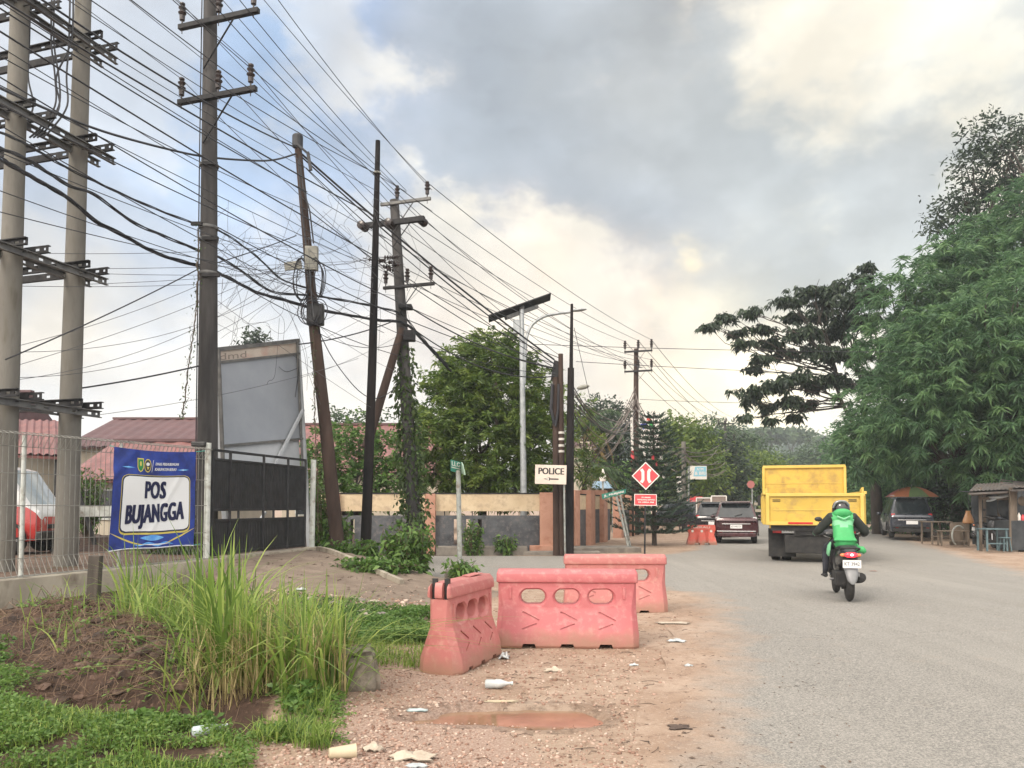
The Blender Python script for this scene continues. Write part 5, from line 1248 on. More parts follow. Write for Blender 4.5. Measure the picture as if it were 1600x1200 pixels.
def atm():
    D = 46; c = P(1091, 738.5, D); w = 26/1200*D; h = 21/1200*D; t = thing('shop_sign', 'light blue ATM sign board on a thin post at the roadside', 'sign', (X_(1076, D), D, 0))
    mb = MB(); board(mb, c, w, h, 0, .1); mb.build('panel', M['print_white'], t, world=True)
    f = face(c, 0, 0, .054); blue = pm('sign_sky_blue', (.22, .52, .66, 1), (.32, .6, .72, 1), 2, .4)
    mb = MB(); mb.add([f(-w*.30, -h*.28), f(w*.47, -h*.28), f(w*.47, h*.44), f(-w*.20, h*.44)], [(0, 1, 2, 3)]); mb.build('blue_field', blue, t, world=True)
    g = lambda x, y, k=0: f(x, y, .004+k); word(t, 'ATM', g, w*.10, h*.24, .16, .40, M['print_white']); word(t, '& BRI', g, w*.10, -h*.06, .20, .62, M['print_white'])
    mb = MB(); mb.tube([(X_(1076, D), D, 0), P(1076, 728, D)], .06, 8); mb.build('post', M['post_grey'], t, world=True)
    c = P(1062, 757, 48); t = thing('shop_sign', 'white poster board with dark print behind the pale hub pole', 'sign', (c.x, 48, 0))
    mb = MB(); board(mb, c, .36, 1.0, 0, .06); mb.build('panel', M['print_white'], t, world=True)
    f = face(c, 0, 0, .034)
    for i in range(4):
        mb = MB(); mb.add([f(-.12+.05*(i % 2), .32-i*.2), f(.12, .32-i*.2), f(.10, .22-i*.2), f(-.10, .22-i*.2)], [(0, 1, 2, 3)]); mb.build('print_patch', M['print_black'], t, world=True)
    mb = MB(); mb.tube([(c.x, 48.1, 0), (c.x, 48.1, c.z)], .05, 6); mb.build('post', M['post_grey'], t, world=True)
    c = P(1173, 757, 62); t = thing('traffic_sign', 'small faded red round traffic sign on a pole near the truck', 'sign', (X_(1176, 62), 62, 0))
    mb = MB(); mb.lathe(c, [(.32, 0), (.32, .03)], 8, axis=(0, -1, 0)); mb.build('plate', pm('faded_red', (.42, .14, .13, 1), None), t, world=True)
    mb = MB(); mb.tube([(X_(1176, 62), 62.1, 0), P(1175, 752, 62.1)], .06, 8); mb.build('post', M['post_grey'], t, world=True)
    t = thing('road_railing', 'low brown horizontal railing by the far bend left of the truck', 'railing', (X_(1188, 70), 70, 0)); mb = MB()
    for z in (.5, 1.1, 1.7): mb.bar((X_(1178, 70), 70, z), (X_(1204, 70), 70, z), .08, .25)
    mb.build('rail', M['house_wall'], t, world=True); mb = MB()
    for px in (1180, 1191, 1202): mb.bar((X_(px, 70.1), 70.1, 0), (X_(px, 70.1), 70.1, 2), .12)
    mb.build('rail_post', M['post_grey'], t, world=True)
atm()
# framed boards by the dark cars
for lb, a, b, y0, y1, D in (('tall framed board with brown and white panels standing left of the dark car', 1088, 1111, 778, 826, 41.5), ('framed brown board behind the dark car, right of the taller one', 1111.5, 1135, 775, 806, 42.5)):
    c0 = P(a, y0, D); c1 = P(b, y1, D); t = thing('framed_board', lb, 'board', ((c0.x+c1.x)/2, D, 0)); mb = MB(); zb = max(c1.z, .15)
    brown = pm('board_brown', (.20, .15, .13, 1), (.27, .21, .18, 1), 2, .7)
    mb.box(((c0.x+c1.x)/2, D, (c0.z+zb)/2), (c1.x-c0.x, .03, c0.z-zb)); mb.build('panel', brown, t, world=True); mb = MB()
    for z in (c0.z, (c0.z*.42+zb*.58), zb): mb.bar((c0.x, D-.02, z), (c1.x, D-.02, z), .05, .06)
    for x in (c0.x, c1.x): mb.bar((x, D-.021, 0), (x, D-.021, c0.z), .06, .05)
    mb.build('frame', M['print_white'], t, world=True)
    if y1 > 820: mb = MB(); mb.box(((c0.x+c1.x)/2, D-.03, zb+.25), (c1.x-c0.x-.1, .02, .45)); mb.build('white_sheet', M['print_white'], t, world=True)
# ------------------------------------------------------------------ vehicles
M['glass'] = pm('tinted_glass', (.012, .016, .020, 1), (.02, .026, .03, 1), 2, .08, spec=.8)
M['glass_sky'] = pm('glass_painted_reflection', (.20, .25, .28, 1), (.38, .42, .44, 1), 1.2, .08, spec=.8)  # pale colour paints the sky's reflection into the glass
M['tyre'] = pm('tyre_rubber', (.012, .012, .012, 1), (.03, .028, .026, 1), 20, .85)
M['rim'] = pm('wheel_rim', (.18, .18, .19, 1), (.3, .3, .31, 1), 6, .4, metal=.6)
M['lens_red'] = pm('tail_lens', (.40, .02, .02, 1), (.5, .03, .03, 1), 6, .15)
M['lens_clear'] = pm('clear_lens', (.45, .45, .45, 1), (.6, .6, .6, 1), 6, .12)
M['chrome'] = pm('chrome', (.5, .5, .5, 1), None, rough=.2, metal=.9)
M['plate_white'] = pm('plate_white', (.62, .62, .62, 1), (.7, .7, .7, 1), 10, .5)
M['underbody'] = pm('underbody', (.012, .012, .013, 1), (.03, .028, .026, 1), 6, .8)
def wheel(t, x, y, r, w, side=1):
    mb = MB(); mb.lathe((x-w/2, y, r), [(r*.62, 0), (r*.93, .004), (r, .025), (r, w-.025), (r*.93, w-.004), (r*.62, w)], 28, axis=(1, 0, 0)); wh = mb.build('wheel', M['tyre'], t, smooth=True, auto=50)
    mb = MB(); xo = x+side*w/2; mb.lathe((xo-side*.03, y, r), [(r*.60, 0), (r*.60, .012), (r*.2, .02), (r*.18, .035), (.01, .036)], 20, axis=(side, 0, 0))
    for i in range(5):
        a = 2*math.pi*i/5; mb.bar((xo-side*.006, y, r), (xo-side*.006, y+math.cos(a)*r*.6, r+math.sin(a)*r*.6), .012, .05)
    mb.build('rim', M['rim'], wh)
def vehicle(name, label, cat, loc, rz, st, paint, glass_seg, pill=(), wr=.32, wy=(-1.3, 1.3), track=.72, glassm=None, two=None):
    """st: stations (y, half width, z bottom, z belt, z top, half width of roof); shell lofted through them"""
    t = thing(name, label, cat, loc, rz); rings = []
    for (y, w, zb, zl, zt, wt) in st:
        zm = zb+(zl-zb)*.55; half = [(w-.07, zb), (w, zb+.12), (w+.015, zm), (w-.01, zl), (wt+.03, zt-.07), (wt-.06, zt)]
        rings.append([Vector((x, y, z)) for x, z in half]+[Vector((-x, y, z)) for x, z in reversed(half)])
    mats = [paint, glassm or M['glass'], two or paint]; mb = MB(); n = 12; vs = [p for r_ in rings for p in r_]; fs = []; ms = []
    for i in range(len(rings)-1):
        for j in range(n):
            fs.append((i*n+j, i*n+(j+1) % n, (i+1)*n+(j+1) % n, (i+1)*n+j)); g = 0
            if j in (3, 7) and i in glass_seg[0]: g = 1
            if j == 5 and i in glass_seg[1]: g = 1
            if j in (4, 5, 6) and g == 0 or (j in (3, 7) and g == 0): g = 2
            ms.append(g)
    fs.append(tuple(range(n-1, -1, -1))); ms.append(0); fs.append(tuple((len(rings)-1)*n+j for j in range(n))); ms.append(0)
    mb.v = [tuple(v) for v in vs]; mb.f = fs; mb.m = ms; o = mb.build('body', mats, t, smooth=True, auto=28)
    for y in wy:
        for sx in (-1, 1):
            wheel(t, sx*track, y, wr, .2, sx)
            mb = MB(); pts = [(sx*(st[2][1]+.02)-.01, y+(wr+.06)*math.cos(a), max(wr+(wr+.06)*math.sin(a), .2)) for a in [math.pi*k/10 for k in range(11)]]
            mb.tube(pts, .035, 6); mb.build('wheel_arch', M['underbody'], t)
    mb = MB(); y0 = st[0][0]+.1; y1 = st[-1][0]-.1; mb.box((0, (y0+y1)/2, st[1][2]+.02), (1.3, y1-y0, .16)); mb.build('underbody', M['underbody'], t)
    return t
def plate_on(t, c, w, h, s, yaw=0):
    mb = MB(); mb.box(c, (w, .015, h)); p = mb.build('number_plate', M['plate_white'], t, bevel=.003)
    if s:
        vs, fs = txt(s, h*.62, .0); ww = max(v[0] for v in vs)-min(v[0] for v in vs); mb = MB(); put_text(mb, (vs, fs), lambda x, y: Vector((c[0]+x/ww*w*.82, c[1]-.0095, c[2]+y))); mb.build('lettering', M['print_black'], p)
# MPV stations: rear to front
def mpv(label, loc, rz, col1, col2, coat=.6, plate=None, tall=1.0, name='parked_car', tail='clear'):
    paint = pm('car_paint', col1, col2, 1.5, .28, metal=.25, coat=coat); T = tall
    st = [(-2.12, .78, .42, .92, .93, .76), (-2.08, .83, .34, .98, 1.02, .78), (-2.02, .85, .30, 1.02, 1.06, .79), (-1.74, .86, .28, 1.04, 1.64*T, .62), (-1.55, .86, .28, 1.05, 1.70*T, .62), (-.9, .87, .26, 1.04, 1.73*T, .63), (-.8, .87, .26, 1.04, 1.73*T, .63),
          (.15, .87, .26, 1.02, 1.72*T, .62), (.25, .87, .26, 1.02, 1.71*T, .62), (.62, .87, .26, 1.0, 1.66*T, .60), (1.22, .86, .27, .98, 1.08, .74), (1.8, .84, .28, .92, .97, .70), (2.05, .78, .32, .80, .84, .62), (2.14, .62, .38, .66, .70, .5)]
    t = vehicle(name, label, 'car', loc, rz, st, paint, ({3, 4, 6, 8}, {2, 9}))
    for sx in (-1, 1):
        mb = MB(); mb.prism([(sx*.62, -2.10, .80), (sx*.82, -2.07, .80), (sx*.80, -2.02, 1.08), (sx*.66, -2.06, 1.08)], (0, .12, 0)); mb.build('tail_light', M['lens_clear'] if tail == 'clear' else M['lens_red'], t, bevel=.01)
        mb = MB(); mb.prism([(sx*.50, 1.98, .62), (sx*.76, 1.9, .64), (sx*.74, 1.9, .80), (sx*.5, 2.0, .76)], (0, .09, 0)); mb.build('headlight', M['lens_clear'], t, bevel=.01)
        mb = MB(); mb.ball((sx*.99, .75, 1.06), (.11, .07, .075), 10, 6); mb.build('mirror', paint, t, smooth=True)
        mb = MB(); mb.tube([(sx*.60, -1.5, 1.76*T), (sx*.60, -.3, 1.78*T), (sx*.59, .4, 1.74*T)], .015, 6); mb.build('roof_rail', M['chrome'], t)
        mb = MB(); mb.box((sx*.60, -2.16, .47), (.12, .02, .04)); mb.build('reflector', M['lens_red'], t)
    mb = MB(); mb.box((0, -2.135, .80), (1.12, .03, .045)); mb.build('trim_strip', M['chrome'], t, bevel=.005)
    mb = MB(); mb.box((0, -2.15, .50), (1.52, .14, .05)); mb.build('bumper_strip', M['chrome'] if tail == 'clear' else M['underbody'], t, bevel=.015)
    mb = MB(); mb.box((0, -2.13, .36), (1.50, .14, .16)); mb.build('bumper', M['underbody'] if tail != 'clear' else paint, t, bevel=.03)
    plate_on(t, (0, -2.145, .69), .46, .15, plate)
    mb = MB(); mb.tube([(-.06, -2.02, 1.12), (.24, -1.98, 1.20)], .012, 5); mb.build('wiper', M['black'], t)
    mb = MB(); mb.bar((-.60, -1.86, 1.69*T), (.60, -1.86, 1.69*T), .22, .03); mb.build('roof_spoiler', paint, t, bevel=.01)
    return t
th = -math.atan(.31)
mpv('dark maroon people carrier seen from behind, driving away in the left lane', (X_(1151, 33.1)-.0, 33.2, .01), th+R(1), (.045, .012, .016, 1), (.065, .018, .022, 1), plate='KT 1482 CN', name='car')
mpv('black car peeking out on the left side of the maroon one', (10.35, 39.2, .01), th, (.012, .012, .016, 1), (.02, .02, .026, 1), tail='red', name='car')
mpv('black car parked aslant behind the roadside mound, its pale rear window showing', (X_(1064, 46), 46.5, .05), R(38), (.010, .012, .02, 1), (.018, .02, .03, 1), tail='red', plate=None)
mpv('old dark blue-grey car with a faded pink side, parked under the striped umbrella', (X_(1424, 34.5)+.25, 35.6, .12), th-R(2), (.028, .035, .05, 1), (.055, .06, .075, 1), tail='red', tall=1.06, plate=None)
bpy.data.objects['parked_car'].location.z = .05
# minibus behind the fence
def minibus():
    red = pm('bus_red', (.42, .03, .03, 1), (.50, .05, .045, 1), 1.5, .3, coat=.6); wh = pm('bus_white', (.6, .6, .6, 1), (.68, .68, .67, 1), 2, .3, coat=.5)
    x = X_(20, 17.6)
    st = [(-3.3, .84, .45, 1.1, 1.9, .74), (-3.2, .86, .35, 1.12, 1.98, .74), (-2.2, .86, .32, 1.12, 2.02, .74), (-2.1, .86, .32, 1.12, 2.02, .74), (-1.0, .86, .3, 1.12, 2.02, .74), (-.9, .86, .3, 1.12, 2.02, .74), (.2, .86, .3, 1.12, 2.0, .74), (.3, .86, .3, 1.12, 1.98, .74), (.62, .85, .3, 1.1, 1.9, .70), (1.12, .83, .3, 1.05, 1.12, .72), (1.30, .80, .32, .92, .97, .70), (1.36, .74, .40, .8, .84, .6)]
    t = vehicle('minibus', 'red and white minibus parked behind the fence at the left edge', 'minibus', (x-.5, 17.7, .46), R(-84), st, red, ({2, 4, 6}, {8}), wy=(-2.3, .75), glassm=M['glass_sky'], two=wh)
    for sx in (-1, 1):
        mb = MB(); mb.prism([(sx*.5, 1.28, .62), (sx*.76, 1.22, .64), (sx*.74, 1.22, .82), (sx*.5, 1.3, .80)], (0, .08, 0)); mb.build('headlight', M['lens_clear'], t, bevel=.01)
        mb = MB(); mb.ball((sx*.98, .75, 1.2), (.09, .05, .13), 10, 6); mb.build('mirror', M['black'], t)
    mb = MB(); mb.box((0, 1.36, .42), (1.6, .16, .20)); mb.build('bumper', M['black'], t, bevel=.04)
    mb = MB(); mb.box((0, 1.36, .62), (.8, .06, .10)); mb.build('grille', M['black'], t, bevel=.01)
minibus()
# --- dump truck
def truck():
    yel = pm('truck_yellow', (.48, .32, .045, 1), (.56, .38, .065, 1), .8, .5, bump=.15, bscale=3, c3=(.33, .215, .06, 1), s3=2.6); yel2 = pm('rail_yellow', (.54, .38, .07, 1), (.60, .43, .10, 1), 2, .45)
    loc = Vector((X_(1272, 20.6), 20.6, .01)); t = thing('dump_truck', 'yellow dump truck with a high front board, driving away ahead of the scooter', 'truck', loc, th)
    W = 2.46; Lb = 4.0; z0 = 1.02; zt = 1.86; zf = 2.78
    def panel(name, pts, th_, m=yel): mb = MB(); mb.prism(pts, th_); return mb.build(name, m, t, bevel=.006)
    # tailgate with frame and hinges
    tg = panel('tailgate', [(-W/2+.03, .0, z0), (W/2-.03, .0, z0), (W/2-.03, 0, zt), (-W/2+.03, 0, zt)], (0, .05, 0))
    for i, (a, b, w, h) in enumerate((((-W/2, -.03, zt-.03), (W/2+.02, -.03, zt-.03), .06, .08), ((-W/2, -.03, z0+.04), (W/2, -.03, z0+.04), .06, .09))):
        mb = MB(); mb.bar(a, b, w, h); mb.build('tailgate_rail', yel2, tg, bevel=.008)
    for x in (-W/2+.05, W/2-.05): mb = MB(); mb.bar((x, -.034, z0), (x, -.034, zt), .07, .09, up=(1, 0, 0)); mb.build('tailgate_post', yel2, tg, bevel=.008)
    mb = MB(); mb.bar((-W/2+.2, -.008, 1.42), (W/2-.2, -.008, 1.42), .012, .02); mb.build('weld_seam', yel2, tg)
    for x in (-.95, .95):
        for z in (1.66, 1.70): mb = MB(); mb.bar((x-.10, -.012, z), (x+.10, -.012, z), .02, .014); mb.build('hinge_slot', M['black'], tg)
    mb = MB(); mb.box((-.35, -.068, z0+.05), (.62, .008, .055)); mb.build('reflector_strip', M['lens_red'], tg)
    # sides with ribs, front board
    for sx in (-1, 1):
        s = panel('side_panel', [(sx*W/2, .06, z0), (sx*W/2, Lb, z0), (sx*W/2, Lb, zt), (sx*W/2, .06, zt)], (-sx*.05, 0, 0))
        for i in range(7): mb = MB(); y = .25+i*(Lb-.4)/6; mb.bar((sx*(W/2+.03), y, z0), (sx*(W/2+.03), y, zt-.04), .06, .09, up=(1, 0, 0)); mb.build('side_rib', yel2, s, bevel=.006)
        mb = MB(); mb.bar((sx*(W/2+.02), .0, zt+.02), (sx*(W/2+.02), Lb, zt+.02), .10, .08); mb.build('top_rail', yel2, s, bevel=.008)
        mb = MB(); mb.prism([(sx*W/2, .0, zt), (sx*W/2, .5, zt), (sx*W/2, .3, zt+.12), (sx*W/2, .0, zt+.16)], (-sx*.05, 0, 0)); mb.build('corner_bracket', yel2, s)
    fb = panel('front_board', [(-W/2, Lb, z0), (W/2, Lb, z0), (W/2, Lb, zf), (-W/2, Lb, zf)], (0, .06, 0))
    for a, b in (((-W/2, Lb-.03, zf), (W/2, Lb-.03, zf)),): mb = MB(); mb.bar(a, b, .08, .09); mb.build('board_rail', yel2, fb, bevel=.008)
    for x in (-W/2+.02, W/2-.02): mb = MB(); mb.bar((x, Lb-.03, z0+.1), (x, Lb-.03, zf), .07, .08, up=(1, 0, 0)); mb.build('board_post', yel2, fb, bevel=.008)
    mb = MB(); mb.bar((-W/2+.1, Lb-.008, 2.25), (W/2-.1, Lb-.008, 2.25), .012, .018); mb.build('weld_seam', yel2, fb)
    panel('canopy_board', [(-W/2, Lb+.06, zf-.06), (W/2, Lb+.06, zf-.06), (W/2, Lb+.9, zf-.02), (-W/2, Lb+.9, zf-.02)], (0, 0, .05))
    mb = MB(); mb.box((0, Lb/2, z0+.02), (W-.1, Lb, .06)); mb.build('bed_floor', yel, t)
    # chassis, mudguards, wheels, lamps
    mb = MB()
    for x in (-.42, .42): mb.bar((x, .1, .82), (x, 6.2, .82), .10, .20)
    for y in (.15, 1.4, 2.8): mb.bar((-.5, y, .8), (.5, y, .8), .1, .12)
    mb.bar((-1.1, .12, .93), (1.1, .12, .93), .12, .14); mb.build('chassis', M['underbody'], t)
    for sx in (-1, 1):
        mb = MB(); mb.box((sx*.80, .55, .52), (.72, .02, .78)); mb.build('mud_flap', M['underbody'], t)
        mb = MB(); mb.box((sx*.80, .30, .86), (.50, .06, .14)); mb.build('tail_lamp', M['lens_red'], t, bevel=.01)
        for x in (.66, .95): wheel(t, sx*x, 1.25, .42, .25, sx)
        wheel(t, sx*.85, 5.1, .42, .25, sx)
    mb = MB(); mb.tube([(-1.0, 1.25, .42), (1.0, 1.25, .42)], .08, 10); mb.ball((0, 1.25, .42), .2, 12, 8); mb.build('axle', M['underbody'], t)
    mb = MB(); mb.box((0, .42, .50), (1.5, .5, .5)); mb.build('tool_box', M['underbody'], t, bevel=.03)
    plate_on(t, (-.62, .20, .86), .40, .14, 'KT 8216')
    mb = MB(); mb.box((-.90, .20, .86), (.14, .05, .14)); mb.build('tail_lamp', M['lens_red'], t, bevel=.01)
    # cab
    mb = MB(); st = [(4.75, 1.0, .7, 1.4, 2.25, .90), (4.85, 1.02, .62, 1.42, 2.32, .92), (5.6, 1.02, .6, 1.42, 2.34, .92), (6.15, 1.0, .6, 1.38, 2.28, .88), (6.42, .98, .6, 1.3, 1.36, .92), (6.5, .95, .62, 1.15, 1.2, .9)]
    rings = []
    for (y, w, zb, zl, ztt, wt) in st:
        half = [(w-.05, zb), (w, zb+.12), (w, zl), (wt+.02, ztt-.08), (wt-.06, ztt)]; rings.append([Vector((x, y, z)) for x, z in half]+[Vector((-x, y, z)) for x, z in reversed(half)])
    mb.loft(rings); mb.build('cab', yel, t, smooth=True, auto=30)
    for sx in (-1, 1):
        mb = MB(); mb.prism([(sx*1.005, 5.0, 1.45), (sx*1.005, 6.0, 1.45), (sx*.955, 5.9, 2.15), (sx*.955, 5.0, 2.15)], (sx*.012, 0, 0)); mb.build('side_window', M['glass'], t)
        mb = MB(); mb.tube([(sx*.98, 6.2, 1.9), (sx*1.28, 6.35, 1.9)], .015, 6); mb.box((sx*1.30, 6.35, 1.72), (.16, .06, .36)); mb.build('mirror', M['black'], t)
    mb = MB(); mb.box((-.45, 4.73, 1.95), (.7, .02, .45)); mb.box((.45, 4.73, 1.95), (.7, .02, .45)); mb.build('rear_window', M['glass'], t)
truck()
# ------------------------------------------------------------------ scooter and rider
def scooter(label, loc, rz, plate, lit=True):
    t = thing('motor_scooter', label, 'scooter', loc, rz); bl = pm('scooter_black', (.012, .012, .014, 1), (.025, .025, .028, 1), 5, .3, coat=.4)
    gr = pm('scooter_grey', (.16, .165, .17, 1), (.22, .22, .23, 1), 5, .4)
    def rings(st, m, nm, bev=0):
        rr = []
        for (y, w, z0, z1) in st:
            zc = (z0+z1)/2; h = (z1-z0)/2; rr.append([Vector((w*math.copysign(abs(math.cos(a))**.7, math.cos(a)), y, zc+h*math.copysign(abs(math.sin(a))**.7, math.sin(a)))) for a in [2*math.pi*i/16 for i in range(16)]])
        mb = MB(); mb.loft(rr); return mb.build(nm, m, t, smooth=True, auto=60)
    rings([(-.74, .05, .74, .80), (-.68, .11, .66, .84), (-.50, .155, .56, .86), (-.2, .17, .50, .84), (.05, .16, .42, .78), (.22, .12, .36, .70)], bl, 'tail_fairing')
    rings([(-.60, .10, .83, .88), (-.45, .145, .82, .90), (-.1, .15, .79, .86), (.18, .11, .75, .80), (.25, .05, .74, .77)], M['black'], 'seat')
    rings([(.20, .10, .28, .50), (.30, .15, .28, .36), (.50, .15, .27, .35), (.58, .13, .28, .45)], bl, 'floor_board')
    rings([(.52, .16, .35, .86), (.58, .20, .30, .98), (.66, .15, .42, 1.0), (.72, .06, .6, .96)], bl, 'leg_shield')
    rings([(.50, .20, .98, 1.08), (.58, .24, .97, 1.13), (.68, .13, .98, 1.10), (.74, .06, 1.0, 1.07)], bl, 'handlebar_cowl')
    mb = MB(); mb.tube([(-.36, .46, 1.02), (-.2, .56, 1.05), (.2, .56, 1.05), (.36, .46, 1.02)], .016, 8); mb.build('handlebar', M['black'], t, smooth=True)
    for sx in (-1, 1):
        mb = MB(); mb.tube([(sx*.36, .46, 1.02), (sx*.25, .53, 1.04)], .022, 8); mb.build('grip', M['black'], t, smooth=True)
        mb = MB(); mb.tube([(sx*.22, .56, 1.07), (sx*.30, .54, 1.26)], .007, 6); mb.ball((sx*.31, .53, 1.30), (.065, .02, .042), 12, 8); mb.build('mirror', M['black'], t, smooth=True)
    def w(y, nm, r=.275, wd=.10):
        mb = MB(); mb.lathe((-wd/2, y, r), [(r*.68, 0), (r*.9, .006), (r, .035), (r, wd-.035), (r*.9, wd-.006), (r*.68, wd)], 28, axis=(1, 0, 0)); o = mb.build(nm, M['tyre'], t, smooth=True, auto=50)
        mb = MB(); mb.lathe((-wd/2+.02, y, r), [(r*.69, 0), (r*.69, .06)], 20, axis=(1, 0, 0)); mb.build('rim', M['rim'], o)
    w(-.52, 'wheel'); w(.78, 'wheel')
    mb = MB(); mb.tube([(.0, .60, .95), (0, .70, .55)], .03, 8); mb.tube([(-.07, .72, .5), (-.07, .78, .28)], .02, 8); mb.tube([(.07, .72, .5), (.07, .78, .28)], .02, 8); mb.build('fork', M['rim'], t, smooth=True)
    rings([(-.86, .03, .30, .34), (-.82, .08, .32, .50), (-.74, .10, .44, .58), (-.62, .10, .52, .62)], gr, 'rear_fender')
    rings([(.62, .05, .5, .56), (.72, .07, .54, .60), (.86, .07, .50, .58), (1.0, .05, .40, .46)], bl, 'front_fender')
    mb = MB(); mb.box((-.12, -.35, .36), (.16, .50, .22)); mb.tube([(-.12, -.52, .28), (-.06, -.52, .28)], .09, 14); mb.build('engine_case', M['underbody'], t, bevel=.04)
    mb = MB(); mb.lathe((.15, -.72, .40), [(.03, 0), (.075, .02), (.085, .12), (.08, .42), (.04, .48)], 16, axis=(0, 1, -.12)); mb.build('muffler', M['underbody'], t, smooth=True, auto=40)
    mb = MB(); mb.bar((.11, -.72, .45), (.19, -.3, .42), .03, .07); mb.tube([(.18, -.35, .38), (.27, -.40, .42)], .014, 6); mb.build('foot_peg', M['rim'], t)
    mb = MB(); mb.tube([(-.13, -.30, .35), (-.26, -.33, .33)], .016, 6); mb.build('foot_peg', M['rim'], t)
    mb = MB(); mb.tube(smoothpath([(-.13, -.55, .82), (-.12, -.74, .86), (.12, -.74, .86), (.13, -.55, .82)], 5), .014, 6); mb.build('grab_rail', M['black'], t, smooth=True)
    red = pm('tail_glow', (.6, .02, .03, 1), None, rough=.2, emit=(1, .03, .05, 1), estr=1.6 if lit else 0.0); 
    mb = MB(); mb.ball((0, -.735, .755), (.10, .035, .045), 16, 10); mb.build('tail_light', red, t, smooth=True)
    if lit: mb = MB(); mb.ball((.01, -.765, .757), (.028, .012, .018), 10, 8); mb.build('bulb', pm('bulb_glow', (1, .5, .5, 1), None, emit=(1, .35, .35, 1), estr=5), t, smooth=True)
    for sx in (-1, 1): mb = MB(); mb.ball((sx*.115, -.70, .75), (.045, .03, .03), 10, 8); mb.build('turn_signal', pm('amber_lens', (.6, .2, .08, 1), None, rough=.2), t, smooth=True)
    plate_on(t, (0, -.81, .615), .27, .125, plate)
    mb = MB(); mb.bar((0, -.79, .62), (0, -.66, .66), .06, .02); mb.build('plate_bracket', M['black'], t)
    return t
sc_loc = Vector((X_(1318, 12.9), 12.95, .012)); sc_rz = th+R(3)
scooter('black motor scooter with a lit red tail light, ridden by the person in green', sc_loc, sc_rz, 'KT 3942')
def skin_body(name, verts, edges, radii, mat, parent, root=0, sub=2):
    me = bpy.data.meshes.new(name); me.from_pydata([Vector(v) for v in verts], edges, []); o = bpy.data.objects.new(name, me); COL.objects.link(o)
    sk = o.modifiers.new('skin', 'SKIN'); sk.use_smooth_shade = True
    for i, r in enumerate(radii):
        me.skin_vertices[0].data[i].radius = r if isinstance(r, tuple) else (r, r); me.skin_vertices[0].data[i].use_root = (i == root)
    su = o.modifiers.new('sub', 'SUBSURF'); su.levels = sub; su.render_levels = sub
    bpy.context.view_layer.update(); m2 = bpy.data.meshes.new_from_object(o.evaluated_get(bpy.context.evaluated_depsgraph_get()))
    o.modifiers.clear(); o.data = m2; bpy.data.meshes.remove(me); m2.name = name
    for m in (mat if isinstance(mat, (list, tuple)) else [mat]): m2.materials.append(m)
    for p in m2.polygons: p.use_smooth = True
    o.parent = parent; return o
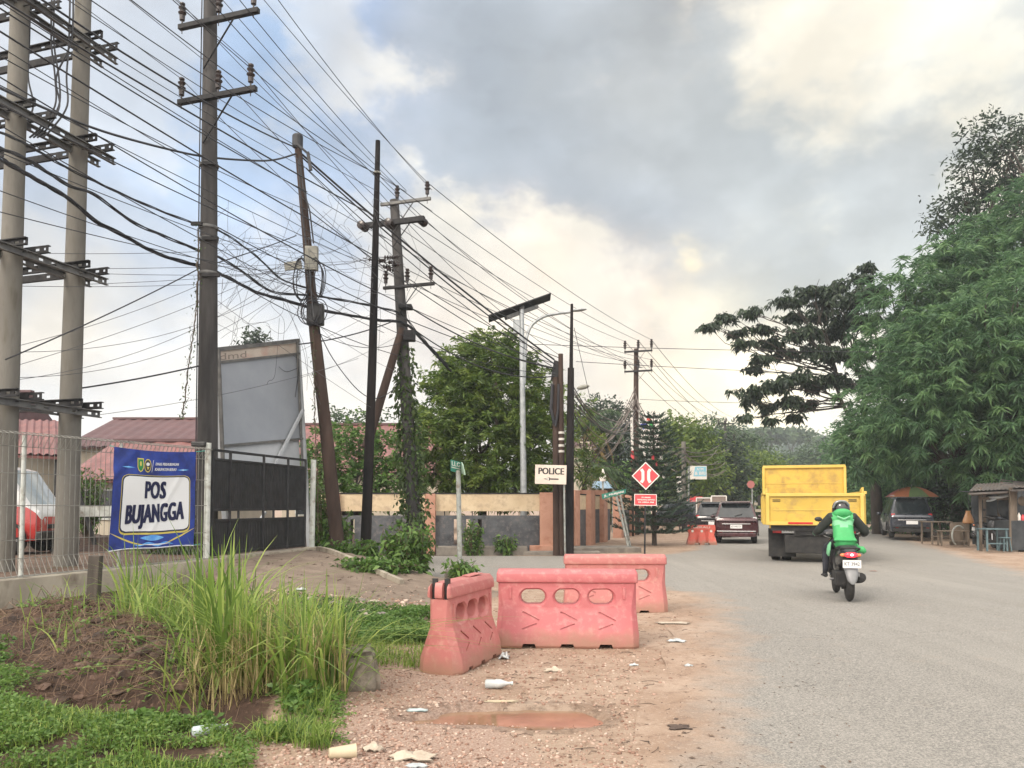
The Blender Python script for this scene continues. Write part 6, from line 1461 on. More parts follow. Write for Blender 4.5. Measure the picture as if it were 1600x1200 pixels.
def rider():
    t = thing('person', 'person in a green hooded jacket and black helmet riding the scooter, back to the camera', 'person', sc_loc, sc_rz)
    skin = pm('skin', (.22, .12, .075, 1), None, rough=.5); tr = pm('dark_trousers', (.012, .014, .022, 1), (.03, .032, .042, 1), 8, .85, bump=.2, bscale=20)
    gcol = pm('jacket_green', (.035, .29, .085, 1), (.065, .38, .13, 1), 3, .65, bump=1.0, bscale=7); dk = pm('jacket_black', (.012, .016, .014, 1), (.028, .034, .030, 1), 6, .75, bump=.4, bscale=10)
    gcol2 = pm('jacket_pale_green', (.14, .42, .22, 1), (.20, .5, .28, 1), 3, .6)
    P_ = [(0, -.13, .95), (0, -.09, 1.06), (0, .0, 1.20), (0, .07, 1.34), (0, .10, 1.41), (0, .13, 1.50),          # 0-5 spine, neck, head
          (-.17, .05, 1.33), (-.34, .17, 1.12), (-.36, .40, 1.06), (-.345, .48, 1.045),                             # 6-9 left arm
          (.17, .05, 1.33), (.36, .13, 1.10), (.36, .38, 1.05), (.345, .48, 1.045),                                # 10-13 right arm
          (-.10, -.10, .92), (-.23, .26, .82), (-.25, .22, .45), (-.25, .30, .36),                                # 14-17 left leg
          (.10, -.10, .92), (.20, .28, .80), (.17, .26, .45), (.17, .38, .38)]                                    # 18-21 right leg
    E = [(0, 1), (1, 2), (2, 3), (3, 4), (4, 5), (3, 6), (6, 7), (7, 8), (8, 9), (3, 10), (10, 11), (11, 12), (12, 13), (0, 14), (14, 15), (15, 16), (16, 17), (0, 18), (18, 19), (19, 20), (20, 21)]
    Rr = [(.15, .12), (.14, .11), (.155, .11), (.12, .09), .055, .09, .065, .05, .036, .026, .065, .05, .036, .026, .095, .07, .048, .04, .095, .07, .048, .04]
    b = skin_body('body', P_, E, Rr, [skin, tr], t)
    for p in b.data.polygons:
        if p.center.z < 1.0 and p.center.z > .40 and p.center.y < .36 or p.center.z < .95: p.material_index = 1
    # jacket: thicker shell over torso and arms
    J = [(0, -.16, .80), (0, -.14, .93), (0, -.10, 1.08), (0, -.01, 1.22), (0, .06, 1.345), (0, .09, 1.40), (-.18, .05, 1.335), (-.36, .17, 1.11), (-.385, .38, 1.06), (.18, .05, 1.335), (.385, .13, 1.09), (.38, .36, 1.05)]
    JE = [(0, 1), (1, 2), (2, 3), (3, 4), (4, 5), (4, 6), (6, 7), (7, 8), (4, 9), (9, 10), (10, 11)]
    JR = [(.20, .16), (.19, .155), (.175, .14), (.185, .13), (.14, .11), .08, .092, .078, .058, .092, .080, .058]
    j = skin_body('jacket', J, JE, JR, [gcol, dk, gcol2], t, root=2)
    for p in j.data.polygons:
        x = abs(p.center.x); z = p.center.z; lim = .15+.0*z
        if p.center.y > .30: p.material_index = 2
        elif x > .165 and z > .98: p.material_index = 1
        elif x > .155 and z < .98: p.material_index = 1
        elif 1.20 < z < 1.30 and x > .02 and p.center.y < -.02: p.material_index = 2
    # wrinkled hem and hood
    mb = MB(); mb.ball((0, .00, 1.395), (.155, .125, .085), 20, 12, rot=Matrix.Rotation(R(-28), 3, 'X')); hd_ = mb.build('hood', gcol, t, smooth=True)
    mb = MB(); mb.tube([(-.10, -.115, 1.36), (0, -.155, 1.31), (.10, -.115, 1.36)], .016, 6); mb.build('hood_seam', gcol2, hd_, smooth=True)
    mb = MB(); mb.loft([[Vector((x, -.10+.05*math.cos(a)*w, z+.06*math.sin(a)*w)) for a in [2*math.pi*i/10 for i in range(10)]] for x, z, w in ((.15, .86, .9), (.20, .84, 1.3), (.25, .81, .9), (.30, .80, 1.1), (.34, .79, .4))]); mb.build('jacket_hem', gcol, t, smooth=True)
    mb = MB(); mb.loft([[Vector((x+.03*math.cos(a)*w, -.02+.09*math.sin(a)*w, z)) for a in [2*math.pi*i/10 for i in range(10)]] for x, z, w in ((-.19, .93, .5), (-.215, .87, 1.0), (-.225, .80, 1.1), (-.235, .73, 1.0), (-.225, .69, .5))]); mb.build('jacket_hem', gcol2, t, smooth=True)
    # helmet
    mb = MB(); prof = [(.055, -.125), (.115, -.125), (.135, -.08), (.142, -.02), (.138, .04), (.118, .095), (.08, .13), (.035, .146), (.001, .149)]
    mb.lathe((0, .13, 1.485), prof, 26, axis=(0, -.12, 1)); h = mb.build('helmet', pm('helmet_black', (.012, .012, .014, 1), (.02, .02, .024, 1), 3, .18, coat=.8), t, smooth=True, auto=60)
    mb = MB(); mb.tube(smoothpath([(-.136, .03, 1.50), (-.08, .012, 1.60), (.05, .01, 1.61), (.12, .02, 1.54)], 6), .016, 6); mb.build('helmet_stripe', M['rim'], h, smooth=True)
    mb = MB(); mb.ball((0, .20, 1.50), (.118, .085, .075), 16, 10); mb.build('visor', M['glass'], h, smooth=True)
    # hands closed round the grips, feet
    gl = pm('glove', (.30, .33, .31, 1), None, rough=.7)
    for sx, nm in ((-1, 'glove'), (1, 'glove')):
        mb = MB(); c = Vector((sx*.345, .475, 1.045)); mb.ball(c, (.042, .045, .024), 12, 8)
        for i in range(4):
            f0 = c+Vector((sx*(.03-.02*i), .035, .008)); l = (.9, 1.0, .95, .8)[i]
            mb.tube([f0, f0+Vector((0, .022*l, -.006)), f0+Vector((0, .026*l, -.030*l)), f0+Vector((0, .006, -.042*l))], [.0105, .010, .009, .007], 6)
        th_ = c+Vector((-sx*.038, .01, -.004)); mb.tube([th_, th_+Vector((-sx*.012, .022, -.018)), th_+Vector((-sx*.006, .034, -.034))], [.012, .011, .009], 6)
        mb.build(nm, gl, t, smooth=True)
    for p0, nm in (((-.25, .30, .345), 'shoe'), ((.17, .38, .345), 'shoe')):
        mb = MB(); c = Vector(p0); rr = []
        for y, w, h in ((-.10, .030, .05), (-.07, .042, .075), (0, .045, .08), (.09, .050, .055), (.15, .045, .045), (.185, .02, .03)):
            rr.append([c+Vector((w*math.cos(a), y, -.03+h/2+h/2*math.sin(a))) for a in [2*math.pi*i/12 for i in range(12)]])
        mb.loft(rr); mb.build(nm, M['black'], t, smooth=True)
rider()
# ------------------------------------------------------------------ right side: stall, umbrella, tables
M['old_wood'] = pm('old_wood', (.09, .07, .052, 1), (.17, .135, .105, 1), 5, .85, bump=.3, stretch=(1, 1, .2), c3=(.10, .08, .06, 1), s3=9)
M['zinc'] = pm('zinc_sheet', (.07, .065, .062, 1), (.16, .145, .135, 1), 2, .6, c3=(.12, .075, .055, 1), s3=4, metal=.2)
M['teal'] = pm('teal_paint', (.065, .11, .125, 1), (.11, .165, .18, 1), 5, .6)
M['tarp'] = pm('dark_tarp', (.02, .025, .03, 1), (.05, .055, .06, 1), 3, .7, bump=.4, bscale=6)
M['pale_cloth'] = pm('pale_plastic_sheet', (.45, .48, .50, 1), (.6, .62, .63, 1), 4, .5, bump=.4, bscale=7)
M['bluegrey_u'] = pm('umbrella_blue', (.16, .19, .24, 1), (.22, .25, .29, 1), 4, .7)
umb = thing('market_umbrella', 'faded striped umbrella of yellow, orange and blue panels standing behind the old blue-grey car', 'umbrella', (X_(1425, 35), 36.6, .15))
u0 = Vector((X_(1425, 36.6), 36.6, 2.46)); ucol = [pm('umbrella_'+n, c, tuple(x*1.25 for x in c[:3])+(1,), 4, .7) for n, c in (('yellow', (.30, .26, .08, 1)), ('orange', (.36, .13, .06, 1)), ('red', (.30, .08, .07, 1)), ('green', (.13, .20, .08, 1)))]
for k in range(8):
    mb = MB(); vs = []; a0 = 2*math.pi*k/8+.2; n = 6; m_ = 5
    for i in range(n+1):
        r = 1.15*i/n; z = -.50*(i/n)**2.0
        for j in range(m_+1):
            a = a0+2*math.pi/8*j/m_; q = 1-.05*math.sin(math.pi*j/m_)*(i/n); vs.append(u0+Vector((r*q*math.cos(a), r*q*math.sin(a), z)))
    mb.add(vs, [(i*(m_+1)+j, (i+1)*(m_+1)+j, (i+1)*(m_+1)+j+1, i*(m_+1)+j+1) for i in range(n) for j in range(m_)]); mb.build('panel', [ucol[0], ucol[1], M['bluegrey_u'], ucol[2], ucol[1], ucol[3], ucol[0], ucol[1]][k] if k not in (6,) else ucol[1], umb, world=True)
mb = MB(); mb.tube([(u0.x, u0.y, .1), u0+Vector((0, 0, .1))], .025, 8); mb.build('pole', M['post_grey'], umb, world=True)
# stall
def pt(px, py, Y): return P(px, py, Y)
Y0 = 26.0
st = thing('roadside_stall', 'ramshackle wooden stall with a rusty zinc roof at the right edge', 'stall', (X_(1560, Y0), Y0, .1))
x0 = X_(1517, Y0); x1 = X_(1640, Y0)
def roofp(nm, a, b, c, d, m): mb = MB(); corr_roof(mb, a, b, c, d, 10, .025); mb.build(nm, M[m], st, world=True)
roofp('roof_sheet', (X_(1526, 29), 29, 2.36), (X_(1578, 29), 29, 2.42), (X_(1576, Y0-.4), Y0-.4, 2.08), (X_(1514, Y0-.4), Y0-.4, 2.02), 'zinc')
roofp('roof_sheet', (X_(1575, 29), 28.6, 2.45), (x1, 28.6, 2.5), (x1, Y0-.8, 2.20), (X_(1583, Y0-.8), Y0-.8, 2.12), 'zinc')
for px, Y, w in ((1531, Y0+.2, .07), (1538, 28.6, .07), (1582, Y0-.2, .24), (1620, Y0-.3, .1), (1560, 28.6, .07)):
    mb = MB(); mb.bar((X_(px, Y), Y, 0), (X_(px, Y)+.03, Y, 2.15), w, .08, up=(0, 1, 0)); mb.build('post', M['old_wood'], st, world=True, bevel=.006)
for a, b in (((X_(1520, Y0), Y0, 1.93), (X_(1590, Y0), Y0, 2.02)), ((X_(1530, Y0+.1), Y0+.1, 1.80), (X_(1575, Y0+.1), Y0+.1, 1.78))):
    mb = MB(); mb.bar(a, b, .06, .09); mb.build('beam', M['old_wood'], st, world=True)
mb = MB(); mb.box((X_(1600, Y0), Y0+.2, .55), (1.2, .9, 1.0)); mb.build('counter', M['tarp'], st, world=True, bevel=.02)
mb = MB(); mb.box((X_(1570, 29), 28.9, 1.1), (2.6, .05, 2.0)); mb.build('back_cloth', M['tarp'], st, world=True)
for i, (px, py, w, h) in enumerate(((1556, 777, .55, .11), (1568, 775, .40, .12), (1549, 781, .3, .07))):
    mb = MB(); mb.ball(P(px, py, Y0+.1), (w/2, .2, h/2), 12, 8, rot=Matrix.Rotation(R(-12*i), 3, 'Y')); mb.build('folded_sheet', M['pale_cloth'], st, world=True, smooth=True)
mb = MB(); mb.ball(P(1573, 792, Y0+.4), (.28, .25, .42), 12, 8); mb.build('hanging_bundle', M['tarp'], st, world=True, smooth=True)
for i, (px, w, h, m) in enumerate(((1592, .10, .26, 'print_white'), (1598, .12, .20, 'sign_red'), (1604, .10, .30, 'teal'), (1586, .14, .16, 'old_wood'))):
    mb = MB(); c = Vector((X_(px, Y0-.1), Y0-.1, 1.05)); mb.lathe(c, [(w*.45, 0), (w*.5, .02), (w*.5, h*.7), (w*.2, h*.85), (w*.2, h)], 10); o = mb.build('jar', M[m], smooth=True, auto=50); tag(o, ['white jar on the dark stall counter', 'red tin on the dark stall counter', 'tallest teal jar on the dark stall counter', 'squat brown pot at the left end of the stall counter'][i], 'jar')
for i, (px, zz, w) in enumerate(((1590, 1.7, .30), (1605, 1.62, .22))):
    mb = MB(); c = Vector((X_(px, Y0), Y0-.25, zz)); mb.ball(c, (w*.5, .06, .16), 10, 8); mb.tube([c, (c.x, c.y, 2.1)], .008, 4); mb.build('hanging_packet', M['pale_cloth'] if i else M['old_wood'], st, world=True, smooth=True)
def table(label, cx, Y, w, d, h, m, nm='table', cat='table', zb=.06, legs=4, rz=0):
    t = thing(nm, label, cat, (cx, Y, zb), rz); mb = MB(); mb.box((0, 0, h), (w, d, .04)); mb.build('table_top', m, t, bevel=.008)
    for sx in (-1, 1):
        for sy in (-1, 1): mb = MB(); mb.bar((sx*(w/2-.05), sy*(d/2-.05), 0), (sx*(w/2-.06), sy*(d/2-.06), h-.02), .05, .05, up=(0, 1, 0)); mb.build('leg', m, t)
    mb = MB(); mb.bar((-w/2+.06, -d/2+.05, h*.35), (w/2-.06, -d/2+.05, h*.35), .03, .04); mb.build('stretcher', m, t); return t
table('small teal painted table in front of the roadside stall', X_(1549, 25.4), 25.4, .75, .6, .72, M['teal'])
table('rough wooden plank counter on posts beside the old blue-grey car', X_(1462, 30.0), 30.0, .9, .7, .86, M['old_wood'], rz=R(8))
table('low wooden bench table with splayed legs between the car and the stall', X_(1488, 28.6), 28.6, 1.0, .5, .55, M['old_wood'], rz=R(-12))
t = thing('plastic_stool', 'small blue-green plastic stool with a round seat under the teal table edge', 'stool', (X_(1569, 25.2), 25.2, .06)); mb = MB(); mb.lathe((0, 0, .42), [(.17, 0), (.18, .02), (.15, .04)], 14); mb.build('seat', M['teal'], t, smooth=True)
for k in range(4): a = math.pi/4+k*math.pi/2; mb = MB(); mb.bar((.12*math.cos(a), .12*math.sin(a), .42), (.18*math.cos(a), .18*math.sin(a), 0), .05, .02); mb.build('leg', M['teal'], t)
# pale plank pieces leaning
for i, (px, Y, lb) in enumerate(((1497, 28.2, 'curved pale tyre-like hoop leaning by the low bench table'), )):
    mb = MB(); c = Vector((X_(px, Y), Y, .45)); pts = [c+Vector((.30*math.cos(a), .1*math.cos(a), .36*math.sin(a))) for a in [math.pi*.25+math.pi*1.1*k/14 for k in range(15)]]; mb.tube(pts, .03, 6); o = mb.build('leaning_hoop', M['post_grey'], smooth=True); tag(o, lb, 'hoop')
mb = MB(); mb.prism([(X_(1488, 29), 29.2, .05), (X_(1519, 29), 29.2, .05), (X_(1519, 29), 29.2, .95), (X_(1490, 29), 29.2, .90)], (0, .05, 0)); o = mb.build('leaning_board', M['old_wood']); tag(o, 'pale weathered board leaning behind the low bench table', 'board')
mb = MB(); rr = []
for z, w, d in ((0, .15, .07), (.03, .21, .10), (.12, .20, .10), (.24, .15, .08), (.34, .11, .05), (.40, .08, .04), (.46, .10, .03)): rr.append([P(1513, 813, 27.2)+Vector((w*math.cos(a), d*math.sin(a), z-.12)) for a in [2*math.pi*i/12 for i in range(12)]])
mb.loft(rr); o = mb.build('plastic_bag', pm('orange_bag', (.19, .085, .03, 1), (.25, .13, .05, 1), 8, .45, bump=.5, bscale=14), smooth=True); tag(o, 'bulging orange plastic bag hanging left of the stall', 'bag')
mb = MB(); p_ = P(1513, 790, 27.2); mb.tube([p_+Vector((0, 0, .02)), (p_.x, p_.y, 2.05)], .008, 5); mb.tube([(p_.x-.3, p_.y, 2.06), (X_(1531, Y0+.2), Y0+.2, 2.0)], .02, 6); o = mb.build('hanging_line', M['cable']); tag(o, 'thin line and stick holding up the orange bag', 'line')
s2 = scooter('parked black motor scooter in the shade of the stall, facing the road', (X_(1543, 27.6), 27.6, .08), R(155), None, lit=False) if False else None
def parked_scooter():
    src = [o for o in bpy.data.objects if o.get('label', '').startswith('black motor scooter')][0]
    c = copy_tree(src); c.location = (X_(1536, 27.4), 27.4, .08); c.rotation_euler = (0, R(-6), R(170)); c['label'] = 'parked black motor scooter in the shade of the stall, facing the road'
    for ch in [o for o in bpy.data.objects if o.parent == c]:
        if ch.name.startswith(('tail_light', 'bulb')): bpy.data.objects.remove(ch)
parked_scooter()
# red stall-like tarp and bits beyond the pine
t = thing('red_tarp_stall', 'small bright red canopy beyond the boards and the dark cars', 'canopy', (X_(1086, 56), 56, 0)); mb = MB()
mb.prism([P(1076, 776, 56), P(1098, 776, 56), P(1099, 792, 56), P(1076, 790, 56)], (0, 1.5, 0)); mb.build('canopy_cloth', M['sign_red'], t, world=True, bevel=.03)
mb = MB(); mb.bar((X_(1077, 56), 56.1, 0), P(1077, 790, 56.1), .08); mb.bar((X_(1098, 56), 56.1, 0), P(1098, 790, 56.1), .08); mb.build('post', M['print_white'], t, world=True)
# white billboard frame and bunting flags in the distance, striped pole
t = thing('tall_white_board', 'tall white board rising behind the pine tree', 'board', (X_(1012, 60), 60, 0)); mb = MB(); mb.prism([P(998, 646, 60), P(1030, 646, 60), P(1030, 700, 60), P(998, 700, 60)], (0, .2, 0)); mb.build('panel', M['print_white'], t, world=True)
mb = MB(); mb.bar((X_(1014, 60.3), 60.3, 0), P(1014, 690, 60.3), .25); mb.build('post', M['post_grey'], t, world=True)
t = thing('striped_pole', 'thin pole painted white above and red below beside the rust brown pole', 'pole', (X_(988, 39), 39, 0)); mb = MB(); mb.tube([P(988, 704, 39), P(987, 652, 39)], .07, 10); mb.build('white_section', M['print_white'], t, world=True)
mb = MB(); mb.tube([P(988.5, 722, 39), P(988, 704, 39)], .085, 10); mb.build('red_section', M['sign_red'], t, world=True); mb = MB(); mb.tube([(X_(989, 39), 39, 0), P(988.5, 722, 39)], .06, 10); mb.build('base_section', M['rust_pole'], t, world=True)
fl = [((1000, 662), (1012, 662), (1006, 672), (.03, .05, .30, 1), 'blue'), ((1010, 660), (1019, 656), (1022, 670), (.03, .30, .06, 1), 'green'), ((1012, 650), (1020, 657), (1010, 657), (.55, .08, .06, 1), 'red')]
for a, b, c, col, nm in fl:
    mb = MB(); mb.prism([P(*a, 37), P(*b, 37), P(*c, 37)], (0, .02, 0)); o = mb.build('flag', pm(nm+'_flag', col, None)); tag(o, nm+' triangular flag hanging high before the tall white board', 'flag', 'small coloured flags')
for i, (px, py) in enumerate(((1005, 706), (1024, 722), (1031, 712), (1018, 712), (1035, 742))):
    mb = MB(); p = P(px, py, 29.6); mb.prism([p, p+Vector((.11, 0, .02)), p+Vector((.10, 0, -.16)), p+Vector((.01, 0, -.15))], (0, .015, 0)); o = mb.build('flag', M['sign_red'] if i % 2 else M['print_white']); tag(o, ('red' if i % 2 else 'white')+' scrap of bunting caught on the branches of the pine', 'flag', 'scraps of '+('red' if i % 2 else 'white')+' bunting on the pine')
# blue-white canopy roof behind the receding wall
t = thing('canopy', 'small pale blue canopy roof behind the receding salmon wall', 'canopy', (X_(950, 44), 44, 0)); mb = MB(); mb.prism([P(934, 752, 44), P(949, 752, 44), P(960, 763, 44), P(931, 763, 44)], (0, 2.5, .1)); mb.build('roof', pm('canopy_blue', (.28, .45, .62, 1), (.4, .55, .7, 1), 2, .5), t, world=True)
for px in (933, 958): mb = MB(); mb.bar((X_(px, 44), 44.2, 0), P(px, 764, 44.2), .1); mb.build('post', M['post_grey'], t, world=True)
t = thing('spire_ornament', 'pale pointed ornament on a post above the blue canopy', 'ornament', (X_(942, 43), 43, 0)); mb = MB(); mb.lathe(P(942, 752, 43), [(.16, 0), (.2, .2), (.10, .5), (.02, .75)], 10); mb.build('spire', M['print_white'], t, world=True); mb = MB(); mb.bar((X_(942, 43), 43, 0), P(942, 752, 43), .1); mb.build('post', M['post_grey'], t, world=True)
# ------------------------------------------------------------------ trees and plants
def LM(n, d, m, l, r=.55, t=.3): M[n] = leafmat(n, d+(1,), m+(1,), l+(1,), r, t)
LM('leaf_mango', (.045, .095, .05), (.09, .18, .08), (.17, .29, .11), .55, .4)
LM('leaf_dark', (.010, .022, .014), (.022, .042, .020), (.04, .065, .028), .6, .15)
LM('leaf_yellow', (.045, .085, .018), (.10, .165, .03), (.22, .28, .055), .5, .35)
LM('leaf_bush', (.04, .09, .018), (.085, .17, .035), (.16, .27, .06), .5, .35)
LM('leaf_pine', (.012, .030, .020), (.022, .05, .032), (.045, .08, .05), .6, .1)
LM('leaf_far', (.03, .06, .025), (.05, .09, .035), (.08, .13, .05), .7, .2)
LM('grass_green', (.10, .17, .035), (.20, .31, .06), (.38, .46, .12), .5, .5)
LM('grass_straw', (.20, .16, .07), (.34, .28, .12), (.50, .42, .22), .7, .2)
LM('ground_leaf', (.06, .12, .025), (.12, .22, .045), (.22, .33, .08), .5, .4)
M['bark'] = pm('bark', (.032, .025, .021, 1), (.075, .06, .05, 1), 4, .9, bump=.5, stretch=(1, 1, .25))
M['palm_dry'] = leafmat('palm_dry', (.14, .09, .03, 1), (.22, .15, .06, 1), (.3, .22, .09, 1))
def tree(name, label, base, lumps, dens, per, cl, ln, wd, seed, leaf, trunk=.22, droop=.4, shell=.5, tuft=False, cat='tree', group=None, limbs=None, flat=.7, fork=.35):
    """lumps: (px, py, Y, rx[, ry, rz]) balls of foliage; trunk and limbs reach into each of them"""
    base = Vector(base); t = thing(name, label, cat, base, group=group); rng = np.random.default_rng(seed); L_ = []
    for q in lumps:
        c = P(q[0], q[1], q[2]); r = q[3:] if len(q) == 6 else (q[3],)*3; L_.append((tuple(c), tuple(r)))
    V, Fq, rn = foliage(L_, dens, per, cl, ln, wd, seed, droop, shell, tuft, flat)
    o = mesh_np('crown', V, Fq, M[leaf], t, rn, off=base)
    mb = MB(); cen = Vector(np.mean([c for c, r in L_], axis=0)); top = base.lerp(Vector((cen.x*.6+base.x*.4, cen.y*.6+base.y*.4, cen.z)), fork)
    mb.tube([base-Vector((0, 0, .2)), base+Vector((0, 0, .25)), base.lerp(top, .5), top], [trunk*1.35, trunk*1.05, trunk*.95, trunk*.85], 10)
    for c, r in L_:
        pts = limb(mb, top, c, trunk*.55, trunk*.16, rng, .08)
        for k in range(limbs if limbs is not None else 3):
            d = rng.normal(size=3); d /= np.linalg.norm(d); limb(mb, pts[3+k % 3], Vector(c)+Vector(d*np.array(r)*.75), trunk*.2, trunk*.05, rng, .1, 5, 4)
    mb.build('trunk', M['bark'], t, smooth=True, world=True); return t
def gb(px, Y): x = X_(px, Y); return (x, Y, gz(x, Y))
# the big mango-like trees on the right
tree('mango_tree', 'huge dense bright green tree with hanging leaf clusters filling the right edge', gb(1545, 33), [
    (1500, 560, 31.5, 2.4), (1570, 520, 31, 2.5), (1440, 615, 32, 2.0), (1560, 640, 31, 2.3), (1490, 665, 32, 2.0), (1620, 600, 31, 2.6), (1600, 700, 31.5, 2.2), (1545, 735, 32, 1.5), (1455, 545, 32.5, 1.6), (1405, 680, 33.5, 1.6), (1620, 480, 32, 2.4)],
    36, 40, .14, .36, .060, 1, 'leaf_mango', .38, droop=.85, shell=.66, tuft=True)
tree('mango_tree', 'tall bluish green tree rising behind the bright one on the right', gb(1500, 40), [
    (1420, 480, 38, 2.2), (1495, 445, 38, 2.6), (1570, 400, 38, 2.8), (1640, 355, 38, 3.0), (1385, 550, 38, 1.9), (1470, 540, 39, 3), (1375, 640, 37, 1.9), (1560, 450, 39, 3.2), (1400, 690, 37, 1.8), (1360, 700, 37, 1.7), (1600, 600, 40, 4), (1500, 640, 40, 4)],
    26, 34, .18, .42, .075, 2, 'leaf_mango', .4, droop=.8, shell=.62, tuft=True)
tree('slender_tree', 'tall sparse dark tree rising above the green crowns in the top right corner', gb(1545, 46), [
    (1550, 215, 45, 1.4, 1.4, 1.7), (1520, 260, 45, 1.2), (1580, 250, 45, 1.5), (1505, 310, 45, 1.3), (1550, 310, 45, 1.7), (1470, 345, 45, 1.0), (1600, 200, 45, 1.0), (1580, 320, 45, 1.8), (1530, 380, 45, 1.8)],
    15, 22, .34, .34, .12, 3, 'leaf_dark', .24, droop=.3, shell=.25, fork=.75, limbs=5)
# wide spreading dark tree leaning over the road
def spreading():
    base = Vector(gb(1372, 42)); t = thing('rain_tree', 'dark spreading tree with layered sprays of leaves reaching left over the road', 'tree', base); rng = np.random.default_rng(11); mb = MB()
    f1 = P(1352, 690, 42); mb.tube([base-Vector((0, 0, .2)), base.lerp(f1, .5)+Vector((.2, 0, 0)), f1], [.34, .28, .22], 10)
    sprays = [(1108, 508, .55), (1135, 495, .55), (1172, 488, .6), (1150, 520, .5), (1190, 512, .6), (1205, 535, .65), (1160, 535, .5), (1232, 470, .7), (1265, 455, .8), (1240, 495, .7), (1280, 490, .9), (1300, 455, .7), (1312, 445, .5), (1345, 432, .5), (1358, 415, .4), (1330, 470, .9), (1350, 500, 1.0), (1300, 520, 1.0), (1255, 520, .9), (1225, 550, .7), (1290, 550, .9), (1330, 550, 1.0), (1190, 560, .5), (1177, 575, .4),
        (1180, 610, .7), (1210, 600, .9), (1245, 590, .9), (1275, 600, .8), (1230, 625, .8), (1195, 635, .6), (1168, 625, .45), (1265, 630, .6), (1300, 590, .7), (1330, 600, .8), (1165, 650, .3), (1205, 655, .35), (1240, 650, .4), (1345, 460, .8), (1365, 455, .8), (1290, 470, .7), (1262, 545, .6), (1318, 500, .8)]
    Cs = []
    ctrl = {0: P(1310, 620, 41.5), 1: P(1300, 560, 41), 2: P(1335, 560, 42.5)}
    for k, c in ctrl.items(): limb(mb, f1, c, .12, .07, rng, .05)
    for (px, py, r) in sprays:
        Y = 41.5+rng.normal()*1.0; c = P(px, py, Y); k = 0 if py > 575 else (1 if px < 1300 else 2)
        pts = limb(mb, ctrl[k].lerp(f1, .25*rng.random()), c, .045, .012, rng, .09, 5, 6); Cs.append((c, r))
        for j in range(3): limb(mb, pts[3+j % 3], c+Vector(rng.normal(size=3)*r*.7*np.array([1, 1, .4])), .03, .010, rng, .1, 4, 3)
    mb.build('trunk', M['bark'], t, smooth=True, world=True)
    C = []; D = []
    for c, r in Cs:
        m = int(40*r*r+12)
        for _ in range(m):                     # compound leaf tufts lying in flat sprays, tips hanging
            q = np.array(c)+rng.normal(size=3)*np.array([r*.48, r*.48, r*.20]); k = 13
            az = rng.random(k)*6.28; C.append(np.repeat(q[None], k, 0)+rng.normal(size=(k, 3))*.05); D.append(np.stack([np.cos(az), np.sin(az), -.55+rng.normal(size=k)*.35], 1))
    V, Fq, rn = leaves(np.concatenate(C), np.concatenate(D), .30, .12, rng, .8); mesh_np('crown', V, Fq, M['leaf_dark'], t, rn, off=base)
spreading()
# yard tree behind the wall, bushes
tree('ficus_tree', 'broad yellow-green leafy tree behind the yard wall, centre left', gb(752, 30), [
    (760, 600, 29, 1.9), (712, 630, 29, 1.6), (812, 630, 29, 1.8), (690, 690, 28.5, 1.3), (750, 690, 28.5, 1.7), (830, 700, 28.5, 1.5), (765, 550, 29, 1.0), (795, 565, 29, 1.0), (725, 580, 29, 1.1), (840, 650, 29, 1.1), (680, 740, 28.5, 1.1), (800, 740, 28.5, 1.4), (740, 745, 28.5, 1.3), (855, 740, 28.8, 1.0), (700, 605, 29, .9)],
    74, 26, .16, .21, .065, 21, 'leaf_yellow', .2, droop=.6, shell=.5, tuft=True, fork=.3)
tree('leafy_bush', 'large dark green bush filling the space behind the gate post', gb(545, 27.5), [(520, 710, 27.2, 1.2), (560, 690, 27.3, 1.0), (505, 755, 27.2, 1.2), (570, 745, 27.2, 1.3), (600, 720, 27.4, 1.1), (625, 755, 27.2, 1.0), (540, 765, 27.2, 1.1), (630, 700, 27.4, .9), (492, 705, 27.2, .8)], 46, 18, .2, .19, .08, 22, 'leaf_bush', .12, droop=.5, tuft=True)
tree('yellow_green_tree', 'tall narrow leafy tree between the pole cluster and the palm', gb(910, 34), [(905, 640, 33, .8), (915, 690, 33, .9), (900, 720, 33, .9), (920, 735, 33, .7)], 40, 16, .2, .2, .07, 23, 'leaf_yellow', .1, tuft=True)
def bank_bush(label, px, py, Y, r, seed, n, name='leafy_shrub', leaf='leaf_bush', ln=.16):
    c = P(px, py, Y); b = Vector((c.x, c.y, gz(c.x, c.y))); t = thing(name, label, 'shrub', b); rng = np.random.default_rng(seed); mb = MB(); C = []; D = []
    for i in range(n):
        a = rng.uniform(0, 6.28); tip = c+Vector((math.cos(a)*r[0]*rng.random()**.5, math.sin(a)*r[1]*rng.random()**.5, rng.uniform(-.8, 1)*r[2])); q = b+Vector((math.cos(a), math.sin(a), 0))*.12*rng.random()
        tip.z = max(tip.z, b.z+.1)
        pts = limb(mb, q, tip, .012, .004, rng, .08, 4, 4)
        for k in range(14):
            u = rng.uniform(.3, 1); p = q.lerp(tip, u); C.append(np.array(p)+rng.normal(size=3)*.05); D.append(rng.normal(size=3)+[0, 0, .1])
    mb.build('stem', M['twig'], t, world=True)
    V, Fq, rn = leaves(np.array(C), np.array(D), ln, ln*.42, rng, .7); mesh_np('foliage', V, Fq, M[leaf], t, rn, off=b)
bank_bush('big loose leafy shrub at the foot of the vine covered pole', 636, 862, 16.6, (.60, .6, .62), 31, 190)
bank_bush('low shrub around the foot of the slim black pole', 556, 868, 18.0, (.75, .5, .38), 32, 110)
bank_bush('leafy shrub at the foot of the leaning brown pole beside the gate post', 520, 835, 18.8, (.5, .4, .55), 33, 110)
bank_bush('low creeping shrub spilling over the pale ramp edging', 590, 893, 15.0, (.85, .5, .22), 34, 110)
bank_bush('small weed tuft growing at the foot of the green street sign', 722, 888, 16.0, (.30, .2, .18), 35, 26)
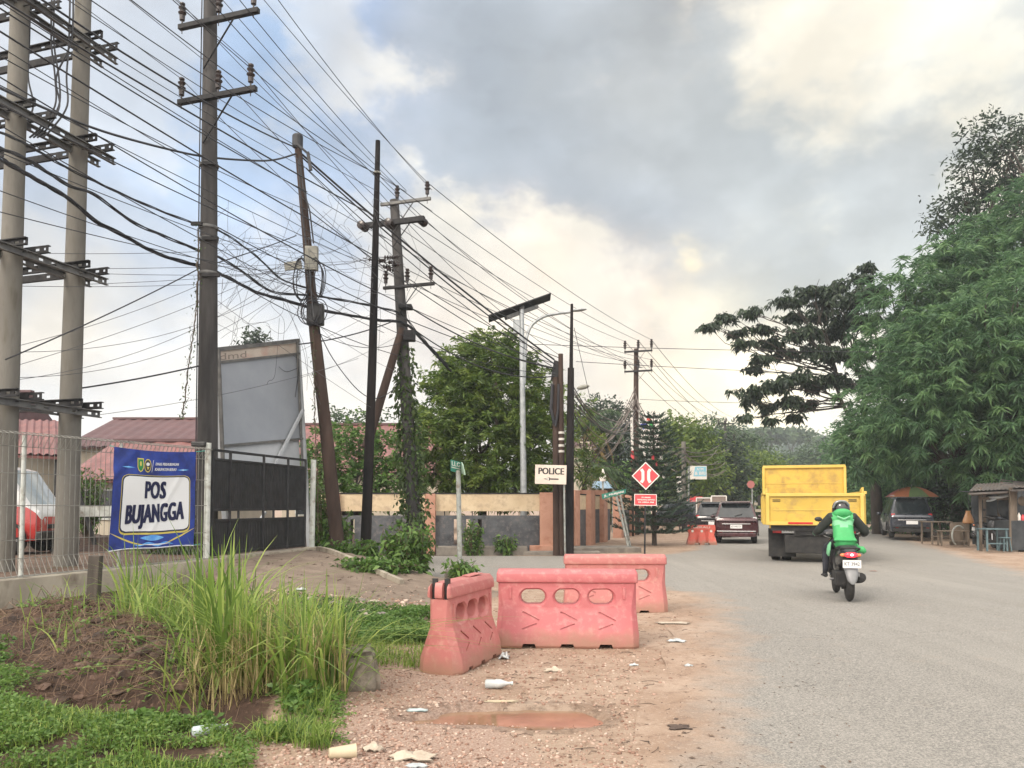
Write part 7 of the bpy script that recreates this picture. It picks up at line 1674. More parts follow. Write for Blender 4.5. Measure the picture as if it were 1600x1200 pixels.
bank_bush('small green weed on the kerb before the slate wall', 792, 846, 24.0, (.38, .2, .22), 36, 40)
bank_bush('thin shrub growing behind the street sign pole on the kerb', 738, 838, 24.0, (.36, .2, .5), 37, 40)
bank_bush('dark climber mass hanging on the fence side of the billboard post', 500, 790, 19.2, (.30, .3, .9), 38, 90)
bank_bush('shrub behind the fence below the red roof', 138, 765, 24, (.6, .5, .7), 39, 90)
bank_bush('low dark shrub against the fence near the dark wooden stake', 285, 842, 17.5, (1.6, .5, .4), 40, 120)
# pine with tiered branches
def pine():
    b = Vector((X_(1022, 30), 30, 0)); t = thing('norfolk_pine', 'dark tiered pine tree behind the red diamond sign', 'tree', b); rng = np.random.default_rng(41); mb = MB(); H = 5.15; mb.tube([b, b+Vector((.0, 0, H))], [.10, .015], 8); C = []; D = []
    z = .55
    while z < H-.1:
        k = 1-z/H; L_ = .30+1.95*k**.8; n = 8 if k > .3 else 6; a0 = rng.random()*6
        if z < 1.3: L_ *= .8
        for j in range(n):
            a = a0+2*math.pi*j/n; dz = .12+.20*(1-k); p0 = b+Vector((0, 0, z)); tip = p0+Vector((math.cos(a)*L_, math.sin(a)*L_, L_*dz))
            pts = [p0.lerp(tip, s)+Vector((0, 0, -.10*L_*math.sin(math.pi*s))) for s in (0, .25, .5, .75, 1)]; mb.tube(pts, [.02, .015, .011, .008, .004], 5, caps=False)
            m = int(60*L_+10)
            for _ in range(m):
                u = rng.uniform(.12, 1); p = p0.lerp(tip, u)+Vector((0, 0, -.10*L_*math.sin(math.pi*u))); sd_ = rng.choice((-1, 1)); s_ = Vector((-math.sin(a), math.cos(a), 0))*sd_; w = .26*(1.15-u)*L_**.4
                q = p+s_*w*rng.random(); C.append(np.array(q)+rng.normal(size=3)*.015); D.append(np.array(s_*.8+Vector((math.cos(a), math.sin(a), .5))*.7)+rng.normal(size=3)*.2)
        z += .20+.10*k
    mb.build('trunk', M['bark'], t, world=True); V, Fq, rn = leaves(np.array(C), np.array(D), .15, .04, rng, -.3); mesh_np('crown', V, Fq, M['leaf_pine'], t, rn, off=b)
pine()
# palm with drooping dry fronds
def palm(label, px, Y, H, n, fl, seed, dry=3, name='palm_tree'):
    b = Vector((X_(px, Y), Y, 0)); t = thing(name, label, 'tree', b); rng = np.random.default_rng(seed); mb = MB(); top = b+Vector((rng.normal()*.2, 0, H)); mb.tube([b, b.lerp(top, .5)+Vector((.1, 0, 0)), top], [.17, .13, .12], 10)
    for grp, cnt, mt, nm in ((0, n, 'leaf_far', 'crown'), (1, dry, 'palm_dry', 'dry_fronds')):
        C = []; D = []
        for j in range(cnt):
            a = rng.uniform(0, 6.28); el = rng.uniform(.1, 1.2) if grp == 0 else rng.uniform(-1.1, -.3); p = Vector(top); d = Vector((math.cos(a)*math.cos(el), math.sin(a)*math.cos(el), math.sin(el))); pts = [Vector(p)]
            for s in range(9): p = p+d*(fl/9); d = (d+Vector((0, 0, -.22))).normalized(); pts.append(Vector(p))
            mb.tube(pts, [.03-.0027*i for i in range(10)], 4, caps=False)
            for s in range(1, 10):
                for side in (-1, 1):
                    for q in range(4):
                        dd = (pts[s]-pts[s-1]).normalized(); sv = dd.cross(Vector((0, 0, 1))).normalized()*side; C.append(np.array(pts[s-1].lerp(pts[s], q/4))); D.append(np.array(sv+dd*.5+Vector((0, 0, -.5))))
        V, Fq, rn = leaves(np.array(C), np.array(D), fl*.26, .05, rng, .6); mesh_np(nm, V, Fq, M[mt], t, rn, off=b)
    mb.build('trunk', M['bark'], t, smooth=True, world=True)
palm('palm with hanging brown dry fronds right of the black pole', 938, 46, 3.8, 12, 2.3, 51, dry=9)
palm('taller dark palm crown behind the brown distant pole tangle', 925, 58, 7.6, 20, 3.0, 52, dry=3)
# middle distance trees, left side of the road
far = [
 ('dark round tree behind the palms left of the rust brown pole', 955, 62, [(940, 660, 62, 2.2), (965, 690, 61, 2.6), (920, 700, 61, 2.6), (950, 740, 60, 2.8)], 'leaf_dark'),
 ('airy tree with reddish tips rising right of the pine', 1065, 62, [(1060, 675, 62, 1.7), (1082, 690, 62, 1.9), (1045, 695, 62, 1.8), (1070, 720, 61, 2.4), (1100, 712, 62, 1.8), (1095, 745, 61, 2.2), (1050, 745, 61, 2.4)], 'leaf_yellow'),
 ('dark tree behind the blue sign', 1112, 72, [(1110, 730, 72, 3.0), (1125, 755, 71, 3.0), (1095, 765, 71, 2.8), (1130, 715, 72, 2.0)], 'leaf_dark'),
 ('round light green tree left of the truck', 1160, 84, [(1158, 745, 84, 3.2), (1185, 745, 83, 2.8), (1140, 765, 83, 3.0), (1170, 770, 82, 3.4), (1200, 760, 83, 3.2)], 'leaf_yellow'),
 ('dark green tree between the round tree and the hill', 1140, 110, [(1120, 705, 110, 4.4), (1145, 710, 110, 3.8), (1100, 720, 110, 4.2), (1165, 735, 108, 4.2)], 'leaf_far'),
 ('green tree just right of the truck', 1345, 66, [(1340, 730, 66, 3.0), (1365, 700, 66, 3.6), (1330, 765, 65, 2.6), (1360, 760, 65, 3.2), (1375, 740, 64, 3.4)], 'leaf_mango'),
 ('bushy green tree behind the striped umbrella', 1440, 44, [(1370, 790, 44, 1.6), (1400, 760, 44, 2.2), (1450, 750, 43, 2.4), (1420, 800, 43, 2.0), (1480, 770, 42, 2.2)], 'leaf_mango'),
 ('shaded bushy tree behind the roadside stall', 1550, 38, [(1500, 790, 37, 1.8), (1540, 780, 37, 2.2), (1590, 780, 37, 2.4), (1560, 820, 36.5, 1.6), (1640, 800, 37, 2.4)], 'leaf_dark'),
 ('far green tree closing the view behind the truck cab', 1265, 150, [(1230, 750, 150, 5), (1265, 745, 150, 6), (1300, 750, 150, 6), (1325, 745, 148, 6)], 'leaf_far'),
 ('small tree top showing over the billboard', 395, 50, [(394, 532, 50, .6), (388, 536, 50, .5), (400, 537, 50, .5), (395, 560, 50, .5)], 'leaf_dark'),
 ('leafy tree behind the faded red roof near the black pole', 530, 60, [(525, 662, 60, 1.0), (545, 664, 60, 1.0), (590, 668, 60, 1.2), (560, 690, 60, 2)], 'leaf_far'),
 ('low bushy tree beyond the far yard wall', 985, 50, [(975, 755, 50, 1.6), (1000, 765, 50, 1.6), (965, 780, 50, 1.5)], 'leaf_bush')]
for i, (lb, px, Y, lumps, leaf) in enumerate(far):
    k = Y/45
    tree('broadleaf_tree', lb, gb(px, Y), lumps, 20 if Y < 100 else 12, 16, .30*k**.6, .30*k**.7, .13*k**.7, 60+i, leaf, .16, droop=.3, shell=.45, limbs=1)
# distant wooded hill
def hill():
    rng = np.random.default_rng(77); xs = np.linspace(-60, 330, 170); ys = np.linspace(330, 640, 90); Xg, Yg = np.meshgrid(xs, ys)
    h = 36*np.exp(-((Xg-135)/80)**2-((Yg-480)/90)**2)+20*np.exp(-((Xg-40)/90)**2-((Yg-500)/80)**2)+24*np.exp(-((Xg-240)/70)**2-((Yg-470)/90)**2)
    h = h+1.6*wob(Xg, Yg, .25)*(h > 3)+1.2*wob(Xg, Yg, .6)*(h > 3)+1.9
    V = np.stack([Xg, Yg, h], -1).reshape(-1, 3); ny, nx = Xg.shape; i = np.arange((ny-1)*(nx-1)); a = (i//(nx-1))*nx+i % (nx-1)
    o = mesh_np('hill', V, np.stack([a, a+1, a+nx+1, a+nx], 1), pm('hill_green', (.03, .05, .025, 1), (.05, .08, .035, 1), .05, .9)); tag(o, kind='structure')
    n = 9000; px = rng.uniform(-55, 325, n); py = rng.uniform(335, 560, n)
    hh = 36*np.exp(-((px-135)/80)**2-((py-480)/90)**2)+20*np.exp(-((px-40)/90)**2-((py-500)/80)**2)+24*np.exp(-((px-240)/70)**2-((py-470)/90)**2)+1.9
    r = rng.uniform(1.5, 3.6, n); per = 9; C = np.repeat(np.stack([px, py, hh+r*.6], 1), per, 0)+rng.normal(size=(n*per, 3))*np.repeat(r, per)[:, None]*[.55, .55, .5]
    V, Fq, rn = leaves(C, rng.normal(size=(n*per, 3)), 2.2, 1.5, rng, .3, np.clip(np.repeat(rng.random(n), per)*.7+rng.random(n*per)*.3, 0, 1))
    tag(mesh_np('forest', V, Fq, M['leaf_far'], None, rn), kind='stuff', label='distant woodland covering the hill', cat='forest')
hill()
# flat topped tall trees on the skyline near the hill
for i, (px, py, Y, w) in enumerate(((1120, 690, 210, 6), (1150, 684, 230, 8), (1200, 680, 240, 11), (1235, 678, 250, 10), (1285, 690, 260, 6))):
    tree('albizia_tree', ['flat-topped tree left of the small distant pole', 'flat-topped tree just right of the small distant pole', 'widest flat-topped tree on the skyline over the hill', 'flat-topped tree between the widest one and the branches', 'rounded lone tree on the skyline right of the flat-topped ones'][i], (X_(px, Y), Y, 2.0), [(px-w*1.3, py+2, Y, w*.5, w*.5, .9), (px, py, Y, w*.7, w*.6, 1.1), (px+w*1.4, py+3, Y, w*.5, w*.5, .9)], 3.0, 14, .9, 1.5, .8, 90+i, 'leaf_far', .35, droop=.2, shell=.2, fork=.6, limbs=2, group=None)
# ------------------------------------------------------------------ grass and ground cover
def blades(n, fx, hlo, hhi, w, lean, rng, seg=6, curl=1.0):
    """long arching grass blades, each a tapering ribbon"""
    V = []; Fq = []; rn = []; b = 0
    for _ in range(n):
        x, y = fx()
        if hhi < .3 and bare(x, y, .2): continue
        z = gz_fast(x, y); a = rng.uniform(0, 6.28); H = rng.uniform(hlo, hhi); l = lean*rng.random()**1.3; ww = w*(.6+.7*rng.random())*(H/hhi)**.3
        d = np.array([math.cos(a), math.sin(a)]); s = np.array([-d[1], d[0]]); r_ = rng.random(); c2 = curl*rng.uniform(.3, 1)
        for i in range(seg+1):
            u = i/seg; out = H*(l*u*.8+c2*.62*l*u**3*2); zz = z+H*(u-.50*c2*min(l, .75)*1.7*u**3); k = ww*(1-u**2.2)*.5+.0008
            if u < .15: k *= .6
            V += [(x+d[0]*out+s[0]*k, y+d[1]*out+s[1]*k, zz), (x+d[0]*out-s[0]*k, y+d[1]*out-s[1]*k, zz)]; rn += [r_, r_]
        for i in range(seg): Fq.append((b+2*i, b+2*i+1, b+2*i+3, b+2*i+2))
        b += 2*(seg+1)
    return V, Fq, rn
_gx = np.linspace(-9, 3, 241); _gy = np.linspace(3, 20, 341); _GX, _GY = np.meshgrid(_gx, _gy); _GZ = hz(_GX, _GY)
def bare(x, y, k=.0):
    """worn soil: the mound, the ditch and random bald patches stay free of green"""
    xa = np.array(x); ya = np.array(y)
    m = float(blob(xa, ya, -4.9, 8.4, 1.6, .85, -.75)+blob(xa, ya, -3.4, 7.1, 1.1, .6, -.75)+1.1*blob(xa, ya, -2.65, 5.80, 1.25, .52, -.40))
    n = .45*float(wob(xa, ya, 5.5))+.55*float(wob(xa, ya, 12.0))
    return m+.5*n > .42 or n < -.40+k*.3
def gz_fast(x, y):
    i = min(max(int((x+9)/.05), 0), 240); j = min(max(int((y-3)/.05), 0), 340); return float(_GZ[j, i])
def grass():
    rng = np.random.default_rng(101)
    def fx(px0, px1, y0, y1):
        def f():
            Y = rng.uniform(y0, y1); return X_(rng.uniform(px0, px1), Y), Y
        return f
    def build(nm, sets, mat, lb):
        V = []; Fq = []; rn = []
        for s in sets:
            v, f, r = blades(*s); b = len(V); V += v; Fq += [tuple(b+i for i in q) for q in f]; rn += r
        tag(mesh_np(nm, V, Fq, M[mat], None, rn), kind='stuff', label=lb, cat='grass')
    build('tall_grass', [
        (330, fx(330, 545, 6.1, 7.3), .35, .95, .030, 1.25, rng), (80, fx(310, 390, 6.3, 7.4), .8, 1.35, .038, .7, rng), (170, fx(430, 545, 6.0, 7.2), .4, .95, .030, 1.1, rng),
        (330, fx(190, 480, 8.3, 10.3), .3, .85, .028, .9, rng), (200, fx(210, 400, 7.4, 8.4), .3, .7, .024, 1.1, rng), (60, fx(200, 330, 8.3, 9.6), .7, 1.15, .020, .6, rng), (26, fx(360, 560, 6.0, 6.8), .8, 1.2, .026, 1.3, rng), (130, fx(30, 330, 7.2, 9.4), .12, .42, .014, 1.2, rng), (70, fx(260, 330, 5.9, 6.6), .3, .6, .016, 1.1, rng)], 'grass_green', 'tall arching bright green grass blades beside the ditch')
    build('dry_grass_stems', [(620, fx(350, 548, 6.0, 7.2), .25, .68, .008, .35, rng, 4), (520, fx(200, 460, 8.2, 10.2), .25, .6, .008, .3, rng, 4), (160, fx(300, 420, 6.0, 6.6), .3, .7, .008, 1.0, rng, 5)], 'grass_straw', 'straw coloured stems under the tall green grass')
    build('short_grass', [(5200, fx(-40, 390, 4.25, 5.6), .03, .12, .006, 1.0, rng, 3), (1800, fx(-520, -20, 4.4, 7.2), .03, .14, .007, 1.0, rng, 3), (2600, fx(370, 520, 4.8, 6.2), .05, .20, .007, 1.0, rng, 3), (2200, fx(560, 680, 7.3, 9.6), .05, .13, .008, .9, rng, 3), (900, fx(60, 330, 8.9, 10.5), .08, .25, .010, .8, rng, 3), (300, fx(330, 520, 10.0, 11.2), .05, .2, .010, .8, rng, 3), (60, fx(470, 560, 9.5, 10.5), .05, .15, .01, .8, rng, 3)], 'grass_green', 'short green grass on the verge')
    def cover(nm, regs, ln, mat, lb, seed):
        r = np.random.default_rng(seed); C = []; D = []; rn = []
        for (n, px0, px1, y0, y1, h) in regs:
            for _ in range(n):
                Y = r.uniform(y0, y1); x = X_(r.uniform(px0, px1), Y)
                if (nm == 'mound_weeds' and math.sin(x*6+1)*math.sin(Y*5.3) < .05) or (nm != 'mound_weeds' and bare(x, Y, .45)): continue
                z = gz_fast(x, Y); hh = h*r.random()**.7*(1+.6*math.sin(x*4)*math.cos(Y*3)); k = 5; tone = r.random()
                for j in range(k): C.append((x+r.normal()*.03, Y+r.normal()*.03, z+hh+r.normal()*.01)); D.append(r.normal(size=3)*[1, 1, .35]+[0, 0, .25]); rn.append(min(1, tone*.6+.4*r.random()))
        V, Fq, q = leaves(np.array(C), np.array(D), ln, ln*.5, r, .5, np.array(rn)); tag(mesh_np(nm, V, Fq, M[mat], None, q), kind='stuff', label=lb, cat='ground cover')
    cover('ground_cover', [(2400, -520, -20, 4.4, 7.4, .08), (4400, -40, 400, 4.25, 5.6, .07), (2000, -60, 150, 5.6, 6.8, .10), (1300, 380, 540, 4.9, 6.0, .06), (600, 200, 420, 5.2, 5.9, .08)], .030, 'ground_leaf', 'low small-leaved creeping plants at the lower left', 7)
    cover('broad_leaf_weeds', [(420, 190, 480, 5.0, 5.55, .10), (160, 380, 500, 5.5, 6.2, .14), (160, 60, 200, 5.9, 6.6, .12)], .075, 'leaf_bush', 'broad-leaved weeds around the dark ditch', 12)
    cover('mound_weeds', [(520, 0, 330, 7.0, 9.4, .10), (200, 60, 300, 6.0, 7.0, .08)], .045, 'ground_leaf', 'scattered small weeds growing over the soil mound', 13)
    cover('ground_cover', [(3600, 545, 690, 8.4, 11.2, .10), (900, 440, 560, 9.6, 12, .10), (900, -20, 50, 7.0, 9.0, .15)], .045, 'leaf_bush', 'dark matted creeping plants behind the nearest barrier', 8)
    # dead roots and straw over the mound
    r = np.random.default_rng(9); mb = MB()
    for _ in range(1700):
        Y = r.uniform(6.1, 9.6); t_ = (9.2-Y)/3.2; x = -5.4+t_*2.7+r.normal()*.55; z = gz_fast(x, Y)
        a = r.uniform(0, 6.28); L_ = r.uniform(.08, .38); p0 = Vector((x, Y, z+.005)); p1 = Vector((x+math.cos(a)*L_, Y+math.sin(a)*L_, 0)); p1.z = gz_fast(p1.x, p1.y)+.005; m = p0.lerp(p1, .5)+Vector((r.normal()*.05, r.normal()*.05, abs(r.normal())*.07)); mb.tube([p0, p0.lerp(m, .5)+Vector((0, 0, .012)), m, p1], .0028, 3, caps=False)
    tag(mb.build('dead_roots', pm('dead_root', (.09, .055, .038, 1), (.22, .15, .10, 1), 3, .9)), kind='stuff', label='dead roots and straw strewn over the soil mound', cat='roots')
grass()
# ------------------------------------------------------------------ stones, litter, haze
def rock_mesh(mb, c, s, rng, sub=1, flat=.6):
    t = (1+5**.5)/2; vs = [(-1, t, 0), (1, t, 0), (-1, -t, 0), (1, -t, 0), (0, -1, t), (0, 1, t), (0, -1, -t), (0, 1, -t), (t, 0, -1), (t, 0, 1), (-t, 0, -1), (-t, 0, 1)]
    fs = [(0, 11, 5), (0, 5, 1), (0, 1, 7), (0, 7, 10), (0, 10, 11), (1, 5, 9), (5, 11, 4), (11, 10, 2), (10, 7, 6), (7, 1, 8), (3, 9, 4), (3, 4, 2), (3, 2, 6), (3, 6, 8), (3, 8, 9), (4, 9, 5), (2, 4, 11), (6, 2, 10), (8, 6, 7), (9, 8, 1)]
    return vs, fs
def gravel():
    rng = np.random.default_rng(5); bv, bf = rock_mesh(None, None, None, None); bv = np.array(bv)/1.9; bf = np.array(bf)
    Vs = []; Fs = []; rn = []; b = 0
    def add(x, y, s):
        nonlocal b
        q = bv*(1+rng.normal(size=bv.shape)*.18)*[s*rng.uniform(.7, 1.3), s*rng.uniform(.7, 1.3), s*rng.uniform(.4, .8)]; a = rng.uniform(0, 6.28); R_ = np.array([[math.cos(a), -math.sin(a), 0], [math.sin(a), math.cos(a), 0], [0, 0, 1]])
        Vs.append(q @ R_.T+[x, y, gz_fast(x, y)+s*.12]); Fs.append(bf+b); b += 12; rn.append(np.full(12, rng.random()))
    for _ in range(7500):
        Y = 4.3+rng.random()**1.5*4.5; px = rng.uniform(400, 1000) if rng.random() < .6 else rng.normal(560, 110); x = X_(px, Y)
        if x < -2.0+.1*(Y-4): continue
        if float(pud(np.array(x), np.array(Y))) < 1.1: continue
        add(x, Y, .006+.011*rng.random()**2.5)
    for _ in range(1500):
        Y = rng.uniform(6, 14); x = X_(rng.uniform(560, 1060), Y); add(x, Y, .008+.014*rng.random()**3)
    for _ in range(900):
        Y = rng.uniform(9.5, 12.5); x = X_(rng.uniform(330, 660), Y); add(x, Y, .012+.03*rng.random()**2)
    m = bpy.data.materials.new('gravel_stone'); m.use_nodes = True; nt = m.node_tree; at = nt.nodes.new('ShaderNodeAttribute'); at.attribute_name = 'rnd'; rp = nt.nodes.new('ShaderNodeValToRGB')
    e = rp.color_ramp.elements; e[0].color = (.18, .10, .07, 1); e[1].color = (.50, .41, .34, 1); k = e.new(.45); k.color = (.33, .21, .16, 1); k = e.new(.8); k.color = (.42, .31, .25, 1)
    nt.links.new(at.outputs['Fac'], rp.inputs[0]); nt.links.new(rp.outputs[0], nt.nodes['Principled BSDF'].inputs['Base Color']); nt.nodes['Principled BSDF'].inputs['Roughness'].default_value = .9
    tag(mesh_np('gravel', np.concatenate(Vs), np.concatenate(Fs), m, None, np.concatenate(rn)), kind='stuff', label='pinkish gravel scattered over the dirt verge', cat='gravel')
    # dark crumbs, twigs and leaf litter on the dirt and the asphalt edge
    mb = MB()
    for _ in range(1500):
        Y = 4.4+rng.random()**1.3*12; px = rng.uniform(480, 1330) if rng.random() < .75 else rng.normal(930, 90); x = X_(px, Y); z = gz_fast(min(x, 2.9), Y) if x < float(road_edge(Y)) else .012
        z = max(z, .0 if x > float(road_edge(Y)) else -9)+.004
        s = .006+.02*rng.random()**4; a = rng.uniform(0, 6.28); d = Vector((math.cos(a), math.sin(a), 0)); e_ = Vector((-d.y, d.x, 0))*rng.uniform(.2, .6); c = Vector((x, Y, z))
        if x < -1.5: continue
        mb.add([c-d*s, c+e_*s+Vector((0, 0, .006)), c+d*s, c-e_*s], [(0, 1, 2, 3)])
    for _ in range(160):
        Y = 4.4+rng.random()*7; x = X_(rng.uniform(600, 1120), Y); a = rng.uniform(0, 6.28); L_ = rng.uniform(.03, .16); z = max(gz_fast(min(x, 2.9), Y), 0 if x > float(road_edge(Y)) else -9)+.006
        mb.tube([(x, Y, z), (x+math.cos(a)*L_*.5, Y+math.sin(a)*L_*.5, z+.008), (x+math.cos(a+.3)*L_, Y+math.sin(a+.3)*L_, z)], .0025, 4)
    tag(mb.build('leaf_litter', pm('leaf_litter', (.05, .035, .028, 1), (.16, .11, .08, 1), 5, .9)), kind='stuff', label='dark crumbs, twigs and dead leaves on the verge', cat='litter')
gravel()
def big_rock():
    c = G(556, 1084, 0); b = Vector((c.x, c.y+.1, gz(c.x, c.y)-.04)); rng = np.random.default_rng(2); bm = bmesh.new(); bmesh.ops.create_cube(bm, size=1); bmesh.ops.bevel(bm, geom=bm.edges[:], offset=.10, segments=2, affect='EDGES'); bmesh.ops.subdivide_edges(bm, edges=bm.edges[:], cuts=3, use_grid_fill=True)
    for v in bm.verts:
        u = v.co.z+.5; v.co.x *= .33*(1.12-.22*u)*1.0; v.co.y *= .36*(1.12-.2*u); v.co.z = u*.36*(1+.10*v.co.x*3-.05)
        n = Vector((math.sin(v.co.x*31+v.co.z*17), math.sin(v.co.y*27+v.co.x*11), math.sin(v.co.z*33+v.co.y*19)))*.008; v.co += n+Vector(rng.normal(size=3)*.0025)
    me = bpy.data.meshes.new('concrete_stump'); bm.to_mesh(me); bm.free(); me.materials.append(pm('stump_concrete', (.13, .11, .085, 1), (.27, .24, .20, 1), 4, .9, bump=.8, bscale=22, c3=(.32, .27, .22, 1), s3=8))
    for p in me.polygons: p.use_smooth = True
    o = bpy.data.objects.new('concrete_stump', me); COL.objects.link(o); o.location = b; o.rotation_euler = (R(2), R(-3), R(12)); tag(o, 'weathered squat concrete marker stump at the right edge of the tall grass', 'stump')
big_rock()
def stake():
    b = P(143, 990, 9.4); b.z = gz(b.x, b.y)-.1; t = P(150, 868, 9.4); o = MB(); o.bar(b, t, .135, .10, up=(0, 1, 0)); q = o.build('wooden_stake', pm('dark_wood', (.035, .03, .026, 1), (.085, .07, .058, 1), 5, .9, bump=.6, stretch=(1, 1, .15)), bevel=.01); tag(q, 'thick dark wooden stake standing before the retaining wall under the banner', 'stake')
stake()
mw = pm('milky_plastic', (.36, .39, .40, 1), (.52, .54, .54, 1), 9, .35, bump=.4, bscale=18); mclear = pm('clear_plastic', (.40, .48, .48, 1), (.55, .62, .62, 1), 9, .2); mpaper = pm('dirty_paper', (.34, .28, .22, 1), (.48, .41, .33, 1), 8, .8, bump=.6, bscale=16)
def bottle(label, px, py, L_, r, a, m, wring=True):
    p = G(px, py, 0); p.z = gz(p.x, p.y)+r*.9; t = thing('plastic_bottle', label, 'bottle', p, a); mb = MB(); pts = []
    prof = [(.001, 0), (r*.8, .004), (r, .02*L_/.3), (r*.97, L_*.25), (r*.86, L_*.38), (r, L_*.45), (r*.9, L_*.62), (r*.45, L_*.82), (r*.32, L_*.9), (r*.32, L_)]
    mb.lathe((-L_/2, 0, 0), prof, 14, axis=(1, 0, .06)); b = mb.build('body', m, t, smooth=True, auto=50)
    mb = MB(); mb.lathe((L_/2*1.0, 0, .06*L_*.98), [(r*.38, 0), (r*.38, .018)], 12, axis=(1, 0, .06)); mb.build('cap', mclear, t)
bottle('crumpled milky plastic bottle lying just above the puddle', 778, 1079, .22, .040, R(-6), mw)
bottle('clear plastic bottle half buried in the greenery at the bottom left', 325, 1172, .20, .038, R(35), mclear)
def scrap(label, px, py, s, seed, m=mpaper, name='litter_scrap', cat='litter', flat=.5):
    p = G(px, py, 0); x, y = p.x, p.y; z = gz(x, y) if x < float(road_edge(y)) else .008; rng = np.random.default_rng(seed); n = 7; vs = []
    for i in range(n):
        for j in range(n):
            vs.append((x+(i/(n-1)-.5)*s[0]*(1+.2*math.sin(j*1.3+seed)), y+(j/(n-1)-.5)*s[1]*(1+.2*math.sin(i+seed)), z+.006+s[2]*(.5+.5*math.sin(i*1.3+seed)*math.cos(j*1.1+seed*2))*math.sin(math.pi*(i+.5)/n)*math.sin(math.pi*(j+.5)/n)+rng.random()*s[2]*.22))
    mb = MB(); mb.add(vs, [(i*n+j, i*n+j+1, (i+1)*n+j+1, (i+1)*n+j) for i in range(n-1) for j in range(n-1)]); mb.add([(a, b, c-.006) for a, b, c in vs], [(i*n+j, (i+1)*n+j, (i+1)*n+j+1, i*n+j+1) for i in range(n-1) for j in range(n-1)]); o = mb.build(name, m, smooth=True); tag(o, label, cat)
mcup = pm('paper_cup', (.44, .37, .25, 1), (.52, .45, .32, 1), 6, .6)
p = G(535, 1192, 0); t = thing('paper_cup', 'cream paper cup lying on its side at the bottom edge', 'cup', (p.x, p.y, gz(p.x, p.y)+.035), R(20)); mb = MB(); mb.lathe((-.08, 0, 0), [(.032, 0), (.034, .02), (.042, .15), (.045, .16)], 18, axis=(1, .0, 0)); mb.build('cup_body', mcup, t, smooth=True, auto=50); mb = MB(); mb.lathe((.082, 0, 0), [(.040, 0), (.038, -.004)], 18, axis=(1, 0, 0)); mb.build('cup_mouth', M['black'], t)
scrap('crumpled pale plastic bag near the bottom edge, with a green corner', 645, 1188, (.26, .12, .06), 3, mpaper, 'plastic_bag', 'bag')
scrap('small pale crumpled paper ball left of the paper bag near the bottom', 583, 1178, (.12, .09, .05), 4)
scrap('white shiny wrapper at the bottom edge beside the crumpled bag', 650, 1199, (.12, .06, .02), 5, mw, 'wrapper')
scrap('pale dirty sandal-like scrap in front of the middle barrier', 864, 1050, (.15, .08, .05), 6)
scrap('flat yellowish strip at the upper rim of the puddle', 782, 1101, (.24, .05, .012), 7, mcup)
scrap('torn white corner of plastic lying under the left end of the middle barrier', 788, 1028, (.10, .12, .09), 8, mw)
scrap('flat piece of pale cardboard on the dirt right of the farther pink barrier', 1052, 975, (.40, .16, .02), 9)
scrap('small white crumpled scrap on the dirt right of the middle barrier', 1057, 1004, (.20, .10, .04), 10, mw)
scrap('small white fleck of paper below the farther barrier', 1076, 1042, (.08, .05, .02), 11, mw)
scrap('tiny white shred on the dirt between the middle barrier and the asphalt', 990, 1040, (.08, .05, .02), 12, mw)
scrap('dark flattened clod on the dirt near the asphalt edge', 1062, 1140, (.14, .10, .03), 13, pm('dark_clod', (.05, .035, .03, 1), (.10, .07, .055, 1), 9, .9), 'dirt_clod', 'clod')
scrap('small orange-brown flake lying on the asphalt right of the scooter', 1364, 893, (.16, .06, .01), 14, pm('rust_flake', (.25, .09, .06, 1), None), 'flake')
scrap('white sheet lying on the road edge beyond the scooter', 1357, 825, (.8, .5, .03), 15, mw)
scrap('white plastic litter in the rubble below the ramp', 470, 938, (.16, .12, .06), 16, mw)
scrap('grey green leaf scrap at the left tip of the puddle', 652, 1117, (.14, .07, .015), 18, mclear)
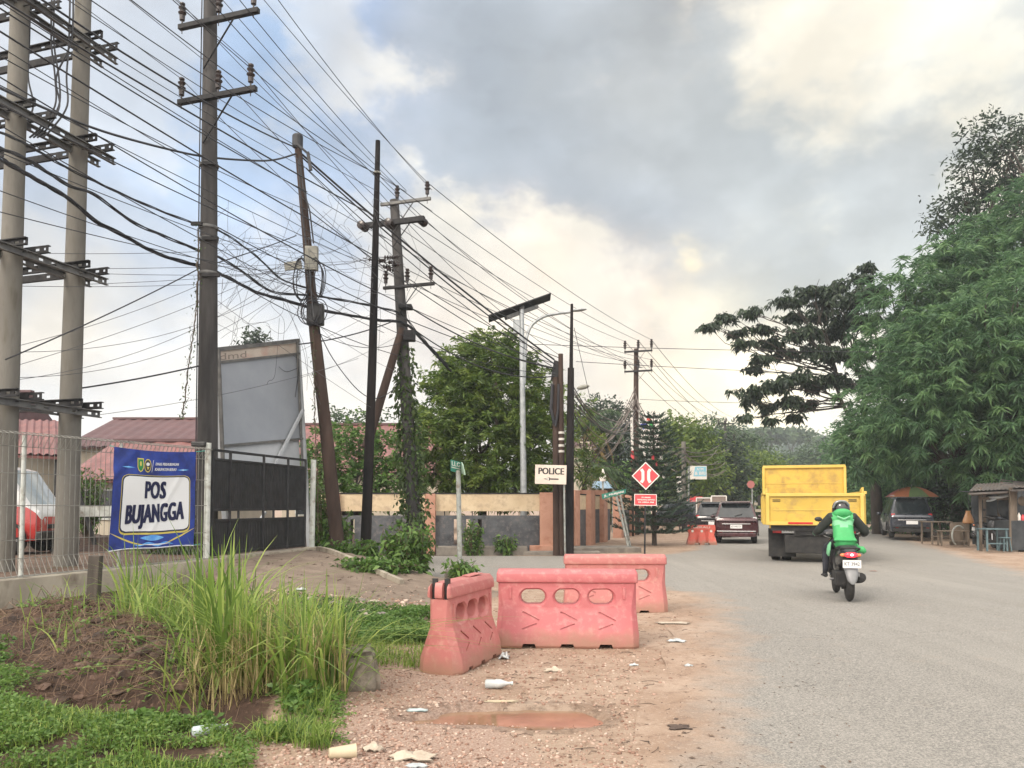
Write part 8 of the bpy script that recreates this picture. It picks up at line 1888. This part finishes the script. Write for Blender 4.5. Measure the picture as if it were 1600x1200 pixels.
# clods on the mound and dead leaves on the ramp
def clods():
    rng = np.random.default_rng(31); bv, bf = rock_mesh(None, None, None, None); mb = MB()
    for _ in range(420):
        Y = rng.uniform(6.0, 9.4); t_ = (9.2-Y)/3.2; x = -5.4+t_*2.7+rng.normal()*.6; s = .015+.07*rng.random()**2.2; q = np.array(bv)/1.9*(1+rng.normal(size=(12, 3))*.22)*[s*1.3, s, s*.7]
        mb.add([(a+x, b+Y, c+gz_fast(x, Y)+s*.1) for a, b, c in q], bf)
    tag(mb.build('soil_clods', pm('clod_soil', (.03, .02, .015, 1), (.13, .08, .058, 1), 5, .95, bump=.8, bscale=30)), kind='stuff', label='dark crumbly clods of earth on the mound', cat='soil')
    mb = MB()
    for _ in range(150):
        t1 = rng.uniform(.2, 5.2); l = rng.normal()*.9; x = -5.15+.72*t1+.694*l; y = 16.0-.694*t1+.72*l; z = gz_fast(x, y)+.008; s = .02+.05*rng.random()**2; a = rng.uniform(0, 6.28); d = Vector((math.cos(a), math.sin(a), 0)); e_ = Vector((-d.y, d.x, 0))*.4; c = Vector((x, y, z))
        mb.add([c-d*s, c+e_*s+Vector((0, 0, .012)), c+d*s, c-e_*s], [(0, 1, 2, 3)])
    tag(mb.build('fallen_leaves', pm('fallen_leaf', (.07, .05, .038, 1), (.17, .125, .09, 1), 5, .9)), kind='stuff', label='dead leaves scattered on the concrete ramp', cat='leaves')
clods()
# rubble where the ramp breaks off
rng = np.random.default_rng(14)
for i in range(26):
    Y = rng.uniform(9.8, 12.2); x = X_(rng.uniform(400, 600), Y); s = rng.uniform(.04, .11); bv, bf = rock_mesh(None, None, None, None); q = np.array(bv)/1.9*(1+rng.normal(size=(12, 3))*.15)*[s*1.3, s, s*.6]
    mb = MB(); mb.add([(a+x, b+Y, c+gz(x, Y)+s*.2) for a, b, c in q], bf); o = mb.build('rubble_stone', M['ret_wall'] if i % 2 else M['kerb']); tag(o, 'pale broken stone in the rubble between the ramp and the grass', 'stone', 'broken stones below the ramp')
# --- evening haze over the far road
def haze():
    mb = MB(); mb.box((40, 280, 18), (900, 900, 60)); m = bpy.data.materials.new('haze_air'); m.use_nodes = True; nt = m.node_tree; nt.nodes.remove(nt.nodes['Principled BSDF'])
    v = nt.nodes.new('ShaderNodeVolumePrincipled'); v.inputs['Color'].default_value = (.84, .92, 1.0, 1); v.inputs['Density'].default_value = .0008; v.inputs['Anisotropy'].default_value = .3
    nt.links.new(v.outputs[0], nt.nodes['Material Output'].inputs['Volume']); o = mb.build('haze', m); tag(o, kind='stuff', label='thin evening haze', cat='haze')
HAZE = True
if HAZE: haze()
